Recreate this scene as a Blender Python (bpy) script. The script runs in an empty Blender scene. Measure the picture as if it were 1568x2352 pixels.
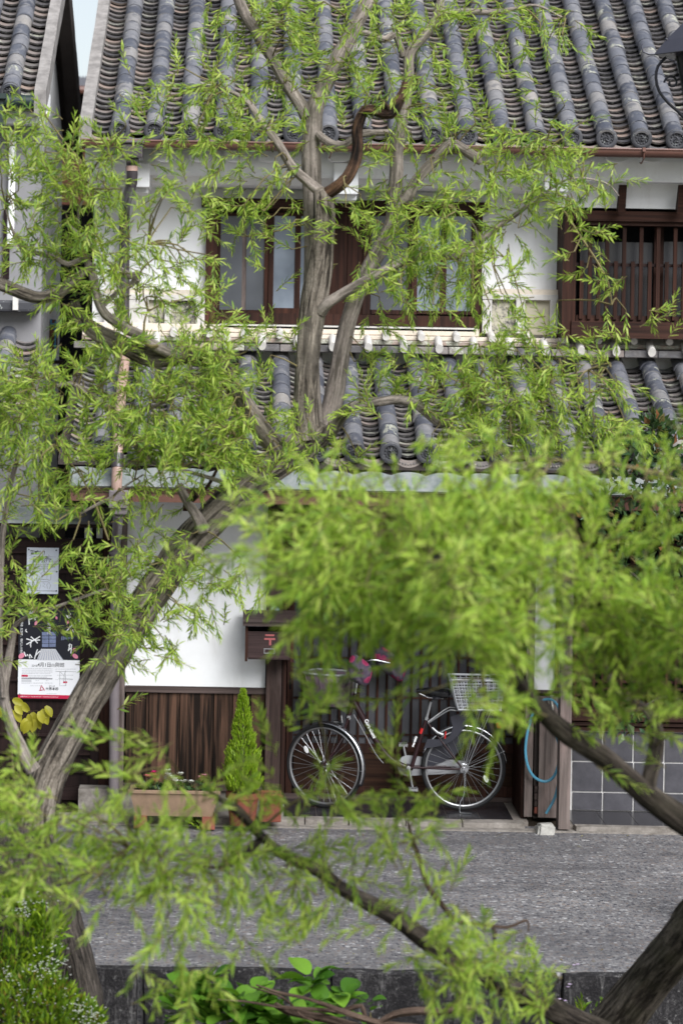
import bpy, bmesh, math, random
import numpy as np
from mathutils import Vector, Matrix, noise as mnoise

scene = bpy.context.scene
R = math.radians

# ------------------------------------------------------------------ camera
F = 6000.0            # focal length in sheet units (the photograph is 1568 x 2352 units)
CX, CY = 570.0, 750.0 # where the lens axis meets the picture
CAMH = 3.95
ROLL = R(1.0)
cam = bpy.data.cameras.new('camera')
cam_o = bpy.data.objects.new('camera', cam)
scene.collection.objects.link(cam_o)
cam_o.location = (0, 0, CAMH)
cam_o.rotation_euler = (R(90), -ROLL, 0)
cam.sensor_width = 36.0
cam.lens = 36.0 * F / 2352.0
cam.shift_x = (784 - CX) / 2352.0
cam.shift_y = (CY - 1176) / 2352.0
cam.clip_start, cam.clip_end = 0.1, 1000
cam.dof.use_dof = True
cam.dof.focus_distance = 19.0
cam.dof.aperture_fstop = 2.0
scene.camera = cam_o

# ------------------------------------------------------------------ sky and light (bright overcast)
SUN_EL, SUN_ROT = R(52), R(150)
world = bpy.data.worlds.new('World')
scene.world = world
world.use_nodes = True
wn = world.node_tree
bg = wn.nodes['Background']
sky = wn.nodes.new('ShaderNodeTexSky')
sky.sky_type = 'NISHITA'
sky.sun_disc = False
sky.sun_elevation, sky.sun_rotation = SUN_EL, SUN_ROT
sky.air_density, sky.dust_density, sky.ozone_density = 1.0, 1.0, 1.0
hs = wn.nodes.new('ShaderNodeHueSaturation')
hs.inputs['Saturation'].default_value = 0.45
wn.links.new(sky.outputs[0], hs.inputs['Color'])
wn.links.new(hs.outputs[0], bg.inputs['Color'])
bg.inputs['Strength'].default_value = 0.06
sun = bpy.data.lights.new('sun', 'SUN')
sun.energy = 3.0
sun.angle = R(42)
sun.color = (0.97, 0.98, 1.0)
sun_o = bpy.data.objects.new('sun', sun)
scene.collection.objects.link(sun_o)
sd = Vector((0.50, -1.0, 0.95)).normalized()      # direction towards the sun
sun_o.rotation_euler = sd.to_track_quat('Z', 'Y').to_euler()
sky.sun_elevation = math.asin(sd.z)
sky.sun_rotation = math.atan2(sd.x, sd.y)
scene.view_settings.view_transform = 'Standard'
scene.view_settings.look = 'None'
scene.view_settings.gamma = 1.0
scene.view_settings.use_curve_mapping = False
scene.view_settings.exposure = 1.2
scene.cycles.use_denoising = True
scene.cycles.max_bounces = 8
scene.cycles.diffuse_bounces = 4
scene.cycles.transmission_bounces = 4
scene.cycles.transparent_max_bounces = 6
scene.cycles.sample_clamp_indirect = 6.0

# ------------------------------------------------------------------ helpers
COS, SIN = math.cos(ROLL), math.sin(ROLL)
ORG = {}
rng = random.Random(7)

def P(x, y, Y):
    """point of the place seen at sheet position x, y and standing Y metres away"""
    dx, dy = x - CX, y - CY
    u, v = dx * COS + dy * SIN, -dx * SIN + dy * COS
    return Vector((u * Y / F, Y, CAMH - v * Y / F))

def rect(x0, y0, x1, y1, Y):
    c = P((x0 + x1) / 2, (y0 + y1) / 2, Y)
    w, h = (x1 - x0) * Y / F / 2, (y1 - y0) * Y / F / 2
    return c.x - w, c.x + w, c.z - h, c.z + h

def link(o):
    scene.collection.objects.link(o)
    return o

def tag(o, label=None, cat=None, group=None, kind=None):
    if label: o['label'] = label
    if cat: o['category'] = cat
    if group: o['group'] = group
    if kind: o['kind'] = kind
    return o

def thing(name, loc, label, cat, group=None):
    o = link(bpy.data.objects.new(name, None))
    o.empty_display_size = 0.1
    o.location = loc
    ORG[o.name] = Vector(loc)
    return tag(o, label, cat, group)

class MB:
    """collects shapes in world coordinates, then becomes ONE mesh object"""
    def __init__(s):
        s.v, s.f, s.b, s.fm = [], [], [], []
    def add(s, verts, faces, bark=None, fm=None):
        n = len(s.v)
        s.v.extend([tuple(p) for p in verts])
        s.f.extend([tuple(i + n for i in q) for q in faces])
        if fm: s.fm.extend(fm)
        s.b.extend(bark if bark is not None else [(0, 0, 0)] * len(verts))
        return s
    def box(s, x0, x1, y0, y1, z0, z1):
        if x0 > x1: x0, x1 = x1, x0
        if y0 > y1: y0, y1 = y1, y0
        if z0 > z1: z0, z1 = z1, z0
        return s.add([(x0,y0,z0),(x1,y0,z0),(x1,y1,z0),(x0,y1,z0),(x0,y0,z1),(x1,y0,z1),(x1,y1,z1),(x0,y1,z1)],
                     [(0,1,5,4),(1,2,6,5),(2,3,7,6),(3,0,4,7),(4,5,6,7),(3,2,1,0)])
    def fb(s, x0, y0, x1, y1, Y, d):
        a, b, c, e = rect(x0, y0, x1, y1, Y)
        return s.box(a, b, Y, Y + d, c, e)
    def prism(s, poly, axis, a, b):
        """poly in the two other axes, extruded along axis 0/1/2 from a to b"""
        n = len(poly)
        def mk(p, t):
            q = list(p); q.insert(axis, t); return tuple(q)
        vs = [mk(p, a) for p in poly] + [mk(p, b) for p in poly]
        fs = [(i, (i + 1) % n, n + (i + 1) % n, n + i) for i in range(n)]
        fs += [tuple(range(n))[::-1], tuple(range(n, 2 * n))]
        return s.add(vs, fs)
    def tube(s, pts, rad, seg=8, caps=True, amp=0.0, freq=6.0, flat=None):
        pts = [Vector(p) for p in pts]
        if not hasattr(rad, '__len__'): rad = [rad] * len(pts)
        n = len(pts)
        tang = [(pts[min(i + 1, n - 1)] - pts[max(i - 1, 0)]).normalized() for i in range(n)]
        ref = Vector((0, -1, 0)) if abs(tang[0].y) < 0.9 else Vector((0, 0, 1))
        nrm = (ref - tang[0] * ref.dot(tang[0])).normalized()
        vs, bk, L = [], [], 0.0
        for i in range(n):
            if i:
                L += (pts[i] - pts[i - 1]).length
                nrm = nrm - tang[i] * nrm.dot(tang[i])
                nrm = nrm.normalized() if nrm.length > 1e-6 else tang[i].orthogonal().normalized()
            bi = tang[i].cross(nrm)
            for k in range(seg):
                a = 2 * math.pi * k / seg
                r = rad[i]
                bc = (r * math.cos(a), r * math.sin(a), L * 0.10)
                if amp:
                    q = Vector((math.cos(a) * 1.6, math.sin(a) * 1.6, L * freq * 0.28)) + Vector((pts[0].x * 7, 0, 0))
                    r = r * (1 + amp * mnoise.noise(q * 1.7) + amp * 0.55 * mnoise.noise(q * 4.1))
                d = nrm * math.cos(a) + bi * math.sin(a)
                vs.append(pts[i] + d * r); bk.append(bc)
        fs = []
        for i in range(n - 1):
            for k in range(seg):
                k2 = (k + 1) % seg
                fs.append((i * seg + k, i * seg + k2, (i + 1) * seg + k2, (i + 1) * seg + k))
        if caps:
            fs.append(tuple(range(seg))[::-1]); fs.append(tuple((n - 1) * seg + k for k in range(seg)))
        return s.add(vs, fs, bk)
    def lathe(s, c, prof, seg=16, axis='z'):
        """prof: (radius, offset along axis)"""
        vs = []
        for r, h in prof:
            for k in range(seg):
                a = 2 * math.pi * k / seg
                p, q = r * math.cos(a), r * math.sin(a)
                vs.append((c[0] + p, c[1] + q, c[2] + h) if axis == 'z' else
                          (c[0] + p, c[1] + h, c[2] + q) if axis == 'y' else (c[0] + h, c[1] + p, c[2] + q))
        fs = []
        for i in range(len(prof) - 1):
            for k in range(seg):
                k2 = (k + 1) % seg
                fs.append((i * seg + k, i * seg + k2, (i + 1) * seg + k2, (i + 1) * seg + k))
        return s.add(vs, fs)
    def build(s, name, mat, parent=None, smooth=False, origin=None, **tags):
        if origin is None:
            if parent is not None: origin = ORG[parent.name]
            else:
                a = np.array(s.v); origin = Vector(((a[:,0].min()+a[:,0].max())/2, (a[:,1].min()+a[:,1].max())/2, a[:,2].min()))
        o = mesh_obj(name, np.array(s.v) - np.array(origin), s.f, mat, smooth)
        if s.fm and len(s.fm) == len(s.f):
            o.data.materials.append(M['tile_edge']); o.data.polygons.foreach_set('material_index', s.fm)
        if any(b != (0, 0, 0) for b in s.b):
            at = o.data.attributes.new('bark', 'FLOAT_VECTOR', 'POINT')
            at.data.foreach_set('vector', np.array(s.b, dtype=np.float32).ravel())
        ORG[o.name] = Vector(origin)
        if parent is not None:
            o.parent = parent
            o.location = Vector(origin) - ORG[parent.name]
        else:
            o.location = origin
        return tag(o, **tags)

def mesh_obj(name, verts, faces, mat, smooth=False):
    me = bpy.data.meshes.new(name)
    me.from_pydata([tuple(v) for v in verts], [], faces)
    me.materials.append(mat)
    if smooth:
        me.polygons.foreach_set('use_smooth', [True] * len(me.polygons))
        me.set_sharp_from_angle(angle=R(38))
    me.update()
    return link(bpy.data.objects.new(name, me))

def recalc(o):
    bm = bmesh.new(); bm.from_mesh(o.data)
    bmesh.ops.recalc_face_normals(bm, faces=bm.faces)
    bm.to_mesh(o.data); bm.free()
    return o

def bevel(o, w, seg=2):
    bm = bmesh.new(); bm.from_mesh(o.data)
    bmesh.ops.bevel(bm, geom=bm.edges[:], offset=w, segments=seg, affect='EDGES', profile=0.6)
    bm.to_mesh(o.data); bm.free()
    return o

def inst(src, name, parent, matrix, mat=None):
    """another object that shares src's mesh, placed by a world matrix under a thing or part"""
    o = link(bpy.data.objects.new(name, src if isinstance(src, bpy.types.Mesh) else src.data))
    o.parent = parent
    o.matrix_basis = Matrix.Translation(-ORG[parent.name]) @ matrix
    ORG[o.name] = matrix.translation.copy()
    return o

def text_part(name, body, size, mat, parent, pos, rot=(R(90), 0, 0), align='CENTER', extrude=0.0006, bold=0.0, sx=1.0):
    cu = bpy.data.curves.new(name, 'FONT')
    cu.body, cu.size, cu.align_x, cu.extrude, cu.offset = body, size, align, extrude, bold
    cu.align_y = 'CENTER'
    cu.resolution_u = 3
    t = bpy.data.objects.new(name, cu)
    link(t)
    bpy.context.view_layer.update()
    me = bpy.data.meshes.new_from_object(t.evaluated_get(bpy.context.evaluated_depsgraph_get()))
    bpy.data.objects.remove(t); bpy.data.curves.remove(cu)
    me.materials.clear(); me.materials.append(mat)
    o = link(bpy.data.objects.new(name, me))
    o.parent = parent
    from mathutils import Euler
    m = Matrix.Translation(pos) @ Euler(rot).to_matrix().to_4x4() @ Matrix.Diagonal((sx, 1, 1, 1))
    o.matrix_basis = Matrix.Translation(-ORG[parent.name]) @ m
    ORG[o.name] = Vector(pos)
    return o

def smooth_path(pts, step):
    """Catmull-Rom through tuples of numbers, resampled about every `step` of the first two or three"""
    A = np.array(pts, float)
    A = np.vstack([2 * A[0] - A[1], A, 2 * A[-1] - A[-2]])
    out = []
    for i in range(1, len(A) - 2):
        p0, p1, p2, p3 = A[i-1], A[i], A[i+1], A[i+2]
        n = max(2, int(np.linalg.norm((p2 - p1)[:2]) / step))
        for t in np.arange(n) / n:
            out.append(0.5 * (2*p1 + (p2-p0)*t + (2*p0-5*p1+4*p2-p3)*t*t + (3*p1-p0-3*p2+p3)*t**3))
    out.append(A[-2])
    return np.array(out)

# ------------------------------------------------------------------ materials
class NT:
    def __init__(s, name):
        s.m = bpy.data.materials.new(name); s.m.use_nodes = True
        s.t = s.m.node_tree; s.n = s.t.nodes
        s.p = s.n['Principled BSDF']; s.out = s.n['Material Output']
    def N(s, typ, **kw):
        n = s.n.new('ShaderNode' + typ)
        for k, v in kw.items(): setattr(n, k, v)
        return n
    def L(s, a, b): s.t.links.new(a, b)
    def coord(s, kind='Object', scale=(1,1,1), attr=None):
        if attr:
            a = s.N('Attribute', attribute_name=attr); src = a.outputs['Vector']
        else: src = s.N('TexCoord').outputs[kind]
        m = s.N('Mapping'); m.inputs['Scale'].default_value = scale
        s.L(src, m.inputs['Vector']); return m.outputs[0]
    def noise(s, vec, scale, detail=4, rough=0.6, dist=0.0, w=None):
        n = s.N('TexNoise'); n.inputs['Scale'].default_value = scale
        n.inputs['Detail'].default_value = detail; n.inputs['Roughness'].default_value = rough
        n.inputs['Distortion'].default_value = dist
        if vec is not None: s.L(vec, n.inputs['Vector'])
        if w is not None:
            n.noise_dimensions = '4D'; s.L(w, n.inputs['W'])
        return n.outputs['Fac']
    def ramp(s, fac, stops, interp='LINEAR'):
        r = s.N('ValToRGB'); r.color_ramp.interpolation = interp
        e = r.color_ramp.elements
        while len(e) > 1: e.remove(e[-1])
        for i, (p, c) in enumerate(stops):
            if not hasattr(c, '__len__'): c = (c, c, c)
            x = e[0] if i == 0 else e.new(p)
            x.position = p; x.color = (*c, 1)
        s.L(fac, r.inputs[0]); return r.outputs[0]
    def mix(s, fac, a, b, mode='MIX'):
        m = s.N('Mix', data_type='RGBA', blend_type=mode)
        for sock, v in ((m.inputs[0], fac), (m.inputs[6], a), (m.inputs[7], b)):
            if hasattr(v, 'is_linked'): s.L(v, sock)
            elif hasattr(v, '__len__'): sock.default_value = (*v, 1)
            else: sock.default_value = v
        return m.outputs[2]
    def math(s, op, a, b=0.0):
        m = s.N('Math', operation=op)
        for sock, v in ((m.inputs[0], a), (m.inputs[1], b)):
            if hasattr(v, 'is_linked'): s.L(v, sock)
            else: sock.default_value = v
        return m.outputs[0]
    def rand(s):
        """a number of its own for every object and every loose piece"""
        a = s.N('ObjectInfo').outputs['Random']; b = s.N('NewGeometry').outputs['Random Per Island']
        return s.math('FRACT', s.math('ADD', s.math('MULTIPLY', a, 7.31), b))
    def bump(s, h, strength=0.3, dist=0.01):
        b = s.N('Bump'); b.inputs['Strength'].default_value = strength; b.inputs['Distance'].default_value = dist
        s.L(h, b.inputs['Height']); s.L(b.outputs[0], s.p.inputs['Normal'])
    def done(s, col=None, rough=0.7, spec=0.3, metal=0.0):
        if col is not None:
            if hasattr(col, 'is_linked'): s.L(col, s.p.inputs['Base Color'])
            else: s.p.inputs['Base Color'].default_value = (*col, 1)
        if hasattr(rough, 'is_linked'): s.L(rough, s.p.inputs['Roughness'])
        else: s.p.inputs['Roughness'].default_value = rough
        s.p.inputs['Specular IOR Level'].default_value = spec
        s.p.inputs['Metallic'].default_value = metal
        return s.m

M = {}
def plain(name, col, rough=0.6, spec=0.4, metal=0.0, var=0.25, scale=9.0, bump=0.1):
    t = NT(name); v = t.coord()
    n = t.noise(v, scale, 5, 0.65)
    c2 = tuple(c * (1 - var) for c in col)
    c = t.ramp(n, [(0.3, c2), (0.7, col)])
    if bump: t.bump(t.noise(v, scale * 6, 3), bump, 0.004)
    M[name] = t.done(c, rough, spec, metal); return M[name]

def wood(name, c1, c2, axis, grain=38.0, rough=0.65, bump=0.25, weather=None, contrast=(0.32, 0.68)):
    t = NT(name)
    sc = [grain, grain, grain]; sc[axis] = grain * 0.035
    v = t.coord(scale=sc)
    r = t.rand()
    n = t.noise(v, 1.0, 5, 0.6, 0.6, w=t.math('MULTIPLY', r, 40.0))
    sc2 = [3.0, 3.0, 3.0]; sc2[axis] = 0.7
    big = t.noise(t.coord(scale=sc2), 1.0, 3, 0.5)
    c = t.ramp(n, [(contrast[0], c1), (contrast[1], c2)])
    tone = t.ramp(r, [(0.0, 0.72), (1.0, 1.15)])
    c = t.mix(1.0, c, tone, 'MULTIPLY')
    c = t.mix(t.ramp(big, [(0.35, 0.0), (0.8, 0.6)]), c, tuple(x * 0.45 for x in c1))
    if weather:
        w = t.noise(t.coord(scale=sc2), 2.2, 5, 0.7, w=t.math('MULTIPLY', r, 9.0))
        c = t.mix(t.ramp(w, [(0.5, 0.0), (0.72, 0.8)]), c, weather)
    t.bump(n, bump, 0.004)
    M[name] = t.done(c, rough, 0.14); return M[name]

# plaster
t = NT('plaster'); v = t.coord()
n1 = t.noise(v, 1.3, 5, 0.7); n2 = t.noise(t.coord(scale=(6, 6, 1.2)), 1.0, 5, 0.7)
c = t.ramp(n1, [(0.3, (0.74, 0.735, 0.725)), (0.65, (0.84, 0.84, 0.84))])
c = t.mix(t.ramp(n2, [(0.52, 0.0), (0.78, 0.42)]), c, (0.50, 0.47, 0.43))
t.bump(t.noise(v, 60, 4, 0.7), 0.12, 0.003)
M['plaster'] = t.done(c, 0.85, 0.2)
plain('plaster_grey', (0.22, 0.215, 0.22), 0.85, 0.2, var=0.2, scale=3)  # grey plaster, darkened further to hold the shade on the neighbour's front wall
plain('cream', (0.72, 0.63, 0.52), 0.8, 0.2, var=0.28, scale=7)
plain('kerb_pale', (0.46, 0.44, 0.40), 0.85, 0.2, var=0.4, scale=22, bump=0.5)
plain('old_white', (0.60, 0.57, 0.53), 0.8, 0.2, var=0.25, scale=14)

wood('dark_wood_v', (0.016, 0.008, 0.006), (0.075, 0.030, 0.020), 2)
wood('dark_wood_h', (0.016, 0.008, 0.006), (0.070, 0.030, 0.020), 0)
wood('red_wood_v', (0.014, 0.006, 0.004), (0.062, 0.024, 0.015), 2)
wood('red_wood_h', (0.014, 0.006, 0.004), (0.058, 0.024, 0.016), 0)
wood('black_wood_v', (0.007, 0.004, 0.004), (0.030, 0.016, 0.014), 2)
wood('black_wood_h', (0.009, 0.005, 0.005), (0.040, 0.022, 0.019), 0)
wood('burnt_board', (0.010, 0.006, 0.004), (0.135, 0.072, 0.046), 2, grain=24, bump=0.7, contrast=(0.42, 0.64))
wood('grey_wood_v', (0.06, 0.045, 0.04), (0.23, 0.185, 0.165), 2, bump=0.4, weather=(0.26, 0.19, 0.17))
wood('grey_wood_h', (0.035, 0.025, 0.022), (0.13, 0.095, 0.085), 0, bump=0.4)
wood('post_wood', (0.022, 0.014, 0.012), (0.095, 0.06, 0.05), 2, bump=0.35, weather=(0.09, 0.065, 0.058))
wood('door_panel', (0.018, 0.008, 0.005), (0.085, 0.040, 0.022), 0, grain=26, bump=0.35)
wood('box_wood', (0.016, 0.010, 0.010), (0.062, 0.038, 0.036), 0, bump=0.3)

# roof tiles: every tile its own tone, cloudy patches, lichen
def tile_mat(name, stops, lichen, pat_scale, patch=0.5):
    t = NT(name); v = t.coord(); r = t.rand()
    w = t.math('MULTIPLY', r, 60.0)
    base = t.ramp(r, stops)
    n = t.noise(v, pat_scale, 3, 0.55, 1.2, w=w)
    c = t.mix(t.ramp(n, [(0.50, 0.0), (0.62, patch)]), base, (0.24, 0.232, 0.232))
    n4 = t.noise(v, pat_scale * .8, 3, 0.55, 1.0, w=t.math('ADD', w, 9.0))
    c = t.mix(t.ramp(n4, [(0.54, 0.0), (0.64, patch)]), c, (0.040, 0.045, 0.062))
    n2 = t.noise(v, 75, 4, 0.7, w=w)
    c = t.mix(t.ramp(n2, [(0.35, 0.3), (0.6, 0.0)]), c, (0.03, 0.03, 0.035))
    n3 = t.noise(v, 7.5, 5, 0.75, 0.3, w=t.math('ADD', w, 3.0))
    sp = t.noise(v, 110, 2, 0.5)
    lc = t.ramp(sp, [(0.35, (0.17, 0.17, 0.12)), (0.65, (0.47, 0.47, 0.40))])
    some = t.ramp(t.math('FRACT', t.math('MULTIPLY', r, 37.0)), [(0.78, 0.0), (0.82, 0.9)])
    c = t.mix(t.math('MULTIPLY', t.ramp(n3, [(lichen, 0.0), (lichen + 0.025, 1.0)]), some), c, lc)
    t.bump(t.math('ADD', n2, n3), 0.25, 0.004)
    M[name] = t.done(c, 0.45, 0.4); return M[name]
tile_mat('cover_tile', [(0.0, (0.060, 0.064, 0.080)), (0.25, (0.090, 0.095, 0.113)), (0.5, (0.125, 0.128, 0.146)), (0.74, (0.16, 0.16, 0.172)), (0.88, (0.205, 0.196, 0.192)), (0.96, (0.26, 0.24, 0.22)), (1.0, (0.29, 0.265, 0.24))], 0.555, 9)
tile_mat('pan_tile', [(0.0, (0.07, 0.065, 0.066)), (0.35, (0.145, 0.132, 0.128)), (0.7, (0.23, 0.20, 0.185)), (1.0, (0.34, 0.25, 0.20))], 0.50, 13, 0.3)
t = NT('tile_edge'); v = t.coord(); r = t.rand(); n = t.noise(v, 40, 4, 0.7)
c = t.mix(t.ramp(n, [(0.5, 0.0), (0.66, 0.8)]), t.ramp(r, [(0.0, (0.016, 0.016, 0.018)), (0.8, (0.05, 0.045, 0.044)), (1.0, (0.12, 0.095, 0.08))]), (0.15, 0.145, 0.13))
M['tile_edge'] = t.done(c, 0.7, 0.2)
t = NT('edge_tile'); v = t.coord(); n = t.noise(v, 14, 5, 0.75)
c = t.mix(t.ramp(n, [(0.60, 0.0), (0.63, 0.8)]), t.ramp(t.rand(), [(0.0, (0.016, 0.016, 0.019)), (1.0, (0.042, 0.042, 0.048))]), (0.30, 0.31, 0.29))
t.bump(t.noise(v, 70, 4), 0.25, 0.004); M['edge_tile'] = t.done(c, 0.5, 0.35)
plain('verge_plaster', (0.29, 0.27, 0.255), 0.9, 0.2, var=0.5, scale=11, bump=0.3)
plain('gutter_copper', (0.135, 0.062, 0.045), 0.35, 0.5, var=0.25, scale=5, bump=0)
plain('pipe_dark', (0.055, 0.045, 0.048), 0.35, 0.5, var=0.3, scale=6, bump=0)
plain('pipe_pink', (0.40, 0.265, 0.215), 0.4, 0.4, var=0.2, scale=6, bump=0)
plain('pipe_mauve', (0.17, 0.145, 0.15), 0.35, 0.4, var=0.2, scale=3, bump=0)
# green copper sheet
t = NT('verdigris'); v = t.coord(scale=(3, 3, 1)); n = t.noise(v, 2.2, 6, 0.7)
c = t.ramp(n, [(0.32, (0.09, 0.11, 0.105)), (0.52, (0.19, 0.205, 0.20)), (0.7, (0.27, 0.268, 0.255))])
M['verdigris'] = t.done(c, 0.6, 0.4)
plain('old_copper', (0.018, 0.034, 0.030), 0.5, 0.4, var=0.5, scale=12)
plain('soffit', (0.05, 0.04, 0.036), 0.8, 0.2)
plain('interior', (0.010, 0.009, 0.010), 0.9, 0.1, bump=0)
# frosted glass
def glass(name, c1, c2, rough, spec=0.5):
    t = NT(name); v = t.coord()
    n = t.noise(v, 2.0, 3, 0.5)
    t.bump(t.noise(v, 180, 2), 0.05, 0.001)
    M[name] = t.done(t.ramp(n, [(0.35, c1), (0.65, c2)]), rough, spec)
glass('frosted_glass', (0.052, 0.055, 0.063), (0.085, 0.090, 0.102), 0.3)
glass('bright_glass', (0.10, 0.118, 0.145), (0.23, 0.265, 0.31), 0.2)
glass('dim_glass', (0.026, 0.026, 0.030), (0.042, 0.042, 0.048), 0.25)
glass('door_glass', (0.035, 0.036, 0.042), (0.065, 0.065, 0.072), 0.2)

# stones, road
t = NT('road'); v = t.coord()
vo = t.N('TexVoronoi', feature='F1'); vo.inputs['Scale'].default_value = 40; t.L(v, vo.inputs['Vector'])
ve = t.N('TexVoronoi', feature='DISTANCE_TO_EDGE'); ve.inputs['Scale'].default_value = 40; t.L(v, ve.inputs['Vector'])
sx = t.N('SeparateColor'); t.L(vo.outputs['Color'], sx.inputs[0])
c = t.ramp(sx.outputs[0], [(0.0, (0.030, 0.030, 0.038)), (0.3, (0.105, 0.10, 0.103)), (0.6, (0.19, 0.183, 0.18)), (0.8, (0.17, 0.125, 0.10)), (0.92, (0.30, 0.29, 0.28)), (1.0, (0.48, 0.47, 0.46))])
mort = t.noise(v, 5, 4, 0.7)
mc = t.ramp(mort, [(0.35, (0.15, 0.145, 0.15)), (0.65, (0.27, 0.262, 0.265))])
c = t.mix(t.ramp(ve.outputs['Distance'], [(0.03, 1.0), (0.13, 0.0)]), c, mc)
big = t.noise(t.coord(scale=(0.5, 1.2, 1)), 1.3, 5, 0.65)
c = t.mix(t.ramp(big, [(0.38, 0.55), (0.62, 0.0)]), c, (0.06, 0.058, 0.062))
st = t.noise(t.coord(scale=(0.35, 2.2, 1)), 1.6, 5, 0.7)
c = t.mix(t.ramp(st, [(0.48, 0.0), (0.66, 0.5)]), c, (0.05, 0.046, 0.05))
t.bump(ve.outputs['Distance'], 0.5, 0.008)
M['road'] = t.done(c, 0.6, 0.35)
t = NT('kerb_concrete'); v = t.coord(); n = t.noise(v, 9, 6, 0.75)
c = t.ramp(n, [(0.3, (0.11, 0.095, 0.08)), (0.7, (0.31, 0.28, 0.25))])
t.bump(t.noise(v, 45, 5, 0.8), 0.6, 0.01); M['kerb_concrete'] = t.done(c, 0.85, 0.2)
t = NT('old_granite'); v = t.coord(); r = t.rand()
n = t.noise(v, 5, 7, 0.75, w=t.math('MULTIPLY', r, 20.0)); n2 = t.noise(v, 55, 5, 0.8); drip = t.noise(t.coord(scale=(9, 9, 1.5)), 1.0, 5, 0.75)
n3 = t.noise(v, 16, 6, 0.8, 0.4, w=t.math('MULTIPLY', r, 33.0))
c = t.ramp(n2, [(0.3, (0.010, 0.009, 0.010)), (0.52, (0.030, 0.028, 0.029)), (0.72, (0.115, 0.108, 0.108))])
c = t.mix(t.ramp(n, [(0.40, 0.85), (0.56, 0.0)]), c, (0.011, 0.010, 0.011))
c = t.mix(t.ramp(drip, [(0.54, 0.0), (0.70, 0.65)]), c, (0.22, 0.21, 0.205))
c = t.mix(t.ramp(n3, [(0.58, 0.0), (0.64, 0.7)]), c, (0.27, 0.26, 0.25))
t.bump(t.math('ADD', n2, n), 0.8, 0.02); M['old_granite'] = t.done(c, 0.9, 0.2)
t = NT('soil'); v = t.coord(); n = t.noise(v, 14, 6, 0.75)
t.bump(n, 0.8, 0.03); M['soil'] = t.done(t.ramp(n, [(0.3, (0.012, 0.009, 0.007)), (0.7, (0.06, 0.045, 0.032))]), 0.95, 0.1)
t = NT('water'); v = t.coord(scale=(1, 3, 1)); t.bump(t.noise(v, 3, 3), 0.15, 0.05); M['water'] = t.done((0.02, 0.03, 0.02), 0.08, 0.5)
t = NT('plinth_tile'); v = t.coord(); r = t.rand(); n = t.noise(v, 9, 6, 0.7)
c = t.ramp(n, [(0.3, (0.030, 0.029, 0.035)), (0.7, (0.062, 0.059, 0.068))]); c = t.mix(1.0, c, t.ramp(r, [(0, 0.85), (1, 1.15)]), 'MULTIPLY')
M['plinth_tile'] = t.done(c, 0.42, 0.5)
plain('floor_tile', (0.026, 0.024, 0.027), 0.22, 0.5, var=0.3, bump=0)
plain('grout', (0.62, 0.60, 0.58), 0.8, 0.2, var=0.2, scale=20)
plain('grout_dark', (0.22, 0.19, 0.165), 0.8, 0.2, var=0.3, scale=20)
plain('stone_panel', (0.44, 0.40, 0.30), 0.8, 0.2, var=0.1, scale=4)
t = NT('mottled_panel'); v = t.coord(); n = t.noise(v, 26, 6, 0.8, 0.5); nb = t.noise(v, 4, 3, 0.5)
k = t.math('ADD', t.math('MULTIPLY', n, 0.7), t.math('MULTIPLY', nb, 0.35))
M['mottled_panel'] = t.done(t.ramp(k, [(0.44, (0.03, 0.03, 0.034)), (0.5, (0.20, 0.19, 0.16)), (0.58, (0.42, 0.39, 0.30))]), 0.8, 0.2)
plain('terracotta', (0.20, 0.062, 0.04), 0.8, 0.2, var=0.4, scale=10)
plain('planter_clay', (0.28, 0.19, 0.125), 0.75, 0.2, var=0.3, scale=12)
plain('brick_red', (0.26, 0.085, 0.06), 0.85, 0.2, var=0.4, scale=25)
# metals, rubber, cloth
plain('chrome', (0.52, 0.52, 0.54), 0.27, 0.5, 1.0, var=0.08, bump=0)
plain('alloy', (0.34, 0.34, 0.345), 0.42, 0.4, 0.8, var=0.1, bump=0)
plain('rubber', (0.012, 0.012, 0.013), 0.7, 0.3, bump=0)
plain('bike_paint', (0.022, 0.008, 0.009), 0.34, 0.35, var=0.1, bump=0)
plain('black_plastic', (0.010, 0.010, 0.011), 0.4, 0.4, bump=0)
plain('vinyl', (0.008, 0.008, 0.009), 0.25, 0.5, bump=0)
plain('skirt_guard', (0.026, 0.026, 0.036), 0.45, 0.4, bump=0)
plain('wire_white', (0.42, 0.43, 0.45), 0.4, 0.4, var=0.1, bump=0)
plain('basket_lilac', (0.115, 0.080, 0.10), 0.6, 0.3, var=0.2, bump=0)
plain('white_print', (0.80, 0.80, 0.80), 0.6, 0.3, var=0.05, bump=0)
plain('red_print', (0.50, 0.02, 0.02), 0.5, 0.3, var=0.05, bump=0)
plain('pink_print', (0.30, 0.085, 0.085), 0.6, 0.3, var=0.1, bump=0)
plain('grey_print', (0.30, 0.30, 0.31), 0.7, 0.2, var=0.1, bump=0)
plain('pale_print', (0.56, 0.56, 0.58), 0.7, 0.2, var=0.1, bump=0)
plain('ink', (0.05, 0.05, 0.055), 0.7, 0.2, var=0.1, bump=0)
plain('poster_white', (0.78, 0.78, 0.80), 0.45, 0.4, var=0.05, scale=2, bump=0)
plain('notice_paper', (0.62, 0.66, 0.73), 0.4, 0.5, var=0.08, scale=4, bump=0)
plain('poster_night', (0.010, 0.010, 0.018), 0.4, 0.4, var=0.3, scale=3, bump=0)
plain('poster_blue', (0.20, 0.24, 0.38), 0.5, 0.3, var=0.4, scale=18, bump=0)
plain('poster_crimson', (0.48, 0.015, 0.06), 0.5, 0.3, var=0.05, bump=0)
plain('petal_pink', (0.70, 0.24, 0.33), 0.5, 0.3, var=0.2, bump=0)
plain('sticker_blue', (0.22, 0.40, 0.50), 0.5, 0.3, var=0.1, bump=0)
plain('hose', (0.075, 0.26, 0.37), 0.3, 0.5, var=0.15, bump=0)
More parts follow.
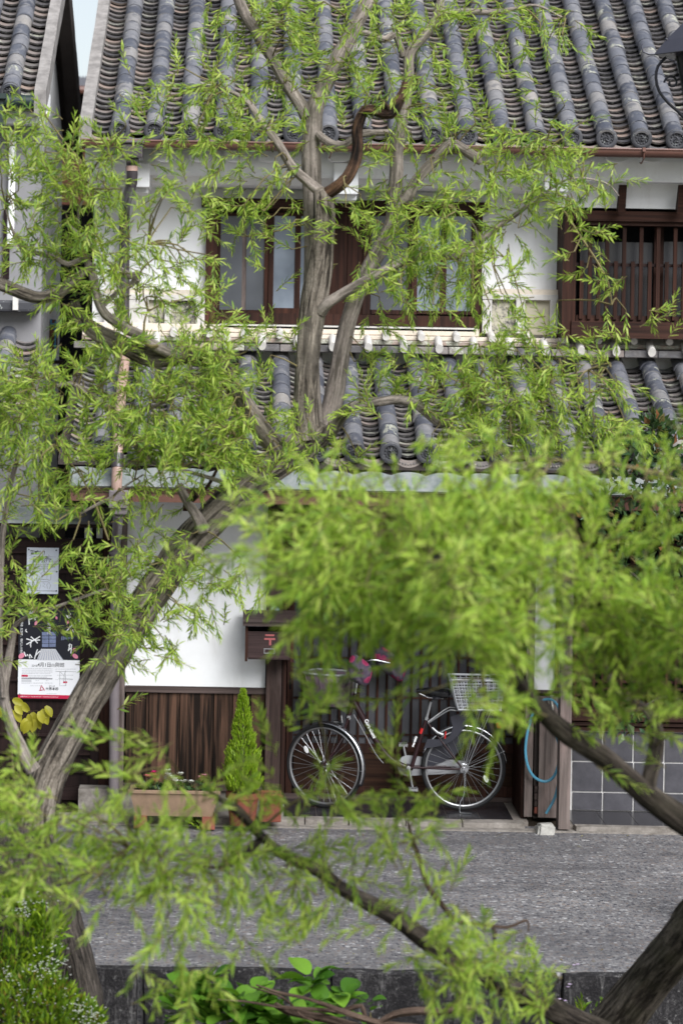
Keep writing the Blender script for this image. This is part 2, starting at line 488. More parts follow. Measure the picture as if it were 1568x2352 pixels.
plain('brass', (0.45, 0.42, 0.36), 0.3, 0.5, 0.8, bump=0)
plain('iron', (0.018, 0.018, 0.024), 0.38, 0.5, var=0.2, bump=0)
plain('hood_metal', (0.045, 0.044, 0.058), 0.35, 0.5, var=0.15, bump=0)
plain('blue_paint', (0.02, 0.14, 0.24), 0.5, 0.4)
plain('alley_brown', (0.075, 0.030, 0.016), 0.8, 0.2)
plain('corrugated', (0.16, 0.16, 0.175), 0.6, 0.3)
# quilted mitt cloth: charcoal with roses
t = NT('mitt_cloth'); v = t.coord()
vo = t.N('TexVoronoi', feature='F1'); vo.inputs['Scale'].default_value = 10.0; t.L(v, vo.inputs['Vector'])
n = t.noise(v, 70, 3, 0.7)
k = t.math('ADD', vo.outputs['Distance'], t.math('MULTIPLY', n, 0.35))
c = t.ramp(k, [(0.36, (0.19, 0.022, 0.060)), (0.50, (0.24, 0.04, 0.09)), (0.56, (0.055, 0.042, 0.06)), (0.8, (0.075, 0.06, 0.08))])
t.bump(n, 0.3, 0.004); M['mitt_cloth'] = t.done(c, 0.95, 0.1)

# bark
def bark(name, dark, mid, light, fs=62.0, bs=0.9, moss=None):
    t = NT(name)
    v = t.coord(attr='bark'); o = t.coord()
    n = t.noise(v, fs, 5, 0.65, 0.7)
    n2 = t.noise(o, 55, 4, 0.7)
    c = t.ramp(n, [(0.42, dark), (0.51, mid), (0.67, light)])
    c = t.mix(t.ramp(n2, [(0.35, 0.45), (0.6, 0.0)]), c, tuple(x * 0.7 for x in dark))
    big = t.noise(o, 4.0, 4, 0.6)
    c = t.mix(t.ramp(big, [(0.45, 0.0), (0.75, 0.4)]), c, moss or tuple(x * 1.25 for x in light))
    h = t.math('ADD', t.math('MULTIPLY', n, 1.4), t.math('MULTIPLY', n2, 0.4))
    t.bump(h, bs, 0.02)
    M[name] = t.done(c, 0.85, 0.2); return M[name]
bark('willow_bark', (0.022, 0.017, 0.013), (0.15, 0.125, 0.10), (0.30, 0.26, 0.215), fs=34)
bark('smooth_bark', (0.10, 0.085, 0.07), (0.225, 0.19, 0.165), (0.34, 0.29, 0.255), fs=48, bs=0.45)
bark('dark_bark', (0.012, 0.010, 0.008), (0.045, 0.037, 0.03), (0.12, 0.10, 0.085), fs=42, bs=1.0)
bark('near_bark', (0.022, 0.017, 0.013), (0.095, 0.078, 0.062), (0.215, 0.182, 0.148), fs=36, bs=1.0, moss=(0.10, 0.095, 0.055))
bark('limb_bark', (0.016, 0.012, 0.009), (0.058, 0.046, 0.036), (0.135, 0.112, 0.09), fs=30, bs=1.0, moss=(0.08, 0.07, 0.045))
bark('dead_bark', (0.008, 0.005, 0.004), (0.045, 0.026, 0.018), (0.20, 0.11, 0.065), fs=40, bs=1.0)
bark('twig', (0.10, 0.08, 0.035), (0.17, 0.14, 0.06), (0.24, 0.20, 0.10), fs=40, bs=0.2)
bark('brown_twig', (0.03, 0.018, 0.012), (0.085, 0.055, 0.04), (0.15, 0.105, 0.08), fs=40, bs=0.3)

# leaves: diffuse + light through the blade, each leaf a tone of its own
def leaf_mat(name, stops, trans=0.38, rough=0.42, glow=1.35):
    t = NT(name); r = t.rand()
    c = t.ramp(r, stops)
    n = t.noise(t.coord(), 3.0, 2, 0.5)
    t.L(c, t.p.inputs['Base Color']); t.p.inputs['Roughness'].default_value = rough
    t.p.inputs['Specular IOR Level'].default_value = 0.35
    tr = t.N('BsdfTranslucent')
    ct = t.mix(1.0, c, (glow, glow * 1.05, glow * 0.6), 'MULTIPLY')
    t.L(ct, tr.inputs['Color'])
    mx = t.N('MixShader'); mx.inputs[0].default_value = trans
    t.L(t.p.outputs[0], mx.inputs[1]); t.L(tr.outputs[0], mx.inputs[2])
    t.L(mx.outputs[0], t.out.inputs['Surface'])
    M[name] = t.m; return t.m
leaf_mat('willow_leaf', [(0.0, (0.10, 0.19, 0.035)), (0.25, (0.20, 0.31, 0.045)), (0.6, (0.31, 0.425, 0.058)), (0.85, (0.40, 0.50, 0.085)), (1.0, (0.47, 0.54, 0.15))], trans=0.5, rough=0.52)
leaf_mat('near_leaf', [(0.0, (0.13, 0.23, 0.035)), (0.25, (0.24, 0.37, 0.048)), (0.6, (0.36, 0.49, 0.065)), (0.85, (0.44, 0.55, 0.095)), (1.0, (0.51, 0.58, 0.16))], trans=0.5, rough=0.52)
leaf_mat('gold_leaf', [(0.0, (0.32, 0.30, 0.02)), (1.0, (0.50, 0.46, 0.06))])
leaf_mat('dark_leaf', [(0.0, (0.018, 0.045, 0.018)), (0.6, (0.045, 0.085, 0.028)), (0.85, (0.09, 0.12, 0.04)), (1.0, (0.17, 0.07, 0.03))], 0.15, 0.3)
leaf_mat('conifer_leaf', [(0.0, (0.10, 0.20, 0.010)), (0.5, (0.23, 0.36, 0.016)), (1.0, (0.38, 0.50, 0.04))], 0.25)
leaf_mat('broad_leaf', [(0.0, (0.035, 0.10, 0.010)), (0.6, (0.085, 0.20, 0.018)), (1.0, (0.17, 0.32, 0.035))], 0.25, 0.35)
leaf_mat('shrub_leaf', [(0.0, (0.05, 0.11, 0.008)), (0.6, (0.13, 0.22, 0.012)), (1.0, (0.27, 0.37, 0.025))], 0.3)
leaf_mat('olive_leaf', [(0.0, (0.09, 0.075, 0.012)), (1.0, (0.22, 0.19, 0.025))], 0.25)
leaf_mat('white_petal', [(0.0, (0.62, 0.62, 0.58)), (1.0, (0.80, 0.80, 0.78))], 0.3, glow=1.0)
leaf_mat('magenta_petal', [(0.0, (0.42, 0.012, 0.10)), (1.0, (0.62, 0.03, 0.18))], 0.3, glow=1.0)
leaf_mat('dusty_petal', [(0.0, (0.30, 0.10, 0.14)), (1.0, (0.50, 0.20, 0.26))], 0.3, glow=1.0)
leaf_mat('violet_petal', [(0.0, (0.42, 0.30, 0.50)), (1.0, (0.62, 0.52, 0.66))], 0.3, glow=1.0)
leaf_mat('litter', [(0.0, (0.06, 0.035, 0.02)), (0.5, (0.20, 0.15, 0.06)), (1.0, (0.38, 0.36, 0.14))], 0.15)
# ================================================================== ground, road, bank, canal
def sheet(name, x0, x1, y0, y1, z, mat, kind='structure', cat=None, label=None):
    m = MB(); m.add([(x0, y0, z), (x1, y0, z), (x1, y1, z), (x0, y1, z)], [(0, 1, 2, 3)])
    return m.build(name, M[mat], origin=(0, 0, 0), kind=kind)
sheet('ground', -350, 350, -300, 450, -2.3, 'soil')
sheet('canal_water', -60, 60, -6, 13.5, -1.7, 'water')
m = MB(); m.box(-40, 40, 20.86, 60, -0.6, 0.0); m.build('house_plot', M['soil'], origin=(0, 20.86, 0), kind='structure')
m = MB(); m.box(-40, 40, 16.09, 20.855, -0.5, 0.0); m.build('road', M['road'], origin=(0, 16.09, 0), kind='structure')
# earth bank between the road wall and the water, falling unevenly
m = MB(); nx, ny = 120, 22
for j in range(ny):
    for i in range(nx):
        x = -12 + 24 * i / (nx - 1); y = 12.9 + 3.12 * j / (ny - 1)
        tt = j / (ny - 1)
        z = -1.9 + 1.35 * tt ** 0.8 + 0.10 * mnoise.noise((x * 1.3, y * 1.3, 0)) + 0.04 * mnoise.noise((x * 5, y * 5, 2))
        m.v.append((x, y, z)); m.b.append((0, 0, 0))
for j in range(ny - 1):
    for i in range(nx - 1):
        a = j * nx + i; m.f.append((a, a + 1, a + nx + 1, a + nx))
m.build('bank', M['soil'], origin=(0, 15, -1), smooth=True, kind='structure')
# edge of the road: weathered granite blocks, each a piece of the kerb wall
kw = thing('kerb_wall', (0, 16.05, -0.6), 'low wall of dark weathered granite blocks edging the road above the bank', 'wall')
def rough_block(x0, x1, y0, y1, z0, z1, seed, amp=0.018):
    bm = bmesh.new()
    bmesh.ops.create_cube(bm, size=1.0)
    bmesh.ops.subdivide_edges(bm, edges=bm.edges[:], cuts=7, use_grid_fill=True)
    vs = []
    for v in bm.verts:
        p = Vector((x0 + (v.co.x + .5) * (x1 - x0), y0 + (v.co.y + .5) * (y1 - y0), z0 + (v.co.z + .5) * (z1 - z0)))
        e = sum(1 for c in v.co if abs(abs(c) - .5) < 1e-4)
        d = Vector((mnoise.noise(p * 3.1 + Vector((seed, 0, 0))), mnoise.noise(p * 3.1 + Vector((0, seed, 9))), mnoise.noise(p * 3.1 + Vector((5, 3, seed)))))
        cc = Vector(((x0 + x1) / 2, (y0 + y1) / 2, (z0 + z1) / 2))
        if e >= 2: d += (cc - p).normalized() * 0.5
        vs.append(p + d * amp)
    fs = [tuple(q.index for q in f.verts) for f in bm.faces]
    bm.free(); return vs, fs
xk = [-9.0, -7.1, -5.2, -3.5, P(322, 2240, 16.05).x]
for dd in (760, 1285, 1700): xk.append(P(dd, 2240, 16.05).x)
xk += [4.9, 6.5, 8.2]
for i in range(len(xk) - 1):
    top = 0.012 + 0.02 * rng.random() - 0.004
    pass
    v, f = rough_block(xk[i] + (0.02 if i == 4 else 0.003), xk[i + 1] - (0.02 if i == 3 else 0.003), 15.985 + 0.012 * rng.random(), 16.086, -0.95, min(top, .016), i * 3.7)
    mb = MB(); mb.add(v, f); mb.build('granite_block', M['old_granite'], kw, smooth=True)

# litter blown against the edges of the road
lt = MB(); lr = random.Random(77)
for _ in range(150):
    u = lr.random()
    y = 16.12 + abs(lr.gauss(0, .5)) if u < .55 else (20.58 - abs(lr.gauss(0, .25)) if u < .8 else lr.uniform(16.2, 20.5))
    c = Vector((lr.uniform(-2.4, 4.2), y, .006)); a = lr.uniform(0, 6.28); d = Vector((math.cos(a), math.sin(a), lr.uniform(-.05, .25))); s2 = Vector((-math.sin(a), math.cos(a), 0)); L_ = lr.uniform(.025, .06)
    lt.add([c, c + d * L_ * .5 + s2 * L_ * .12, c + d * L_, c + d * L_ * .5 - s2 * L_ * .12], [(0, 1, 2, 3)])
lt.build('fallen_leaves', M['litter'], kind='stuff')
# pale kerb and tiled strip at the foot of the house
kb = MB()
xs = [P(d, 1890, 20.76).x for d in (-400, 60, 330, 430, 560, 605, 700, 800, 930, 1060, 1205)]
for a, b in zip(xs[:-1], xs[1:]):
    v, f = rough_block(a + .003, b - .003, 20.70, 20.85, -0.15, 0.052, a, 0.006); kb.add(v, f)
kerb_o = kb.build('kerb', M['kerb_concrete'], origin=(0, 20.7, 0), smooth=True, kind='structure')
m = MB(); v, f = rough_block(P(1318, 1895, 20.7).x, 7.5, 20.62, 20.74, -0.15, 0.05, 4, 0.012); m.add(v, f)
m.build('kerb', M['kerb_concrete'], origin=(2.6, 20.6, 0), smooth=True, kind='structure')
m = MB(); v, f = rough_block(P(1224, 1897, 20.7).x, P(1262, 1897, 20.7).x, 20.50, 20.72, -0.10, 0.055, 14, 0.05); m.add(v, f)
m.build('stepping_stone', M['kerb_pale'], smooth=True, label='small pale broken stone in the gutter at the foot of the weathered plank', cat='stone')
# gritty verge where road and kerb meet
m = MB(); m.box(-7, 7.5, 20.60, 20.70, -0.1, 0.012); m.build('gutter_strip', M['kerb_concrete'], origin=(0, 20.6, 0), kind='structure')

# ================================================================== roof tile pieces (shared meshes)
def tile_cover():
    m = MB(); seg = 9; L = 0.245
    for (y, r0, r1) in ((0.0, 0.077, 0.060), (L, 0.069, 0.058)):
        for k in range(seg + 1):
            a = math.pi * k / seg
            m.v.append((r0 * math.cos(a), y, r0 * math.sin(a)))
        for k in range(seg + 1):
            a = math.pi * k / seg
            m.v.append((r1 * math.cos(a), y, r1 * math.sin(a) - 0.002))
    n = seg + 1
    for k in range(seg):
        m.f.append((k, 2 * n + k, 2 * n + k + 1, k + 1))       # outside
        m.f.append((k, k + 1, n + k + 1, n + k))               # lower end
    m.b = [(0, 0, 0)] * len(m.v)
    return m
def tile_pan(w=0.105, sag=0.042, th=0.017, L=0.16, seg=8):
    m = MB()
    for (y, lift) in ((0.0, 0.044), (L, 0.0)):
        for h in (0.0, -th):
            for k in range(seg + 1):
                x = -w + 2 * w * k / seg
                m.v.append((x, y, lift + h - sag * (1 - (x / w) ** 2)))
    n = seg + 1
    for k in range(seg):
        m.f.append((k, k + 1, 2 * n + k + 1, 2 * n + k))
        m.f.append((k + n, k + n + 1, k + 1, k))
        m.f.append((n + k, 3 * n + k, 3 * n + k + 1, n + k + 1))
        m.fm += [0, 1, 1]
    m.b = [(0, 0, 0)] * len(m.v)
    return m
def tile_eave():
    """round end tile: rim, sunk face, ring of beads and a three-tailed whorl; faces -Y"""
    m = MB()
    m.lathe((0, 0, 0), [(0.0, -0.004), (0.052, -0.004), (0.054, -0.018), (0.072, -0.022), (0.086, -0.016), (0.088, 0.0), (0.086, 0.045), (0.078, 0.05)], 20, 'y')
    for k in range(11):
        a = 2 * math.pi * k / 11
        m.lathe((0.043 * math.cos(a), -0.004, 0.043 * math.sin(a)), [(0.0085, 0.0), (0.0065, -0.007), (0.0, -0.009)], 6, 'y')
    for k in range(3):
        a0 = 2 * math.pi * k / 3
        pts = [(r * math.cos(a0 + t), -0.008, r * math.sin(a0 + t)) for r, t in ((0.010, 0), (0.016, 0.5), (0.024, 1.2), (0.029, 2.0))]
        m.tube(pts, [0.010, 0.009, 0.006, 0.002], 6)
    return m
def tile_eave_pan(w=0.105, sag=0.042, seg=8):
    m = MB()
    for y in (-0.012, 0.03):
        for h in (0.0, -0.055):
            for k in range(seg + 1):
                x = -w + 2 * w * k / seg
                m.v.append((x, y, 0.012 + h - sag * (1 - (x / w) ** 2)))
    n = seg + 1
    for k in range(seg):
        m.f += [(k, k + 1, 2 * n + k + 1, 2 * n + k), (n + k, n + k + 1, k + 1, k), (n + k, 3 * n + k, 3 * n + k + 1, n + k + 1)]
    m.b = [(0, 0, 0)] * len(m.v)
    for k in range(7):
        x = -0.066 + 0.022 * k
        m.lathe((x, -0.012, -0.016 - sag * (1 - (x / w) ** 2)), [(0.010, 0.0), (0.007, -0.006), (0.0, -0.007)], 6, 'y')
    return m
def as_mesh(mb, name, mat, smooth=True):
    o = mesh_obj(name, mb.v, mb.f, mat, smooth); me = o.data; bpy.data.objects.remove(o); return me
TILE = {'cover_tile': tile_cover(), 'pan_tile': tile_pan(), 'eave_tile': tile_eave(), 'eave_pan_tile': tile_eave_pan()}
TMAT = {'cover_tile': 'cover_tile', 'pan_tile': 'pan_tile', 'eave_tile': 'edge_tile', 'eave_pan_tile': 'pan_tile'}
TMESH = {k: as_mesh(v, k, M[TMAT[k]]) for k, v in TILE.items()}
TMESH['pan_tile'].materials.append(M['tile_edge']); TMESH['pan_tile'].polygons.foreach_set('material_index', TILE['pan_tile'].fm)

def slope_frame(tan):
    th = math.atan(tan)
    return Vector((0, math.cos(th), math.sin(th))), Vector((0, -math.sin(th), math.cos(th)))

def roof_layout(ribs, Y0, z0, tan, depth, gap_cols, cov=0.195, pan=0.1):
    """list of (kind, world matrix): every tile of one slope"""
    s, n = slope_frame(tan)
    rr = random.Random(int(Y0 * 100 + len(ribs)))
    out = []
    Ls = depth / s.y
    def mat(x, t, h, jx=0.003, ja=0.008):
        p = Vector((x + rr.gauss(0, jx), Y0, z0)) + s * t + n * (h + rr.gauss(0, 0.002))
        mm = Matrix((Vector((1, 0, 0)), s, n)).transposed().to_4x4()
        return Matrix.Translation(p) @ mm @ Matrix.Rotation(rr.gauss(0, ja), 4, 'Z') @ Matrix.Rotation(rr.gauss(0, ja), 4, 'Y')
    for x in ribs:
        out.append(('eave_tile', Matrix.Translation((x, Y0, z0 + rr.gauss(0, .003))) @ Matrix.Rotation(rr.uniform(0, 6), 4, 'Y')))
        for i in range(int(Ls / cov) + 1):
            out.append(('cover_tile', mat(x, 0.0 + i * cov, 0.0)))
    for x in gap_cols:
        out.append(('eave_pan_tile', Matrix.Translation((x, Y0 + 0.03, z0 - 0.035)) @ Matrix.Rotation(rr.gauss(0, .01), 4, 'Y')))
        for i in range(int(Ls / pan) + 1):
            out.append(('pan_tile', mat(x, 0.03 + i * pan, -0.045, 0.003, 0.014)))
    return out

def to_sheet(p):
    u, v = p.x * F / p.y, (CAMH - p.z) * F / p.y
    return CX + u * COS - v * SIN, CY + u * SIN + v * COS

def place_tiles(part, items, quota, seen):
    """the tiles that show go in one by one, the rest as one mass each kind"""
    by = {}
    for k, mtx in items: by.setdefault(k, []).append(mtx)
    for k, ms in by.items():
        q = quota.get(k, 60)
        order = sorted(ms, key=lambda mm: -seen(to_sheet(mm.translation)))
        for mm in order[:q]: inst(TMESH[k], k, part, mm)
        rest = order[q:]
        if rest:
            mb = MB(); src = TILE[k]; A = np.array(src.v)
            for mm in rest:
                W = A @ np.array(mm.to_3x3()).T + np.array(mm.translation)
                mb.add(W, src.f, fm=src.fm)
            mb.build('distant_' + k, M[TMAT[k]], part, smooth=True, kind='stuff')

# ================================================================== the townhouse
YU, YL = 22.05, 21.0
house = thing('townhouse', (1.2, 21.0, 0), 'two storey white plastered townhouse with grey tiled roofs and brown wooden windows', 'house')
HX0 = P(207, 700, YU).x
HX1 = 7.5
# core and walls
m = MB(); m.box(HX0 + .02, HX1, YU + .02, 28, 2.9, 5.75); m.build('upper_wall', M['plaster'], house)
m = MB(); m.box(HX0 + .02, HX1, 21.92, 28, 0.0, 2.895); m.build('light_block_core', M['soffit'], house)  # unseen dark box added inside the ground floor to block light
# --- upper roof
UT, UY0, UZ0 = 0.55, 21.1, 5.52
pitch = 0.2806
x_first = P(275, 310, UY0).x
ribsU = [x_first + pitch * i for i in range(21)]
colsU = [r + pitch / 2 for r in ribsU[:-1]] + [x_first - pitch / 2]
RIDGE = 25.3
s, n = slope_frame(UT)
deck = MB()
zr = UZ0 + UT * (RIDGE - UY0)
xL = x_first - pitch - 0.02
deck.add([(xL, UY0 + .02, UZ0 - .10), (HX1, UY0 + .02, UZ0 - .10), (HX1, RIDGE, zr - .10), (xL, RIDGE, zr - .10), (HX1, 29.2, UZ0 - .1), (xL, 29.2, UZ0 - .1),
          (xL, UY0 + .02, UZ0 - .15), (HX1, UY0 + .02, UZ0 - .15), (HX1, RIDGE, zr - .16), (xL, RIDGE, zr - .16), (HX1, 29.2, UZ0 - .15), (xL, 29.2, UZ0 - .15)],
         [(0, 1, 2, 3), (3, 2, 4, 5), (6, 9, 8, 7), (9, 11, 10, 8), (0, 6, 7, 1), (0, 3, 9, 6), (3, 5, 11, 9), (1, 7, 8, 2), (2, 8, 10, 4), (4, 10, 11, 5)])
roof = deck.build('roof', M['soffit'], house)
def seen_u(p):
    x, y = p
    if x < 150 or x > 1600 or y < -30: return -1e4 + y
    return 1000 - abs(y - 160) * 0.4 - (250 if 560 < x < 900 else 0)
place_tiles(roof, roof_layout(ribsU, UY0, UZ0, UT, RIDGE - UY0, colsU), {'cover_tile': 205, 'pan_tile': 190, 'eave_tile': 30, 'eave_pan_tile': 30}, seen_u)
m = MB(); m.box(xL, HX1, RIDGE - .16, RIDGE + .16, zr - .1, zr + .34); m.build('ridge', M['edge_tile'], roof)
# pale plaster verge along the roof's open side
def verge(parent, x, Y0, z0, tan, Y1, w, h, name='verge', mat='verge_plaster', drop=0.0):
    m = MB(); z1 = z0 + tan * (Y1 - Y0)
    seg = 14; vs = []; fs = []
    for i in range(seg + 1):
        y = Y0 + (Y1 - Y0) * i / seg; z = z0 + (z1 - z0) * i / seg
        j = 0.004 * mnoise.noise((x, y * 4, 0))
        vs += [(x - w / 2 + j, y, z - h), (x + w / 2 + j, y, z - h), (x + w / 2 + j, y, z), (x - w / 2 + j, y, z)]
    for i in range(seg):
        for k in range(4):
            a, b = i * 4 + k, i * 4 + (k + 1) % 4
            fs.append((a, b, b + 4, a + 4))
    fs += [(3, 2, 1, 0), (seg * 4, seg * 4 + 1, seg * 4 + 2, seg * 4 + 3)]
    m.add(vs, fs); return m.build(name, M[mat], parent)
verge(roof, x_first - pitch + 0.005, UY0 - .03, UZ0 + .05, UT, RIDGE, 0.10, 0.20)
# cornice: coved white plaster under the eave, with a scalloped shadow line
ztop = UZ0 - 0.10
prof = [(21.34, ztop + .10), (21.38, P(900, 408, 21.38).z + .02), (21.40, P(900, 408, 21.4).z - .01), (21.62, P(900, 408, 21.5).z - .012), (21.70, P(900, 430, 21.7).z), (YU - .02, P(900, 440, YU).z), (YU + .06, P(900, 440, YU).z), (YU + .06, ztop + .35)]
m = MB(); m.prism(prof, 0, HX0 - .02, P(1268, 400, 21.6).x); recalc(m.build('cornice', M['plaster'], house))
prof2 = [(21.30, ztop + .08), (21.34, P(1420, 412, 21.36).z + .01), (21.36, P(1420, 414, 21.36).z - .01), (21.60, P(1420, 420, 21.6).z), (21.66, P(1420, 478, 21.66).z), (YU - .02, P(1420, 482, YU).z), (YU + .06, ztop + .35)]
m = MB(); m.prism(prof2, 0, P(1270, 400, 21.6).x, HX1); recalc(m.build('cornice', M['plaster'], house))
sc = MB()
for dx in range(-1, 16):
    cxp = 380 + dx * 79.8
    if cxp > 1560: break
    pts = []
    for k in range(9):
        a = math.pi * k / 8
        pts.append((cxp + 26 * math.cos(a), 360 + 12 * math.sin(a)))
    v0 = [P(x, y, 21.22) for x, y in pts] + [P(cxp - 26, 345, 21.22), P(cxp + 26, 345, 21.22)]
    q = [(p.x, p.z) for p in v0[:9]] + [(v0[9].x, v0[9].z), (v0[10].x, v0[10].z)]
    m = MB(); m.prism(q, 1, 21.22, 21.37); recalc(m.build('rafter_end', M['plaster'], house))
# brackets
for (bx0, bx1, by0, by1) in ((300, 344, 374, 430), (766, 823, 374, 446), (1250, 1304, 372, 440)):
    m = MB(); m.fb(bx0, by0, bx1, by1, 21.32, .55); m.fb(bx0 + 8, by1 - .5, bx1 - 4, by1 + 14, 21.44, .5)
    b = bevel(m.build('bracket', M['plaster'], house), 0.012)
for (bx0, bx1) in ((1420, 1436), (1556, 1572)):
    m = MB()
    p0, p1 = P(bx0, 425, 21.5), P(bx1, 482, 21.5)
    m.prism([(21.45, p0.z), (21.50, p0.z), (21.62, p1.z), (21.52, p1.z - .03)], 0, p0.x, p1.x)
    recalc(m.build('soffit_strut', M['dark_wood_h'], house))
# gutter under the upper eave, with straps
def gutter(y, x0, x1, Y, r, mat, name='gutter', lip=True):
    m = MB(); a, b = P(x0, y, Y), P(x1, y, Y)
    z = P((x0 + x1) / 2, y, Y).z
    seg = 10; vs = []
    for X in (a.x, b.x):
        for rr_ in (r, r - .008):
            for k in range(seg + 1):
                t = math.pi + math.pi * k / seg
                vs.append((X, Y + rr_ * math.cos(t), z + rr_ * math.sin(t)))
    n = seg + 1; fs = []
    for k in range(seg):
        fs += [(k, k + 1, 2 * n + k + 1, 2 * n + k), (n + k, 3 * n + k, 3 * n + k + 1, n + k + 1), (k, n + k, n + k + 1, k + 1), (2 * n + k, 2 * n + k + 1, 3 * n + k + 1, 3 * n + k)]
    m.add(vs, fs)
    m.tube([(a.x, Y - r, z), (b.x, Y - r, z)], 0.009, 6)
    return m.build(name, M[mat], house, smooth=True)
gut = gutter(336, 188, 1850, 20.98, 0.062, 'gutter_copper')
for d in (460, 760, 1060, 1478):
    m = MB(); p = P(d, 338 + (d - 784) * .0175 * 0, 20.905)
    zg = gut_z = P(1019, 336, 20.98).z
    m.box(p.x - .012, p.x + .012, 20.895, 20.92, zg - .02, zg + .012)
    m.tube([(p.x, 20.91, zg - .03), (p.x + .004, 20.93, zg - .07), (p.x - .006, 21.0, zg - .11), (p.x - .01, 21.05, zg - .10)], .006, 5)
    m.build('gutter_strap', M['gutter_copper'], gut)
# upper downpipe: hopper, elbow, pipe across the pent roof
m = MB()
m.fb(274, 322, 332, 329, 20.84, .26); m.fb(280, 329, 328, 362, 20.86, .22); m.fb(290, 362, 318, 374, 20.9, .14)
hop = bevel(m.build('hopper', M['pipe_dark'], house), .01)
m = MB()
pp = [P(303, 370, 20.98), P(304, 400, 20.98), P(303, 420, 21.0), P(296, 445, 21.3), P(288, 470, 21.8), P(286, 490, 21.95), P(286, 700, 21.95), P(285, 800, 21.9)]
m.tube(pp, .045, 12, smooth_path and True); m.build('downpipe', M['pipe_dark'], house, smooth=True)
m = MB(); m.tube([P(303, 381, 20.98), P(303, 393, 20.98)], .049, 12); m.build('pipe_collar', M['pipe_pink'], hop, smooth=True)
PT, PY0 = 0.395, 20.2
PZ0 = P(980, 1040, PY0).z
def pent_z(y): return PZ0 + PT * (y - PY0)
m = MB()
pa, pb = P(285, 905, 21.5), P(270, 1052, 20.1)
pipe_pts = [Vector((P(288, 830, 21.9).x, 21.9, pent_z(21.9) + .16)), Vector((P(287, 880, 21.6).x, 21.6, pent_z(21.6) + .13)), Vector((P(278, 970, 20.9).x, 20.85, pent_z(20.85) + .13)), Vector((P(272, 1040, 20.15).x, 20.13, pent_z(20.13) + .11)), P(270, 1075, 20.04), P(268, 1112, 20.02), P(269, 1130, 20.02)]
m.tube(pipe_pts, .042, 12)
dp2 = m.build('downpipe', M['pipe_pink'], house, smooth=True)
for (i, t0, t1) in ((2, 0.86, 1.0), (3, 0.55, 1.0)):
    m = MB(); a, b = pipe_pts[i], pipe_pts[i + 1]
    m.tube([a.lerp(b, t0), a.lerp(b, t1)], .047, 12); m.build('pipe_collar', M['pipe_dark'], dp2, smooth=True)
# --- pent roof
x_fp = P(232, 1040, PY0).x
pitchP = 83.1 * PY0 / F
ribsP = [x_fp + pitchP * i for i in range(22)]
colsP = [r + pitchP / 2 for r in ribsP[:-1]] + [x_fp - pitchP / 2]
d2 = MB(); xLp = x_fp - pitchP - .05; PY1 = 22.0
d2.add([(xLp, PY0 + .02, PZ0 - .09), (HX1, PY0 + .02, PZ0 - .09), (HX1, PY1, pent_z(PY1) - .09), (xLp, PY1, pent_z(PY1) - .09),
        (xLp, PY0 + .02, PZ0 - .14), (HX1, PY0 + .02, PZ0 - .14), (HX1, PY1, pent_z(PY1) - .14), (xLp, PY1, pent_z(PY1) - .14)],
       [(0, 1, 2, 3), (4, 7, 6, 5), (0, 4, 5, 1), (0, 3, 7, 4), (1, 5, 6, 2), (2, 6, 7, 3)])
pent = d2.build('pent_roof', M['soffit'], house)
def seen_p(p):
    x, y = p
    if x < 130 or x > 1600: return -1e4
    return 1000 - (400 if 1050 < x < 1480 else 0) - (200 if x < 560 else 0) + y * .1
place_tiles(pent, roof_layout(ribsP, PY0, PZ0, PT, PY1 - PY0 - .12, colsP), {'cover_tile': 92, 'pan_tile': 108, 'eave_tile': 24, 'eave_pan_tile': 24}, seen_p)
# ridge of the pent roof: cream ledge, two courses of flat tiles, white capped ends
zc = lambda y, Y=21.9: P(900, y, Y).z
m = MB(); m.box(HX0, P(1097, 760, YU).x, 21.93, YU + .03, zc(770), zc(752)); bevel(m.build('ledge', M['cream'], house), .008)
m = MB(); m.box(HX0 - .05, P(1283, 780, YU).x, 21.90, YU + .03, zc(781), zc(771)); bevel(m.build('ledge', M['cream'], house), .006)
m = MB(); m.box(HX0 - .05, HX1, 21.84, YU + .03, zc(792, 21.84), zc(782, 21.84)); bevel(m.build('ridge_course', M['pan_tile'], house), .008)
rp = 1.0
xr = xLp
while xr < HX1:
    w = rng.uniform(.26, .31)
    m = MB(); m.box(xr + .002, xr + w - .002, 21.76, YU + .02, zc(812, 21.76), zc(795, 21.76) + rng.uniform(-.003, .003))
    bevel(m.build('ridge_tile', M['pan_tile'], pent), .006, 1); xr += w
def cap_mesh(L, r):
    m = MB(); m.lathe((0, 0, 0), [(0, 0), (r * .96, 0), (r, .008), (r, L)], 12, 'y')
    return as_mesh(m, 'ridge_cap', M['old_white'])
capA, capB = cap_mesh(.2, .034), cap_mesh(.26, .031)
d = 236.0
k = 0
while d < 1720:
    inst(capB, 'ridge_cap', pent, Matrix.Translation(P(d, 774.5 + (d - 900) * .0175, 21.78)) @ Matrix.Rotation(.2, 4, 'X'))
    inst(capA, 'ridge_cap', pent, Matrix.Translation(P(d + 40.7, 800 + (d - 900) * .0175, 21.70)) @ Matrix.Rotation(.35, 4, 'X') @ Matrix.Diagonal((1, 1, 1.25, 1)))
    d += 81.3; k += 1
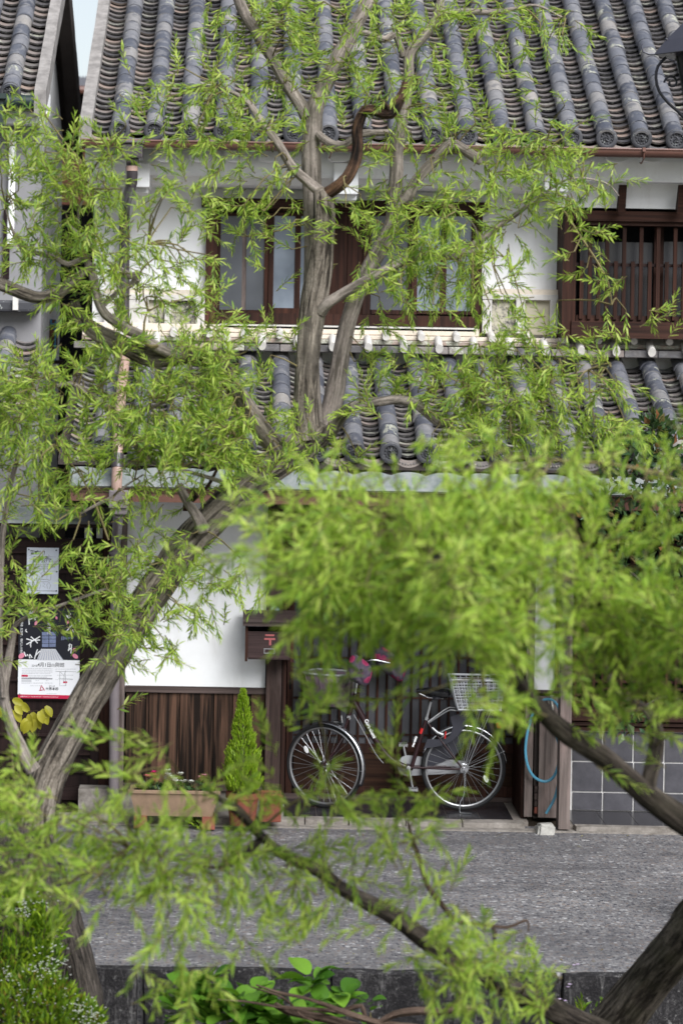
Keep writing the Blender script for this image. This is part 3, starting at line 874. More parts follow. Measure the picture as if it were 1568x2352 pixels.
# eave of the pent roof: dark board, green copper apron with scalloped top, box gutter
m = MB(); m.box(xLp + .1, HX1, 20.26, 21.2, P(900, 1100, 20.26).z, P(900, 1056, 20.26).z); m.build('fascia', M['soffit'], house)
sc = MB(); base0 = P(900, 1127, 20.1).z; top0 = P(900, 1095, 20.16).z
N_ = 300; vs = []; fs = []
for i in range(N_ + 1):
    X = xLp + .1 + (HX1 - xLp - .1) * i / N_
    w = abs(math.sin((X - x_fp) / pitchP * math.pi))
    zt = top0 + .035 * w ** .6
    vs += [(X, 20.06, base0), (X, 20.22, zt), (X, 20.23, zt - .004), (X, 20.07, base0 - .012)]
for i in range(N_):
    for k in range(4):
        a, b = 4 * i + k, 4 * i + (k + 1) % 4
        fs.append((a, a + 4, b + 4, b))
sc.add(vs, fs); recalc(sc.build('copper_apron', M['verdigris'], house, smooth=True))
def bandbox(name, y0, y1, Y, dep, mat, x0=xLp + .08, x1=HX1, par=None):
    m = MB(); m.box(x0, x1, Y, Y + dep, P(800, y1, Y).z, P(800, y0, Y).z); return m.build(name, M[mat], par or house)
bandbox('drip_edge', 1131, 1134, 19.99, .2, 'dark_wood_h')
g2 = bandbox('gutter', 1136.5, 1161, 20.02, .12, 'gutter_copper', x0=P(162, 1140, 20.02).x)
bandbox('gutter_lip', 1134.5, 1139, 20.005, .10, 'gutter_copper', x0=P(160, 1140, 20.02).x, par=g2)
for d in (330, 616, 900, 1180):
    m = MB(); p = P(d, 1148, 20.01); m.box(p.x - .012, p.x + .012, 20.008, 20.03, p.z - .045, p.z + .05); m.build('gutter_strap', M['gutter_copper'], g2)
m = MB(); m.fb(250, 1126, 296, 1168, 19.93, .16); m.fb(253, 1168, 293, 1182, 19.95, .13); bevel(m.build('hopper', M['pipe_mauve'], house), .01)
m = MB(); m.tube([P(272, 1178, 20.0), P(270, 1210, 20.25), P(267, 1240, 20.85), P(266, 1270, 20.90), P(264, 1500, 20.90), P(262, 1765, 20.90), P(262, 1885, 20.88)], .040, 14)
dp = m.build('downpipe', M['pipe_mauve'], house, smooth=True)
for y in (1270, 1540, 1768):
    p = P(264, y, 20.90); m = MB(); m.lathe((p.x, p.y, p.z), [(.043, -.012), (.046, -.01), (.046, .01), (.043, .012)], 14); m.build('pipe_collar', M['pipe_mauve'], dp)
for d in range(420, 1300, 150):
    m = MB(); m.fb(d, 1161, d + 11, 1174, 20.3, .6); m.build('rafter', M['dark_wood_v'], house)

# --- upper sliding windows
win = MB()
win.fb(472, 482, 497, 748, 21.985, .07); win.fb(1091, 482, 1106, 784, 21.985, .07)
win.fb(497, 722, 1091, 747, 21.975, .08)
win.fb(834, 482, 842, 722, 21.99, .06); win.fb(752, 482, 760, 722, 21.99, .06)
win.fb(497, 482, 1091, 488, 22.0, .05)
window = win.build('window', M['dark_wood_v'], house)
m = MB(); m.fb(463, 459, 1121, 481, 21.93, .14); bevel(m.build('lintel', M['dark_wood_h'], window), .006)
m = MB(); m.fb(497, 488, 1091, 722, 22.045, .02); m.build('backing', M['interior'], window)
for (a, b) in ((760, 797), (797, 834)):
    m = MB(); m.fb(a + .7, 488, b - .7, 722, 22.012 + .004 * (a > 780), .03); m.build('panel_board', M['red_wood_v'], window)
def sash(x0, x1, Y, stiles, bar, gl, rail, wood_='red_wood_v'):
    m = MB()
    m.fb(x0, 489, x0 + stiles[0], 722, Y, .024); m.fb(x1 - stiles[1], 489, x1, 722, Y, .024)
    m.fb(x0 + stiles[0], 722 - rail, x1 - stiles[1], 722, Y, .024); m.fb(x0 + stiles[0], 489, x1 - stiles[1], 496, Y, .024)
    s_ = m.build('sash', M[wood_], window)
    a, b = x0 + stiles[0], x1 - stiles[1]
    if bar:
        m = MB(); m.fb(bar[0], 496, bar[1], 722 - rail, Y + (.004 if bar[2] else .020), .012); m.build('glazing_bar', M[wood_ if bar[2] else 'grey_wood_v'], s_)
        panes = ((a, bar[0], gl[0]), (bar[1], b, gl[1]))
    else: panes = ((a, b, gl[0]),)
    for (p, q, g) in panes:
        m = MB(); m.fb(p, 496, q, 722 - rail, Y + .014, .006); m.build('pane', M[g], s_)
sash(497, 617, 22.014, (9, 10), (556, 566, 0), ('frosted_glass', 'frosted_glass'), 10)
sash(617.5, 752, 21.996, (11, 8), (677, 690, 1), ('bright_glass', 'bright_glass'), 14)
sash(842, 946, 22.014, (10, 10), None, ('frosted_glass',), 10, 'dark_wood_v')
sash(946.5, 1091, 21.996, (12, 10), (1011, 1025, 1), ('bright_glass', 'bright_glass'), 8, 'dark_wood_v')
m = MB(); m.fb(505, 748.5, 1090, 757, 21.93, .1); m.build('window_ledge', M['old_white'], window)
# --- stone panels with white mullions beneath the plaster
for (xa, xb, cells) in ((239, 470, ((262, 288), (341, 378), (392, 450))), (1107, 1282, ((1129, 1184), (1205, 1262)))):
    m = MB(); m.fb(xa, 664, xb, 676, 21.96, .1); m.build('moulding', M['cream'], house)
    m = MB(); m.fb(xa, 676, xb, 689, 21.945, .1)
    edges = [xa] + [v for c_ in cells for v in c_] + [xb]
    for a, b in zip(edges[0::2], edges[1::2]): m.fb(a, 689, b, 766, 21.945, .1)
    fr = bevel(m.build('panel_frame', M['old_white'], house), .006)
    for i, (a, b) in enumerate(cells):
        m = MB(); m.fb(a, 689, b, 769, 22.0, .05); m.build('stone_panel', M['mottled_panel' if i % 2 == 0 or xa < 300 else 'stone_panel'], fr)
# fine cracks on the plaster
for pts in ([(452, 405), (456, 420), (461, 432), (459, 445), (464, 458)], [(1172, 650), (1178, 662), (1170, 668), (1176, 655)]):
    m = MB(); m.tube([P(x, y, YU + .0185) for x, y in pts], .0025, 4); m.build('crack', M['grey_print'], house)
# --- lattice window on the upper floor
lat = MB()
lat.fb(1283, 476, 1291, 776, 21.90, .2); lat.fb(1291, 488, 1311, 776, 21.66, .4); lat.fb(1311, 500, 1322, 742, 21.76, .1)
lattice = lat.build('lattice_window', M['red_wood_v'], house)
XE = 1900
m = MB(); m.fb(1311, 488, XE, 511, 21.68, .3); m.build('head_beam', M['dark_wood_h'], lattice)
m = MB(); m.fb(1322, 511.5, XE, 521, 21.72, .2); m.build('head_rail', M['dark_wood_h'], lattice)
m = MB(); m.fb(1311, 740 + 2, XE, 780, 21.64, .3); m.build('bottom_beam', M['red_wood_h'], lattice)
m = MB(); m.fb(1322, 728, XE, 742, 21.80, .2); m.build('bottom_rail', M['dark_wood_h'], lattice)
m = MB(); m.fb(1322, 608, XE, 615, 21.80, .03); m.build('middle_rail', M['black_wood_h'], lattice)
m = MB(); m.fb(1290, 480, XE, 780, 22.03, .03); m.build('backing', M['interior'], lattice)
for (a, b) in ((1330, 1500), (1522, 1640)):
    m = MB(); m.fb(a, 556, b, 730, 21.99, .02); m.build('pane', M['dim_glass'], lattice)
m = MB(); m.fb(1500, 521, 1522, 742, 21.95, .04); m.build('inner_stile', M['dark_wood_v'], lattice)
for k in range(28):
    x = 1334.5 + 19.5 * k
    m = MB(); long_ = k % 2 == 1
    y0 = (521 if long_ else 600) + (x - 1434) * .0175
    m.fb(x - 4.3, y0, x + 4.3, 734 + (x - 1434) * .0175, 21.765 if long_ else 21.772, .03)
    m.build('lattice_bar', M['red_wood_v'], lattice)

# --- ground floor: white plaster bay with burnt boards below
m = MB(); m.fb(286, 1090, 613, 1581, YL, .14); m.build('lower_wall', M['plaster'], house)
m = MB(); m.fb(272, 1168, 288, 1815, 20.93, .2); m.build('corner_post', M['grey_wood_v'], house)
m = MB(); m.fb(288, 1578, 612, 1592, 20.965, .12); m.build('wall_rail', M['grey_wood_h'], house)
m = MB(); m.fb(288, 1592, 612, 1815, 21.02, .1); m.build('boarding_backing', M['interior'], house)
bx = [289, 334, 341, 412, 490, 533, 575, 612]
for i in range(len(bx) - 1):
    m = MB(); m.fb(bx[i] + .9, 1592, bx[i + 1] - .9, 1803, 20.985 + (.012 if bx[i + 1] - bx[i] < 10 else .004 * (i % 3)), .03)
    m.build('wall_board', M['burnt_board'], house)
m = MB(); m.fb(272, 1802, 612, 1816, 20.96, .14); m.build('base_sill', M['grey_wood_h'], house)
m = MB(); m.fb(180, 1816, 612, 1900, 20.99, .2); m.build('foundation', M['kerb_concrete'], house)
m = MB(); m.fb(613, 1100, 648, 1862, 20.92, .2); m.build('door_post', M['post_wood'], house)
m = MB(); m.fb(609, 1850, 652, 1893, 20.88, .28); m.build('post_base', M['kerb_concrete'], house)
# door recess: tiled floor, side linings, sliding lattice doors
DY = 21.7
fx0, fx1 = P(652, 1880, 20.86).x, P(1212, 1880, 20.86).x
m = MB(); m.box(fx0, fx1, 20.852, 21.76, 0.0, .036); floor = m.build('porch_floor', M['grout_dark'], house)
tw = 0.262
nx_ = int((fx1 - fx0) / tw) + 1
tmsh = MB(); tmsh.box(.002, tw - .002, .002, .128, 0, .004); tme = as_mesh(tmsh, 'floor_tile', M['floor_tile'], False)
for i in range(nx_):
    for j in range(7):
        x = fx0 + i * tw
        if x + tw > fx1 + .02: continue
        inst(tme, 'floor_tile', floor, Matrix.Translation((x, 20.856 + j * .1285, .0365)))
m = MB(); m.box(fx0 - .03, fx0, 20.95, 21.72, .036, 2.85); m.build('side_lining', M['dark_wood_v'], house)
m = MB(); m.box(fx1 - .045, fx1 + .01, 21.0, 21.72, .036, 2.85); m.build('side_lining', M['dark_wood_v'], house)
m = MB(); m.fb(650, 1160, 1300, 1250, 21.3, .5); m.build('door_header', M['dark_wood_h'], house)
m = MB(); m.box(fx0, fx1, 21.68, 21.74, .036, .075); m.build('door_sill', M['grey_wood_h'], house)
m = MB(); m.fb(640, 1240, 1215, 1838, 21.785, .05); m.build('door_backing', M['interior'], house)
def lattice_door(x0, x1, Y, name='sliding_door'):
    m = MB()
    m.fb(x0, 1255, x0 + 14, 1832, Y, .035); m.fb(x1 - 14, 1255, x1, 1832, Y, .035)
    m.fb(x0 + 14, 1255, x1 - 14, 1275, Y, .035); m.fb(x0 + 14, 1708, x1 - 14, 1729, Y, .035); m.fb(x0 + 14, 1806, x1 - 14, 1832, Y, .035)
    d_ = m.build(name, M['dark_wood_v'], house)
    m = MB(); m.fb(x0 + 14, 1729, x1 - 14, 1806, Y + .012, .012); m.build('door_panel', M['door_panel'], d_)
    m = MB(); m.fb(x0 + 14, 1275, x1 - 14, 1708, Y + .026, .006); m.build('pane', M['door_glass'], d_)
    nb = int((x1 - x0 - 28) / 22.5); st = (x1 - x0 - 28) / (nb + 1)
    for k in range(nb):
        x = x0 + 14 + st * (k + 1)
        m = MB(); m.fb(x - 2.6, 1275, x + 2.6, 1708, Y + .004, .018); m.build('lattice_bar', M['red_wood_v'], d_)
    for y in (1370, 1440, 1511, 1605, 1690):
        m = MB(); m.fb(x0 + 14, y - 2, x1 - 14, y + 2, Y + .008, .012); m.build('lattice_rail', M['dark_wood_h'], d_)
    m = MB(); m.fb(x0 + 4, 1560, x0 + 9, 1583, Y - .003, .006); m.build('finger_pull', M['interior'], d_)
lattice_door(660, 925, DY + .04); lattice_door(911, 1196, DY)
# right of the door: jamb, plank, white strip, pillar
m = MB(); m.fb(1208, 1240, 1226, 1876, 20.93, .25); m.build('door_post', M['grey_wood_v'], house)
m = MB(); m.fb(1226, 1586, 1290, 1880, 21.07, .1); m.build('wall_backing', M['soffit'], house)
for i in range(4):
    m = MB(); m.fb(1226.5, 1806 + i * 16, 1238, 1820.5 + i * 16, 21.02 + .004 * (i % 2), .08); m.build('brick', M['brick_red' if i == 3 else 'grey_wood_h'], house)
m = MB(); m.fb(1237, 1600, 1285, 1878, 20.985, .09); plank = m.build('weathered_plank', M['grey_wood_v'], house)
m = MB(); m.fb(1228, 1200, 1276, 1588, 21.02, .1); m.build('lower_wall', M['plaster'], house)
m = MB(); m.fb(1226, 1586, 1280, 1593, 20.98, .1); m.build('wall_rail', M['grey_wood_h'], house)
m = MB(); m.fb(1276, 1200, 1290, 1600, 21.0, .12); m.build('wall_stile', M['dark_wood_v'], house)
m = MB(); m.fb(1288, 1150, 1314, 1905, 20.62, .16); m.build('pillar', M['grey_wood_v'], house)
# bay with grey square tiles and a fine lattice
PB = 21.37
m = MB(); m.fb(1290, 1680, 1900, 1870, PB + .012, .1); plinth = m.build('tiled_plinth', M['grout'], house)
sz = 70.6
for i in range(8):
    for j, (ya, yb) in enumerate(((1681, 1751), (1751, 1821), (1821, 1864))):
        x0 = 1312.5 + sz * i; dy = (x0 - 1312) * .0175
        m = MB(); m.fb(x0 + 1.9, ya + 1.9 - 7 + dy + 7 * .0 + 5, x0 + sz - 1.9, yb - 1.9 + dy - 2, PB, .02); m.build('wall_tile', M['plinth_tile'], plinth)
m = MB(); m.box(P(1300, 1880, 20.74).x, 7.5, 20.742, PB + .05, 0.0, .034); fl2 = m.build('porch_floor', M['grout_dark'], house)
for i in range(14):
    for j in range(5):
        x = P(1310, 1880, 20.8).x + .012 + i * tw
        inst(tme, 'floor_tile', fl2, Matrix.Translation((x, 20.745 + j * .1285, .0345)))
m = MB(); m.fb(1312, 1633, 1900, 1660, PB - .1, .15); m.fb(1312, 1663, 1900, 1671, PB - .07, .12); m.fb(1312, 1674, 1900, 1683, PB - .04, .1)
m.build('window_sill', M['dark_wood_h'], house)
m = MB(); m.fb(1312, 1250, 1900, 1262, PB, .05); fl = m.build('fine_lattice', M['dark_wood_h'], house)
m = MB(); m.fb(1312, 1160, 1900, 1650, PB + .06, .05); m.build('backing', M['interior'], fl)
for k in range(28):
    x = 1322 + 21 * k
    m = MB(); m.fb(x - 3.2, 1262, x + 3.2, 1634 + 3, PB, .02); m.build('lattice_bar', M['red_wood_v'], fl)
for y in [1617, 1601, 1585, 1569] + list(range(1300, 1560, 44)):
    m = MB(); m.fb(1312, y - 3, 1900, y + 3, PB + .021, .015); m.build('lattice_rail', M['dark_wood_h'], fl)

# ================================================================== neighbouring house
nh = thing('neighbour_house', (-2.6, 21.0, 0), 'grey plastered neighbouring house with its tiled roof end cut by the picture edge', 'house')
NX = P(92, 240, 21.0).x
NT_, NY0, NZ0 = 0.60, 21.05, P(24, 212, 21.05).z
NRY = 23.25
ribsN = [P(24, 212, NY0).x - .2806 * i for i in range(6)]
colsN = [r + .14 for r in ribsN]
zrn = NZ0 + NT_ * (NRY - NY0)
m = MB(); xa = -5.0
m.add([(xa, NY0 + .02, NZ0 - .1), (NX - .04, NY0 + .02, NZ0 - .1), (NX - .04, NRY, zrn - .1), (xa, NRY, zrn - .1), (NX - .04, 25.5, NZ0 - .1), (xa, 25.5, NZ0 - .1),
       (xa, NY0 + .02, NZ0 - .15), (NX - .04, NY0 + .02, NZ0 - .15), (NX - .04, NRY, zrn - .16), (xa, NRY, zrn - .16), (NX - .04, 25.5, NZ0 - .15), (xa, 25.5, NZ0 - .15)],
      [(0, 1, 2, 3), (3, 2, 4, 5), (6, 9, 8, 7), (9, 11, 10, 8), (0, 6, 7, 1), (0, 3, 9, 6), (3, 5, 11, 9), (1, 7, 8, 2), (2, 8, 10, 4), (4, 10, 11, 5)])
nroof = m.build('roof', M['soffit'], nh)
place_tiles(nroof, roof_layout(ribsN, NY0, NZ0, NT_, NRY - NY0, colsN, pan=.112), {'cover_tile': 40, 'pan_tile': 60, 'eave_tile': 6, 'eave_pan_tile': 6}, lambda p: p[0])
verge(nroof, NX, NY0 - .03, NZ0 + .02, NT_, NRY, .095, .20, mat='verge_plaster')
verge(nroof, NX, 25.6, NZ0 + .02, -NT_ * 0 + (NZ0 - zrn) / (25.6 - NRY), NRY, .12, .28, name='rear_verge', mat='soffit')
m = MB(); m.prism([(21.61, 0.0), (25.3, 0.0), (25.3, NZ0 - .1), (NRY, zrn - .12), (21.61, NZ0 + .2)], 0, NX - .30, NX - .12); recalc(m.build('gable_wall', M['plaster'], nh))
m = MB(); m.box(NX - .12, NX + .02, 21.55, 21.85, P(115, 265, 21.7).z, P(115, 215, 21.7).z); m.build('purlin_end', M['plaster'], nh)
m = MB(); m.box(-5, NX - .02, 21.18, 21.6, P(60, 284, 21.2).z, P(60, 250, 21.2).z); m.build('cornice', M['plaster'], nh)
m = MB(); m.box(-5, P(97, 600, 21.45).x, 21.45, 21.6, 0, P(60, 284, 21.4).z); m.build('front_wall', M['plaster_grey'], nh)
p = P(40, 232, 20.95); m = MB(); m.tube([(-4, 20.95, p.z), (P(78, 240, 20.95).x, 20.95, p.z)], .05, 10); m.build('gutter', M['old_copper'], nh, smooth=True)
m = MB(); m.fb(-6, 214, 14, 226, 20.86, .1); m.fb(-8, 226, 8, 300, 20.9, .08); m.build('hopper', M['old_copper'], nh)
m = MB(); m.tube([P(24, 560, 21.4), P(30, 300, 21.4)], .03, 8); m.build('downpipe', M['plaster'], nh, smooth=True)
m = MB(); m.fb(8, 480, 22, 640, 21.40, .06); m.build('shutter', M['black_wood_v'], nh)
# its small lean-to roof
LT, LY0 = .5, 20.55
LZ0 = P(5, 900, LY0).z
m = MB(); xq = P(80, 840, 21).x
m.add([(-4, LY0, LZ0 - .1), (xq, LY0, LZ0 - .1), (xq, 21.45, LZ0 + .35), (-4, 21.45, LZ0 + .35), (-4, LY0, LZ0 - .15), (xq, LY0, LZ0 - .15), (xq, 21.45, LZ0 + .3), (-4, 21.45, LZ0 + .3)],
      [(0, 1, 2, 3), (4, 7, 6, 5), (0, 4, 5, 1), (1, 5, 6, 2), (0, 3, 7, 4)])
lean = m.build('lean_to_roof', M['soffit'], nh)
place_tiles(lean, roof_layout([P(-6, 880, LY0).x, P(-6, 880, LY0).x - .28], LY0, LZ0, LT, .86, [P(-6, 880, LY0).x + .15 - .28, P(-6, 880, LY0).x + .15]), {}, lambda p: p[0])
m = MB(); m.box(-4, P(92, 700, 21.4).x, 21.25, 21.5, P(40, 716, 21.3).z, P(40, 690, 21.3).z); bevel(m.build('lean_to_ridge', M['edge_tile'], lean), .02)
m = MB(); m.fb(30, 680, 42, 712, 21.2, .1); m.build('ridge_cap', M['old_white'], lean)
p = P(30, 1011, 20.5); m = MB(); m.tube([(-4, 20.5, p.z), (P(60, 1012, 20.5).x, 20.5, p.z)], .045, 10); m.build('lean_to_gutter', M['old_copper'], nh, smooth=True)

# ================================================================== alley and what stands behind
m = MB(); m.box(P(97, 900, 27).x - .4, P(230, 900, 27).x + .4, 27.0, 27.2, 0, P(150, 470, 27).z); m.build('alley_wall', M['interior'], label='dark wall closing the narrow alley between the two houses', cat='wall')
m = MB(); m.fb(112, 828, 160, 836, 24, .3); m.build('alley_shelf', M['black_wood_h'], label='dark shelf in the alley carrying the brown crock', cat='shelf')
p = P(108, 828, 24.1); m = MB(); m.lathe((p.x, p.y, p.z), [(0, 0), (.06, 0), (.095, .1), (.1, .25), (.085, .36), (.075, .38), (0, .38)], 16); m.build('crock', M['alley_brown'], smooth=True, label='brown crock standing on the dark alley shelf', cat='jar')
lad = MB(); lad.fb(115, 733, 119, 828, 24.02, .03); lad.fb(126, 737, 129, 828, 24.02, .03)
lo = lad.build('folding_ladder', M['blue_paint'], label='narrow blue painted ladder leaning in the dark alley', cat='ladder')
for y in range(742, 826, 12):
    m = MB(); m.fb(119, y, 126, y + 4, 24.03, .015); m.build('rung', M['blue_paint'], lo)
bh = thing('back_house', (P(190, 300, 31).x, 31, 0), 'small brown house with a corrugated roof glimpsed far down the alley', 'house')
m = MB(); m.box(P(120, 300, 31).x, P(260, 300, 31).x, 31.2, 34, 0, P(185, 210, 31).z); m.build('wall', M['alley_brown'], bh)
rv = []
xw0, xw1 = P(140, 200, 31).x, P(250, 200, 31).x
m = MB(); Nn = 60
za, zb = P(185, 196, 30.9).z, P(185, 177, 32.0).z
for i in range(Nn + 1):
    X = xw0 + (xw1 - xw0) * i / Nn; w = .022 * math.sin(i * math.pi * .5)
    m.v += [(X, 30.9, za + w), (X, 32.0, zb + w), (X, 30.9, za + w - .02), (X, 32.0, zb + w - .02)]
for i in range(Nn):
    a = 4 * i; m.f += [(a, a + 4, a + 5, a + 1), (a + 2, a + 3, a + 7, a + 6), (a, a + 2, a + 6, a + 4)]
m.b = [(0, 0, 0)] * len(m.v)
m.build('roof', M['corrugated'], bh)
m = MB(); m.tube([(xw0, 30.85, za - .06), (xw1, 30.85, za - .06)], .05, 8); m.build('gutter', M['gutter_copper'], bh, smooth=True)
m = MB(); m.fb(186, 203, 192, 236, 31.1, .1); m.build('window', M['interior'], bh)

# ================================================================== black board wall between the houses
fe = thing('board_wall', (-1.6, 21.2, 0), 'black wooden board wall with battens and a green copper coping left of the townhouse', 'wall')
FY = 21.25
m = MB(); m.fb(-60, 1236, 246, 1880, FY + .02, .08); m.build('backing', M['black_wood_v'], fe)
y = 1272
i = 0
while y < 1815:
    m = MB(); m.fb(-60, y + .5, 212, y + 41, FY + .003 * (i % 3), .03); m.build('wall_board', M['black_wood_v'], fe)
    m = MB(); m.fb(-60, y + 37.5, 212, y + 43.5, FY - .022, .03); m.build('batten', M['grey_wood_h' if False else 'black_wood_h'], fe)
    y += 41.7; i += 1
m = MB(); m.fb(211, 1240, 230, 1840, FY - .035, .08); m.build('post', M['black_wood_v'], fe)
m = MB(); m.fb(231, 1200, 272, 1840, FY - .02, .08); m.build('wall_board', M['dark_wood_v'], fe)
m = MB(); m.fb(-60, 1236, 211, 1271, FY - .03, .06); m.build('top_rail', M['black_wood_h'], fe)
m = MB(); m.fb(-60, 1806, 230, 1836, FY - .03, .1); m.build('bottom_rail', M['black_wood_h'], fe)
m = MB(); m.box(-4, P(246, 1185, 20.95).x, 20.95, 21.45, P(120, 1198, 20.95).z, P(120, 1168, 21.45).z - .01)
cop = MB(); za, zb = P(100, 1197, 20.95).z, P(100, 1170, 21.1).z
x0c, x1c = -4, P(182, 1185, 20.95).x
cop.prism([(20.95, za), (21.45, zb), (21.45, zb - .02), (20.95, za - .02)], 0, x0c, x1c); recalc(cop.build('coping', M['verdigris'], fe))
m = MB(); m.box(x0c, x1c + .35, 20.98, 21.4, za - .05, za - .022); m.build('coping_board', M['black_wood_h'], fe)
m = MB(); m.prism([(20.97, za), (21.45, zb), (21.45, zb - .02), (20.97, za - .02)], 0, x1c, x1c + .35); recalc(m.build('coping', M['pipe_dark'], fe))
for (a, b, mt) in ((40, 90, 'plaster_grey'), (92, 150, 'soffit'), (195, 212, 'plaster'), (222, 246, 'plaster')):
    m = MB(); m.fb(a, 1206, b, 1236, FY + .05, .02); m.build('gap_panel', M[mt], fe)
# ================================================================== things in front of the house
# --- letter box
MBY = 20.66
mbx = thing('letter_box', P(619, 1515, MBY), 'dark wooden letter box with red postal mark fixed beside the lattice door', 'letter box')
m = MB(); m.fb(569, 1451, 668, 1511, MBY, .02); bevel(m.build('front_panel', M['box_wood'], mbx), .002)
m = MB(); m.fb(563, 1437, 569, 1519, MBY - .01, .27); m.build('side_panel', M['red_wood_v'], mbx)
m = MB(); m.fb(668, 1437, 675, 1521, MBY - .01, .27); m.build('side_panel', M['red_wood_v'], mbx)
m = MB(); m.fb(569, 1441, 668, 1511, MBY + .18, .05); m.build('back_panel', M['interior'], mbx)
m = MB(); m.fb(569, 1511, 668, 1515, MBY, .23); m.build('bottom_panel', M['box_wood'], mbx)
a = P(558, 1436, MBY); b = P(681, 1412, MBY)
m = MB(); m.prism([(MBY - .05, a.z - .0), (MBY - .05, a.z + .030), (MBY + .26, a.z + .095), (MBY + .26, a.z + .06)], 0, a.x, b.x); recalc(m.build('lid', M['grey_wood_h'], mbx))
pm = MB(); pm.fb(609, 1457, 630, 1461, MBY - .002, .002); pm.fb(607, 1465.5, 632, 1470, MBY - .002, .002); pm.fb(618, 1470, 623, 1482, MBY - .002, .002)
pm.build('postal_mark', M['pink_print'], mbx)
nf = MB()
for r_ in ((606, 1489.5, 631, 1491.5), (606, 1499.5, 631, 1501.5), (606, 1491.5, 608, 1499.5), (629, 1491.5, 631, 1499.5)): nf.fb(*r_, MBY - .004, .004)
nf.build('name_frame', M['alloy'], mbx)
# --- round sticker on the post
c = P(632, 1401, 20.916)
st = thing('sticker', c, 'small round pale blue sticker with white figures on the dark door post', 'sticker')
m = MB(); m.lathe(c, [(0, 0), (.033, 0), (.033, .003)], 20, 'y'); m.build('disc', M['sticker_blue'], st)
text_part('figures', '92', .042, M['white_print'], st, c + Vector((0, -.002, 0)), bold=.002)
# --- hose and tap
tp = thing('water_tap', P(1265, 1612, 20.93), 'metal garden tap on the weathered plank with a hose pushed on', 'tap')
c = P(1265, 1612, 20.96)
m = MB(); m.tube([c + Vector((0, .03, 0)), c + Vector((0, -.03, .004)), c + Vector((0.004, -.055, -.03)), c + Vector((0.006, -.06, -.06))], [.014, .014, .012, .011], 10); m.build('spout', M['brass'], tp, smooth=True)
m = MB(); m.lathe(c + Vector((0, -.015, .012)), [(.009, 0), (.009, .03), (.02, .034), (.02, .046), (0, .048)], 10); m.build('handle', M['chrome'], tp, smooth=True)
m = MB(); m.lathe(c + Vector((0, .022, 0)), [(0, -.006), (.026, -.004), (.026, .004)], 14, 'y'); m.build('flange', M['brass'], tp)
hp = [(1267, 1640, 20.90), (1271, 1662, 20.90), (1277, 1690, 20.91), (1284, 1715, 20.90), (1284, 1740, 20.89), (1280, 1762, 20.88), (1271, 1783, 20.87), (1257, 1794, 20.86), (1240, 1793, 20.86), (1222, 1780, 20.86), (1210, 1755, 20.86), (1206, 1722, 20.86), (1210, 1685, 20.86), (1219, 1650, 20.87), (1231, 1623, 20.88), (1247, 1608, 20.90), (1264, 1607, 20.93), (1278, 1618, 20.93), (1286, 1640, 20.90), (1289, 1680, 20.88), (1289, 1720, 20.87), (1286, 1760, 20.86), (1281, 1800, 20.86), (1272, 1835, 20.86), (1253, 1869, 20.84)]
hs_ = smooth_path(hp, 5)
m = MB(); m.tube([P(x, y, Y) for x, y, Y in hs_], .0115, 8)
m.build('garden_hose', M['hose'], smooth=True, label='blue garden hose hung in a loop from the tap beside the door', cat='hose')

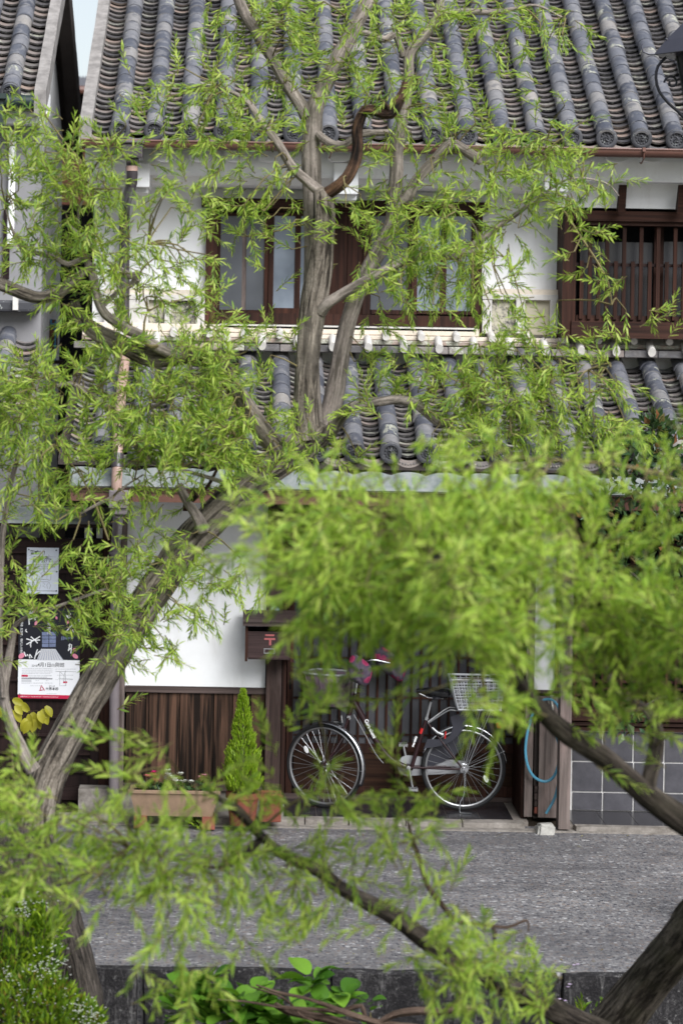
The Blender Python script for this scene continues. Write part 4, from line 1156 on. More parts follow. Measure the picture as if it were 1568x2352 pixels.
# --- bicycle
BY = 21.28
bk = thing('bicycle', P(905, 1850, BY), 'dark brown city bicycle with floral handlebar covers parked before the lattice door', 'bicycle')
S_ = BY / F
def Q(x, y, dy=0.0):
    p = P(x, y, BY); return Vector((p.x, BY + dy, p.z))
def btube(name, pts, r, mat, par=bk, seg=10, n=1):
    m = MB(); m.tube(pts, r, seg); return m.build(name, M[mat], par, smooth=True)
WR = 0.343
hubF, hubR = Q(745, 1746), Q(1064, 1752.5)
zg = .0405
hubF.z = hubR.z = zg + WR
spoke_m = MB(); spoke_m.tube([(0, 0, .02), (0, 0, .298)], .0016, 4, caps=False); SPK = as_mesh(spoke_m, 'spoke', M['alloy'])
def wheel(c, name, rot):
    """rim about the local Y axis; rot turns it with the steering"""
    def T(mb):
        mb.v = [tuple(rot @ Vector(v) + c) for v in mb.v]; return mb
    m = MB()
    def ring(R_, r1, r2, seg=48, ns=8):
        vs, fs = [], []
        for i in range(seg):
            a = 2 * math.pi * i / seg
            for k in range(ns):
                b_ = 2 * math.pi * k / ns
                rr_ = R_ + r1 * math.cos(b_)
                vs.append((rr_ * math.cos(a), r2 * math.sin(b_), rr_ * math.sin(a)))
        for i in range(seg):
            for k in range(ns):
                i2, k2 = (i + 1) % seg, (k + 1) % ns
                fs.append((i * ns + k, i * ns + k2, i2 * ns + k2, i2 * ns + k))
        return vs, fs
    m.add(*ring(.308, .010, .012)); rim = T(m).build(name, M['alloy'], bk, smooth=True)
    m = MB(); m.add(*ring(.3275, .0165, .0165)); T(m).build('tyre', M['rubber'], rim, smooth=True)
    m = MB(); m.lathe((0, 0, 0), [(0, -.055), (.012, -.055), (.014, -.034), (.036, -.032), (.036, -.026), (.022, -.02), (.022, .02), (.036, .026), (.036, .032), (.014, .034), (.012, .055), (0, .055)], 18, 'y'); T(m).build('hub', M['chrome'], rim, smooth=True)
    for k in range(32):
        a = 2 * math.pi * k / 32
        side = -1 if k % 2 else 1
        tw = .42 * (1 if (k // 2) % 2 else -1)
        lean = Matrix.Rotation(math.atan2(.026, .27) * side, 4, 'X')
        mm = Matrix.Translation(c) @ rot.to_4x4() @ Matrix.Rotation(a, 4, 'Y') @ Matrix.Translation((.034 * math.sin(tw), .027 * side, 0)) @ Matrix.Rotation(-tw * .11, 4, 'Y') @ lean
        inst(SPK, 'spoke', rim, mm)
    a = 2.5 if name == 'front_wheel' else -.42
    rp_ = Vector((.20 * math.cos(a), -.012, .20 * math.sin(a)))
    m = MB(); m.lathe((0, 0, 0), [(0, -.006), (.021, -.005), (.021, .005), (0, .006)], 12, 'y')
    m.v = [(v[0] * .75, v[1], v[2] * 1.5) for v in m.v]
    ra = Matrix.Rotation(-.5, 3, 'Y')
    m.v = [tuple(rot @ (ra @ Vector(v) + rp_) + c) for v in m.v]; m.build('reflector', M['white_print'], rim)
    return rim
steer = Matrix.Rotation(R(-27), 3, 'Z')
fw = wheel(hubF, 'front_wheel', steer)
rw = wheel(hubR, 'rear_wheel', Matrix.Identity(3))
def fender(c, rot, a0, a1, w, name):
    m = MB(); n_ = 28; ns = 7
    for i in range(n_ + 1):
        a = a0 + (a1 - a0) * i / n_
        for k in range(ns):
            t_ = -1 + 2 * k / (ns - 1)
            rr_ = .362 - .016 * t_ * t_
            v = Vector((rr_ * math.cos(a), w * t_, rr_ * math.sin(a)))
            m.v.append(tuple(rot @ v + c)); m.b.append((0, 0, 0))
    for i in range(n_):
        for k in range(ns - 1):
            a = i * ns + k; m.f.append((a, a + 1, a + ns + 1, a + ns))
    o = m.build(name, M['chrome'], bk, smooth=True)
    md = o.modifiers.new('thick', 'SOLIDIFY'); md.thickness = .003
    return o
fender(hubF, steer, R(98), R(-22), .030, 'front_fender')
fender(hubR, Matrix.Identity(3), R(160), R(8), .030, 'rear_fender')
for sg in (-1, 1):
    btube('fender_stay', [hubF + steer @ Vector((0, .05 * sg, 0)), hubF + steer @ Vector((.355, .03 * sg, -.01))], .002, 'alloy', seg=5)
    btube('fender_stay', [hubR + Vector((0, .06 * sg, 0)), hubR + Vector((.33, .03 * sg, .15))], .002, 'alloy', seg=5)
# frame
HT, HB = Q(815, 1596), Q(800.5, 1646)
bb = Q(931, 1761); st_top = Q(979, 1650); seat_top = Q(989, 1612)
def path3(pts): return [Vector(p) for p in smooth_path([tuple(p) for p in pts], .03)]
btube('head_tube', [HT + Vector((.004, 0, .012)), HB], .019, 'bike_paint', seg=14)
dt = path3([Q(812, 1612), Q(832, 1647), Q(854, 1686), Q(873, 1716), Q(890, 1737), Q(908, 1751), bb])
down = btube('down_tube', dt, [.026] * (len(dt) - 3) + [.024, .022, .021], 'bike_paint', seg=14)
btube('seat_tube', [Q(943, 1768), st_top], .0165, 'bike_paint', seg=12)
btube('bottom_bracket', [bb + Vector((.02, -.04, 0)), bb + Vector((.02, .04, 0))], .021, 'bike_paint', seg=14)
for sg in (-1, 1):
    btube('chain_stay', [bb + Vector((.03, .03 * sg, 0)), hubR + Vector((-.03, .058 * sg, 0))], .0095, 'bike_paint')
    btube('seat_stay', [Q(983, 1662, .02 * sg), hubR + Vector((-.02, .058 * sg, .015))], .0085, 'bike_paint')
    cr = hubF + steer @ Vector((0, .052 * sg, 0))
    top = HB + Vector((-.004, .035 * sg, -.005))
    btube('fork_blade', path3([top, top.lerp(cr, .45) + Vector((.028, 0, -.02)), top.lerp(cr, .8) + Vector((.02, 0, -.006)), cr]), .0105, 'bike_paint')
btube('fork_crown', [HB + Vector((0, -.04, -.004)), HB + Vector((0, .04, -.004))], .017, 'chrome')
btube('headset', [HB + Vector((0, 0, -.012)), HB + Vector((.003, 0, .012))], .024, 'chrome', seg=14)
btube('seat_post', [st_top, seat_top], .0125, 'alloy')
btube('seat_clamp', [st_top + Vector((-.004, 0, -.012)), st_top + Vector((.002, 0, .012))], .021, 'chrome', seg=12)
# saddle
m = MB(); prof = [(0.0, .018, .026), (.05, .03, .034), (.10, .05, .046), (.16, .085, .058), (.21, .105, .064), (.25, .10, .058), (.275, .07, .036)]
s0 = Q(955.5, 1586)
ns = 12
for (x, w, h) in prof:
    for k in range(ns):
        a = 2 * math.pi * k / ns
        m.v.append((s0.x + x, BY + w * math.cos(a) * (1 if math.sin(a) < 0 else .92), s0.z + h * math.sin(a) * (.55 if math.sin(a) > 0 else 1.0) + .004 * math.sin(x * 20)))
        m.b.append((0, 0, 0))
for i in range(len(prof) - 1):
    for k in range(ns):
        k2 = (k + 1) % ns; m.f.append((i * ns + k, i * ns + k2, (i + 1) * ns + k2, (i + 1) * ns + k))
m.f.append(tuple(range(ns))[::-1]); m.f.append(tuple((len(prof) - 1) * ns + k for k in range(ns)))
sad = m.build('saddle', M['vinyl'], bk, smooth=True)
for sg in (-1, 1):
    pts = [Vector((s0.x + .16 + .03 * math.cos(t_), BY + .06 * sg + .018 * math.sin(t_), s0.z - .035 - .0012 * t_)) for t_ in np.linspace(0, 22, 60)]
    m = MB(); m.tube(pts, .003, 5); m.build('spring', M['iron'], sad, smooth=True)
    m = MB(); m.tube([(s0.x + .02, BY + .01 * sg, s0.z - .02), (s0.x + .10, BY + .025 * sg, s0.z - .055), (s0.x + .22, BY + .06 * sg, s0.z - .055)], .004, 6); m.build('rail', M['chrome'], sad, smooth=True)
# crank, pedals, chain case
def crank(c, d, sg):
    e = c + d
    btube('crank_arm', [c + Vector((0, .062 * sg, 0)), e + Vector((0, .072 * sg, 0))], [.0125, .009], 'alloy')
    m = MB(); m.lathe(c + Vector((0, .058 * sg, 0)), [(0, -.012), (.018, -.010), (.018, .010), (0, .012)], 14, 'y'); m.build('crank_boss', M['chrome'], bk, smooth=True)
    m = MB(); q = e + Vector((0, .12 * sg, 0))
    m.lathe(q, [(.012, -.045), (.012, .045)], 8, 'y')
    m.box(q.x - .036, q.x - .022, q.y - .045, q.y + .045, q.z - .012, q.z + .012); m.box(q.x + .022, q.x + .036, q.y - .045, q.y + .045, q.z - .012, q.z + .012)
    m.box(q.x - .036, q.x + .036, q.y - .047, q.y - .040, q.z - .009, q.z + .009); m.box(q.x - .036, q.x + .036, q.y + .040, q.y + .047, q.z - .009, q.z + .009)
    m.build('pedal', M['alloy'], bk)
cvec = Q(948.5, 1818) - bb - Vector((.02, 0, 0)) + Vector((0, 0, .0))
cvec.y = 0; cvec = cvec.normalized() * .165
crank(bb + Vector((.02, 0, 0)), cvec, -1); crank(bb + Vector((.02, 0, 0)), -cvec, 1)
m = MB(); r1, r2 = .083, .048; c1, c2 = bb + Vector((.02, 0, 0)), hubR
dirv = (c2 - c1); ang0 = math.atan2(dirv.z, dirv.x)
poly = [(c1.x + r1 * math.cos(ang0 + math.pi / 2 + t_), c1.z + r1 * math.sin(ang0 + math.pi / 2 + t_)) for t_ in np.linspace(0, math.pi, 12)]
poly += [(c2.x + r2 * math.cos(ang0 - math.pi / 2 + t_), c2.z + r2 * math.sin(ang0 - math.pi / 2 + t_)) for t_ in np.linspace(0, math.pi, 10)]
m.prism(poly, 1, BY + .048, BY + .072); recalc(m.build('chain_case', M['grey_print'], bk))
# stand
btube('kickstand', path3([hubR + Vector((.005, -.075, -.01)), hubR + Vector((.0, -.085, -.20)), Q(1054, 1836, -.11), Q(1052, 1866, -.14)][:3] + [Vector((Q(1052, 1870).x, BY - .15, zg + .016)), Vector((Q(1056, 1870).x, BY - .15, zg + .006)), Vector((Q(1078, 1870).x, BY - .17, zg + .007))]), .0055, 'chrome', seg=8)
btube('kickstand', path3([hubR + Vector((.02, .075, -.01)), hubR + Vector((.03, .09, -.20)), Vector((hubR.x + .02, BY + .12, zg + .006)), Vector((hubR.x + .09, BY + .12, zg + .006))]), .0055, 'chrome', seg=8)
sp_ = [hubR + Vector((.006 + .007 * math.cos(t_), -.08 + .007 * math.sin(t_), -.03 - .0022 * t_)) for t_ in np.linspace(0, 44, 120)]
btube('stand_spring', sp_, .0016, 'alloy', seg=4)
# skirt guard over the rear wheel, ring lock
def guard(sg):
    pts = []
    for t_ in np.linspace(R(178), R(78), 18): pts.append((.345 * math.cos(t_), .345 * math.sin(t_)))
    inn = [(.02, .20), (-.05, .09), (-.14, .045), (-.25, -.02)]
    inn = [(.06, .27), (.0, .175), (-.07, .095), (-.16, .045), (-.27, .0), (-.345, -.01)]
    m = MB(); poly = [(hubR.x + x, hubR.z + z) for x, z in pts + inn]
    m.prism(poly, 1, BY + .034 * sg, BY + .037 * sg)
    recalc(m.build('skirt_guard', M['skirt_guard'], bk))
guard(1)
poly = [(710, 900), (760, 878), (820, 862), (915, 860), (900, 940), (870, 1010), (820, 1080), (760, 1145), (700, 1190), (600, 1228), (500, 1248), (410, 1255), (428, 1200), (450, 1150), (560, 1156), (640, 1150), (700, 1110), (728, 1050), (735, 1000), (720, 950)]
m = MB(); pq = [Q((1550 + x / 2.851) / 1.7417, (2550 + y / 2.851) / 1.7417) for x, y in poly]
m.prism([(p.x, p.z) for p in pq], 1, BY - .040, BY - .037); recalc(m.build('skirt_guard', M['skirt_guard'], bk))
def ZB(x, y, dy=0.0): return Q((1550 + x / 2.851) / 1.7417, (2550 + y / 2.851) / 1.7417, dy)
btube('ring_lock', [ZB(500, 1020, -.045), ZB(560, 1075, -.05), ZB(625, 1100, -.05)], [.012, .014, .016], 'alloy')
m = MB(); m.tube([ZB(655, 1060, -.06), ZB(645, 1140, -.06)], .006, 6); m.build('lock_key', M['red_print'], bk)
# rack and rear basket
for sg in (-1, 1):
    btube('rack_rail', path3([Q(982, 1660, .03 * sg), Q(1027, 1630, .06 * sg), Q(1045, 1629, .07 * sg), Q(1140, 1629, .07 * sg)]), .006, 'alloy', seg=8)
    btube('rack_stay', [Q(1100, 1630, .07 * sg), hubR + Vector((.0, .065 * sg, .02))], .0045, 'alloy', seg=6)
    btube('rack_stay', [Q(1125, 1630, .07 * sg), hubR + Vector((.02, .065 * sg, .01))], .0045, 'alloy', seg=6)
def wire_basket(name, corners_top, corners_bot, mat, nx, nz, r=.0035, rim=.009):
    """open wire basket between a top and a bottom rectangle (x0,x1,y0,y1,z)"""
    X0, X1, Y0, Y1, Zt = corners_top; x0, x1, y0, y1, zb = corners_bot
    def C(t_, u, top):   # u runs round the rectangle 0..4
        xa, xb, ya, yb, z = (X0, X1, Y0, Y1, Zt) if top else (x0, x1, y0, y1, zb)
        k, f = int(u) % 4, u - int(u)
        q = [(xa, ya), (xb, ya), (xb, yb), (xa, yb), (xa, ya)]
        return Vector((q[k][0] + (q[k + 1][0] - q[k][0]) * f, q[k][1] + (q[k + 1][1] - q[k][1]) * f, z))
    m = MB()
    U = [k / nx for k in range(4 * nx)]
    top = [C(0, u, True) for u in U]; m.tube(top + [top[0]], rim, 8)
    bas = m.build(name, M[mat], bk, smooth=True)
    for k, u in enumerate(U):
        m = MB(); m.tube([C(0, u, True), C(0, u, False)], r, 5, caps=False); m.build('basket_wire', M[mat], bas)
    for j in range(1, nz + 1):
        t_ = j / nz; lp = [C(0, u, True).lerp(C(0, u, False), t_) for u in U]
        m = MB(); m.tube(lp + [lp[0]], r if j < nz else rim * .9, 5, caps=False); m.build('basket_ring', M[mat], bas)
    for k in range(1, nx):
        m = MB(); m.tube([C(0, k / nx, False), C(0, 3 - k / nx, False)], r, 5, caps=False); m.build('basket_wire', M[mat], bas)
    return bas
zt = Q(1090, 1556).z
wire_basket('rear_basket', (Q(1031, 1600).x, Q(1156, 1600).x, BY - .17, BY + .17, zt), (Q(1049, 1600).x, Q(1146, 1600).x, BY - .14, BY + .14, Q(1090, 1625).z), 'wire_white', 9, 9)
# front basket: lilac moulded shell
ax = steer
def FB(x, y, z): return HT + Vector((-.035, 0, .0)) + ax @ Vector((x, y, z))
m = MB(); lv = [(-.005, .155, .00), (-.0, .15, -.06), (.0, .14, -.12), (.01, .125, -.165), (.02, .09, -.175)]
ztop = Q(757, 1548).z - (HT.z)
rings = []
for (sh, wy, dz) in [(0, 1.0, 0), (.02, .96, -.08), (.05, .90, -.17), (.08, .85, -.235), (.10, .72, -.262)]:
    x0_, x1_ = -.40 + sh, -.02
    ring_ = []
    for k in range(24):
        a = 2 * math.pi * k / 24
        sxn = math.copysign(abs(math.cos(a)) ** .55, math.cos(a)); syn = math.copysign(abs(math.sin(a)) ** .55, math.sin(a))
        ring_.append(FB((x0_ + x1_) / 2 + (x1_ - x0_) / 2 * sxn, .165 * wy * syn, ztop + dz + .02 * (sxn * .5 - .5) * 0))
    rings.append(ring_)
for rg in rings: m.v += [tuple(v) for v in rg]
nR = 24
for i in range(len(rings) - 1):
    for k in range(nR):
        k2 = (k + 1) % nR; m.f.append((i * nR + k, (i + 1) * nR + k, (i + 1) * nR + k2, i * nR + k2))
m.f.append(tuple((len(rings) - 1) * nR + k for k in range(nR)))
m.b = [(0, 0, 0)] * len(m.v)
fbk = m.build('front_basket', M['basket_lilac'], bk, smooth=True)
md = fbk.modifiers.new('thick', 'SOLIDIFY'); md.thickness = .005
m = MB(); m.tube(rings[0] + [rings[0][0]], .010, 8); m.build('basket_rim', M['grey_print'], fbk, smooth=True)
for k in range(0, 24, 2):
    m = MB(); m.tube([rg[k] + (rg[k] - FB(-.2, 0, rg[k].z - HT.z)).normalized() * .002 for rg in rings[:4]], .004, 5); m.build('basket_rib', M['basket_lilac'], fbk)
m = MB(); m.tube([FB(-.33, -.1, ztop - .265), FB(-.2, -.05, ztop - .285), FB(-.03, -.02, ztop - .27)], .008, 6); m.tube([FB(-.33, .1, ztop - .265), FB(-.2, .05, ztop - .285), FB(-.03, .02, ztop - .27)], .008, 6); m.build('basket_bracket', M['black_plastic'], bk)
btube('basket_stay', [FB(-.12, -.06, ztop - .27), HB + Vector((-.11, -.04, -.03))], .003, 'black_plastic', seg=6)
# stem, bar, brakes, cloth covers on the grips
stem_top = Q(822, 1552)
btube('stem', [HT, stem_top], .0125, 'chrome')
def grip(sg):
    pts = path3([stem_top, stem_top + ax @ Vector((-.02, .08 * sg, .075)), stem_top + ax @ Vector((.03, .20 * sg, .11)), stem_top + ax @ Vector((.16, .27 * sg, .085))])
    btube('handlebar', pts, .0115, 'chrome')
grip(-1); grip(1)
def mitt(outline, Yc, thick, name='handlebar_cover'):
    """stuffed cloth cover: outline in the sheet, swollen towards the middle"""
    n_ = len(outline); cx_ = sum(p[0] for p in outline) / n_; cy_ = sum(p[1] for p in outline) / n_
    m = MB(); rg_ = []
    sc_ = [(1.0, 0), (.93, .45), (.7, .8), (.35, .97)]
    for side in (-1, 1):
        for (s_, t_) in (sc_ if side < 0 else sc_[1:]):
            for i, (x, y) in enumerate(outline):
                w = 1 + .05 * math.sin(i * 2.3 + s_ * 5)
                xx, yy = cx_ + (x - cx_) * s_ * w, cy_ + (y - cy_) * s_ * w
                p = P(xx, yy, Yc); p.y = Yc + side * thick * t_ * (1 + .25 * math.sin(i * 1.7 + s_ * 6)); m.v.append(tuple(p))
    fr = [list(range(k * n_, (k + 1) * n_)) for k in range(7)]
    def bridge(a, b):
        for i in range(n_):
            j = (i + 1) % n_; m.f.append((a[i], a[j], b[j], b[i]))
    bridge(fr[0], fr[1]); bridge(fr[1], fr[2]); bridge(fr[2], fr[3]); m.f.append(tuple(fr[3]))
    bridge(fr[0], fr[4]); bridge(fr[4], fr[5]); bridge(fr[5], fr[6]); m.f.append(tuple(fr[6]))
    m.b = [(0, 0, 0)] * len(m.v)
    o = recalc(m.build(name, M['mitt_cloth'], bk, smooth=True))
    md = o.modifiers.new('round', 'SUBSURF'); md.levels = md.render_levels = 1
    return o
def ZA(x, y): return ((1130 + x / 3.136) / 1.7417, (2550 + y / 3.136) / 1.7417)
mitt([ZA(x, y) for x, y in ((830, 230), (900, 205), (960, 225), (1050, 290), (1120, 370), (1135, 440), (1110, 540), (1060, 610), (1010, 635), (960, 590), (900, 560), (840, 540), (800, 470), (805, 330))], BY - .24, .07)
mitt([ZA(x, y) for x, y in ((1085, 215), (1150, 160), (1210, 110), (1270, 105), (1330, 160), (1430, 230), (1540, 290), (1570, 350), (1545, 470), (1510, 570), (1420, 545), (1350, 490), (1270, 440), (1190, 370), (1120, 300))], BY + .24, .07)
btube('brake_lever', [Q(853, 1518, .1), Q(857, 1504, .12), Q(856, 1497, .14)], .006, 'chrome', seg=6)
btube('brake_lever', [Q(839, 1524, -.1), Q(843, 1512, -.12)], .006, 'chrome', seg=6)
btube('brake_cable', path3([Q(835, 1530, -.1), Q(800, 1560, -.05), Q(785, 1600, -.03), Q(783, 1643, -.02)]), .003, 'black_plastic', seg=6)
btube('brake_cable', path3([Q(812, 1640, -.022), Q(835, 1680, -.03), Q(862, 1730, -.03), Q(880, 1752, -.02)]), .0028, 'grey_print', seg=6)
btube('front_brake', [Q(783, 1642, -.03), Q(785, 1658, -.03)], .012, 'chrome')
btube('front_lamp', [Q(766, 1660, .03), Q(785, 1662, .03)], .02, 'black_plastic')
btube('tail_reflector', [Q(1144, 1660, 0), Q(1146, 1672, 0)], .02, 'red_print')
# writing on the tubes
def along(x0, y0, x1, y1):
    a, b = Q(x0, y0), Q(x1, y1); return a, b, math.atan2(b.z - a.z, b.x - a.x)
a, b, an = along(838.5, 1652, 860, 1695)
text_part('lettering', 'Curt-alumi', .040, M['white_print'], bk, (a + b) / 2 + Vector((.001, -.0285, .004)), rot=(R(90), -an, 0), bold=.0014, sx=.95)
a, b, an = along(945.5, 1717, 956.5, 1688)
text_part('lettering', 'maruishi', .026, M['white_print'], bk, (a + b) / 2 + Vector((.0, -.0185, 0)), rot=(R(90), -an, 0), bold=.0012, sx=1.0)
m = MB(); m.tube([Q(966, 1685), Q(970.5, 1673)], .0172, 12); m.build('red_band', M['red_print'], bk)

# --- planter box on bricks, with cyclamen
PLY = 20.42
pl = thing('flower_trough', P(395, 1897, PLY), 'long clay coloured trough of pink and white cyclamen raised on bricks', 'planter')
x0, x1 = P(306, 1870, PLY).x, P(494, 1870, PLY).x
za, zb = P(395, 1816, PLY).z, P(400, 1876, PLY).z
m = MB()
m.add([(x0 - .03, PLY - .02, za), (x1 + .03, PLY - .02, za), (x1 + .03, PLY + .24, za), (x0 - .03, PLY + .24, za), (x0 + .02, PLY + .02, zb), (x1 - .02, PLY + .02, zb), (x1 - .02, PLY + .2, zb), (x0 + .02, PLY + .2, zb),
       (x0, PLY + .01, za), (x1, PLY + .01, za), (x1, PLY + .21, za), (x0, PLY + .21, za), (x0, PLY + .01, za - .03), (x1, PLY + .01, za - .03), (x1, PLY + .21, za - .03), (x0, PLY + .21, za - .03)],
      [(0, 4, 5, 1), (1, 5, 6, 2), (2, 6, 7, 3), (3, 7, 4, 0), (4, 7, 6, 5), (0, 1, 9, 8), (1, 2, 10, 9), (2, 3, 11, 10), (3, 0, 8, 11), (8, 9, 13, 12), (9, 10, 14, 13), (10, 11, 15, 14), (11, 8, 12, 15)])
recalc(m.build('trough', M['planter_clay'], pl))
m = MB(); m.box(x0 - .04, x1 + .04, PLY - .03, PLY - .015, za - .022, za + .006); bevel(m.build('rim', M['planter_clay'], pl), .004)
m = MB(); m.box(x0 + .001, x1 - .001, PLY + .012, PLY + .208, za - .05, za - .02); m.build('potting_soil', M['soil'], pl)
for d in (322, 479):
    p = P(d, 1893, PLY); m = MB(); v, f = rough_block(p.x - .05, p.x + .05, PLY - .01, PLY + .2, 0.001 + .012, zb + .001, d, .004); m.add(v, f)
    m.build('brick', M['brick_red'], smooth=True, label='red brick propping the %s end of the flower trough' % ('downpipe' if d < 400 else 'conifer'), cat='brick', group='bricks under the trough')
def petals(c, n_, L, up, rr):
    """reflexed petals: little curved blades"""
    vs, fs = [], []
    for k in range(n_):
        a = 2 * math.pi * k / n_ + rr.uniform(-.3, .3)
        d = Vector((math.cos(a), math.sin(a), up)).normalized(); s_ = Vector((-math.sin(a), math.cos(a), 0))
        i = len(vs)
        vs += [c, c + d * L * .5 + s_ * L * .3 + Vector((0, 0, .1 * L)), c + d * L, c + d * L * .5 - s_ * L * .3 + Vector((0, 0, .1 * L))]
        fs += [(i, i + 1, i + 2), (i, i + 2, i + 3)]
    return vs, fs
rr = random.Random(5)
flowers = [(339, 1787, 'magenta_petal'), (351, 1780, 'magenta_petal'), (360, 1784, 'magenta_petal'), (357, 1795, 'magenta_petal'), (384, 1774, 'white_petal'), (381, 1789, 'white_petal'), (397, 1787, 'white_petal'), (402, 1794, 'white_petal'), (412, 1779, 'white_petal'), (420, 1797, 'white_petal'), (388, 1782, 'white_petal'), (462, 1790, 'dusty_petal'), (470, 1786, 'dusty_petal'), (440, 1799, 'white_petal')]
for (x, y, mt) in flowers:
    c = P(x, y, PLY + .09 + rr.uniform(-.04, .04)); m = MB()
    for _ in range(3): m.add(*petals(c + Vector((rr.gauss(0, .006), rr.gauss(0, .006), rr.gauss(0, .006))), 6, .036, .7, rr))
    fl_ = m.build('flower', M[mt], pl)
    m = MB(); m.tube([c, c + Vector((rr.uniform(-.01, .01), 0, -.05)), Vector((c.x + rr.uniform(-.02, .02), c.y, za - .03))], .003, 4); m.build('stem', M['twig'], fl_)
def leaf_blob(name, mat, parent, pts_fn, n_, size, rr, wide=.55, nrm=None, **tags):
    """n leaves as folded blades"""
    vs, fs = [], []
    for _ in range(n_):
        c, d = pts_fn(rr)
        L = size * rr.uniform(.7, 1.25)
        d = d.normalized(); s_ = d.cross(Vector((rr.gauss(0, 1), rr.gauss(0, 1), rr.gauss(0, 1)))).normalized(); u = s_.cross(d)
        i = len(vs)
        vs += [c, c + d * L * .45 + s_ * L * wide * .5 + u * L * .08, c + d * L + u * -.1 * L, c + d * L * .45 - s_ * L * wide * .5 + u * L * .08, c + d * L * .5]
        fs += [(i, i + 1, i + 4), (i + 1, i + 2, i + 4), (i + 2, i + 3, i + 4), (i + 3, i, i + 4)]
    m = MB(); m.add(vs, fs); return m.build(name, M[mat], parent, **tags)
leaf_blob('leaves', 'dark_leaf', pl, lambda r_: (Vector((r_.uniform(x0 + .03, x1 - .03), PLY + r_.uniform(.03, .19), za + r_.uniform(-.02, .03))), Vector((r_.gauss(0, 1), r_.gauss(0, 1), .8))), 260, .045, rr, .8, kind='stuff')
leaf_blob('weeds', 'shrub_leaf', None, lambda r_: (Vector((r_.uniform(P(430, 1890, PLY).x, P(475, 1890, PLY).x), PLY + r_.uniform(.02, .2), r_.uniform(.01, .06))), Vector((r_.gauss(0, 1), r_.gauss(0, 1), .9))), 90, .05, rr, .35, kind='stuff')

# --- terracotta pots and the little conifer
def pot(name, x, y0, y1, w0, w1, Y, label, square=False):
    a, b = P(x, y0, Y), P(x, y1, Y)
    r0, r1 = w0 * Y / F / 2, w1 * Y / F / 2; h = a.z - b.z
    t_ = thing(name, (a.x, Y, b.z), label, 'plant pot', None)
    m = MB()
    if square:
        m.add([(a.x + sx_ * r, Y + sy_ * r, z) for r, z in ((r1, b.z), (r0, a.z), (r0 * .85, a.z), (r0 * .8, a.z - .04)) for sx_, sy_ in ((-1, -1), (1, -1), (1, 1), (-1, 1))],
              [(k * 4 + i, k * 4 + (i + 1) % 4, k * 4 + 4 + (i + 1) % 4, k * 4 + 4 + i) for k in range(3) for i in range(4)] + [(3, 2, 1, 0)])
        o = bevel(recalc(m.build('pot_body', M['terracotta'], t_)), .006)
        m = MB(); m.box(a.x - r0 - .012, a.x + r0 + .012, Y - r0 - .012, Y - r0 + .004, a.z - .055, a.z - .01); m.build('rim', M['terracotta'], t_)
    else:
        m.lathe((a.x, Y, b.z), [(0, 0), (r1, 0), (r0 * .97, h * .82), (r0 * .97, h * .82)], 28); m.build('pot_body', M['terracotta'], t_, smooth=True)
        m = MB(); m.lathe((a.x, Y, b.z), [(r0 * .97, h * .80), (r0 * 1.06, h * .82), (r0 * 1.06, h), (r0 * .95, h), (r0 * .93, h * .9), (0, h * .9)], 28); m.build('rim', M['terracotta'], t_, smooth=True)
    m = MB(); m.lathe((a.x, Y, b.z), [(0, h * .93), (r0 * .8, h * .92)], 12); m.build('potting_soil', M['soil'], t_)
    return t_
PCY = 20.44
pot('plant_pot', 558, 1818, 1893, 74, 58, PCY, 'round terracotta pot holding the small pointed conifer by the door post')
pot('plant_pot', 622, 1819, 1884, 48, 48, 20.56, 'square terracotta pot behind the round one at the foot of the door post', True)
cf = thing('conifer', P(556, 1818, PCY), 'small bright green cone shaped conifer growing in a terracotta pot', 'conifer')
base, tip = P(556, 1822, PCY), P(559, 1580, PCY)
H_ = tip.z - base.z
m = MB(); m.tube([base, base.lerp(tip, .9)], [.02, .004], 8); m.build('trunk', M['willow_bark'], cf)
vs, fs = [], []
def spray_c(p0, d, L, w, roll):
    """flat scale-leaf fan: an axis with five paired lobes"""
    d = d.normalized(); s_ = d.cross(roll).normalized(); nn = s_.cross(d)
    for k in range(5):
        t_ = k / 4; q = p0 + d * L * t_ * .8
        for sg in (-1, 1):
            e = (d * .9 + s_ * sg * .75).normalized(); l2 = L * (.42 - .20 * t_); i = len(vs)
            vs.extend([q, q + e * l2 * .5 + d.cross(e).cross(e) * 0 + s_ * w * .35 + nn * .004, q + e * l2, q + e * l2 * .5 - s_ * w * .35]); fs.append((i, i + 1, i + 2, i + 3))
    i = len(vs); vs.extend([p0, p0 + d * L * .5 + s_ * w * .4, p0 + d * L * 1.05, p0 + d * L * .5 - s_ * w * .4]); fs.append((i, i + 1, i + 2, i + 3))
rr = random.Random(11)
for _ in range(2600):
    t_ = rr.random() ** 1.25; a = rr.uniform(0, 2 * math.pi)
    r_max = .192 * (1 - t_) ** .80 * (.80 + .34 * mnoise.noise((math.cos(a) * 2, math.sin(a) * 2, t_ * 7))) * (1 if t_ > .12 else .65 + t_ * 2.9)
    r = r_max * rr.uniform(.45, 1.0) ** .6
    p = base.lerp(tip, .02 + t_ * .95) + Vector((math.cos(a) * r, math.sin(a) * r, 0))
    d = Vector((math.cos(a) * .55, math.sin(a) * .55, 1.0 + rr.gauss(0, .2)))
    spray_c(p, d, rr.uniform(.035, .06) * (1 - .35 * t_), .007, Vector((rr.gauss(0, 1), rr.gauss(0, 1), rr.gauss(0, .4))))
m = MB(); m.add(vs, fs); m.build('crown', M['conifer_leaf'], cf, kind='stuff')

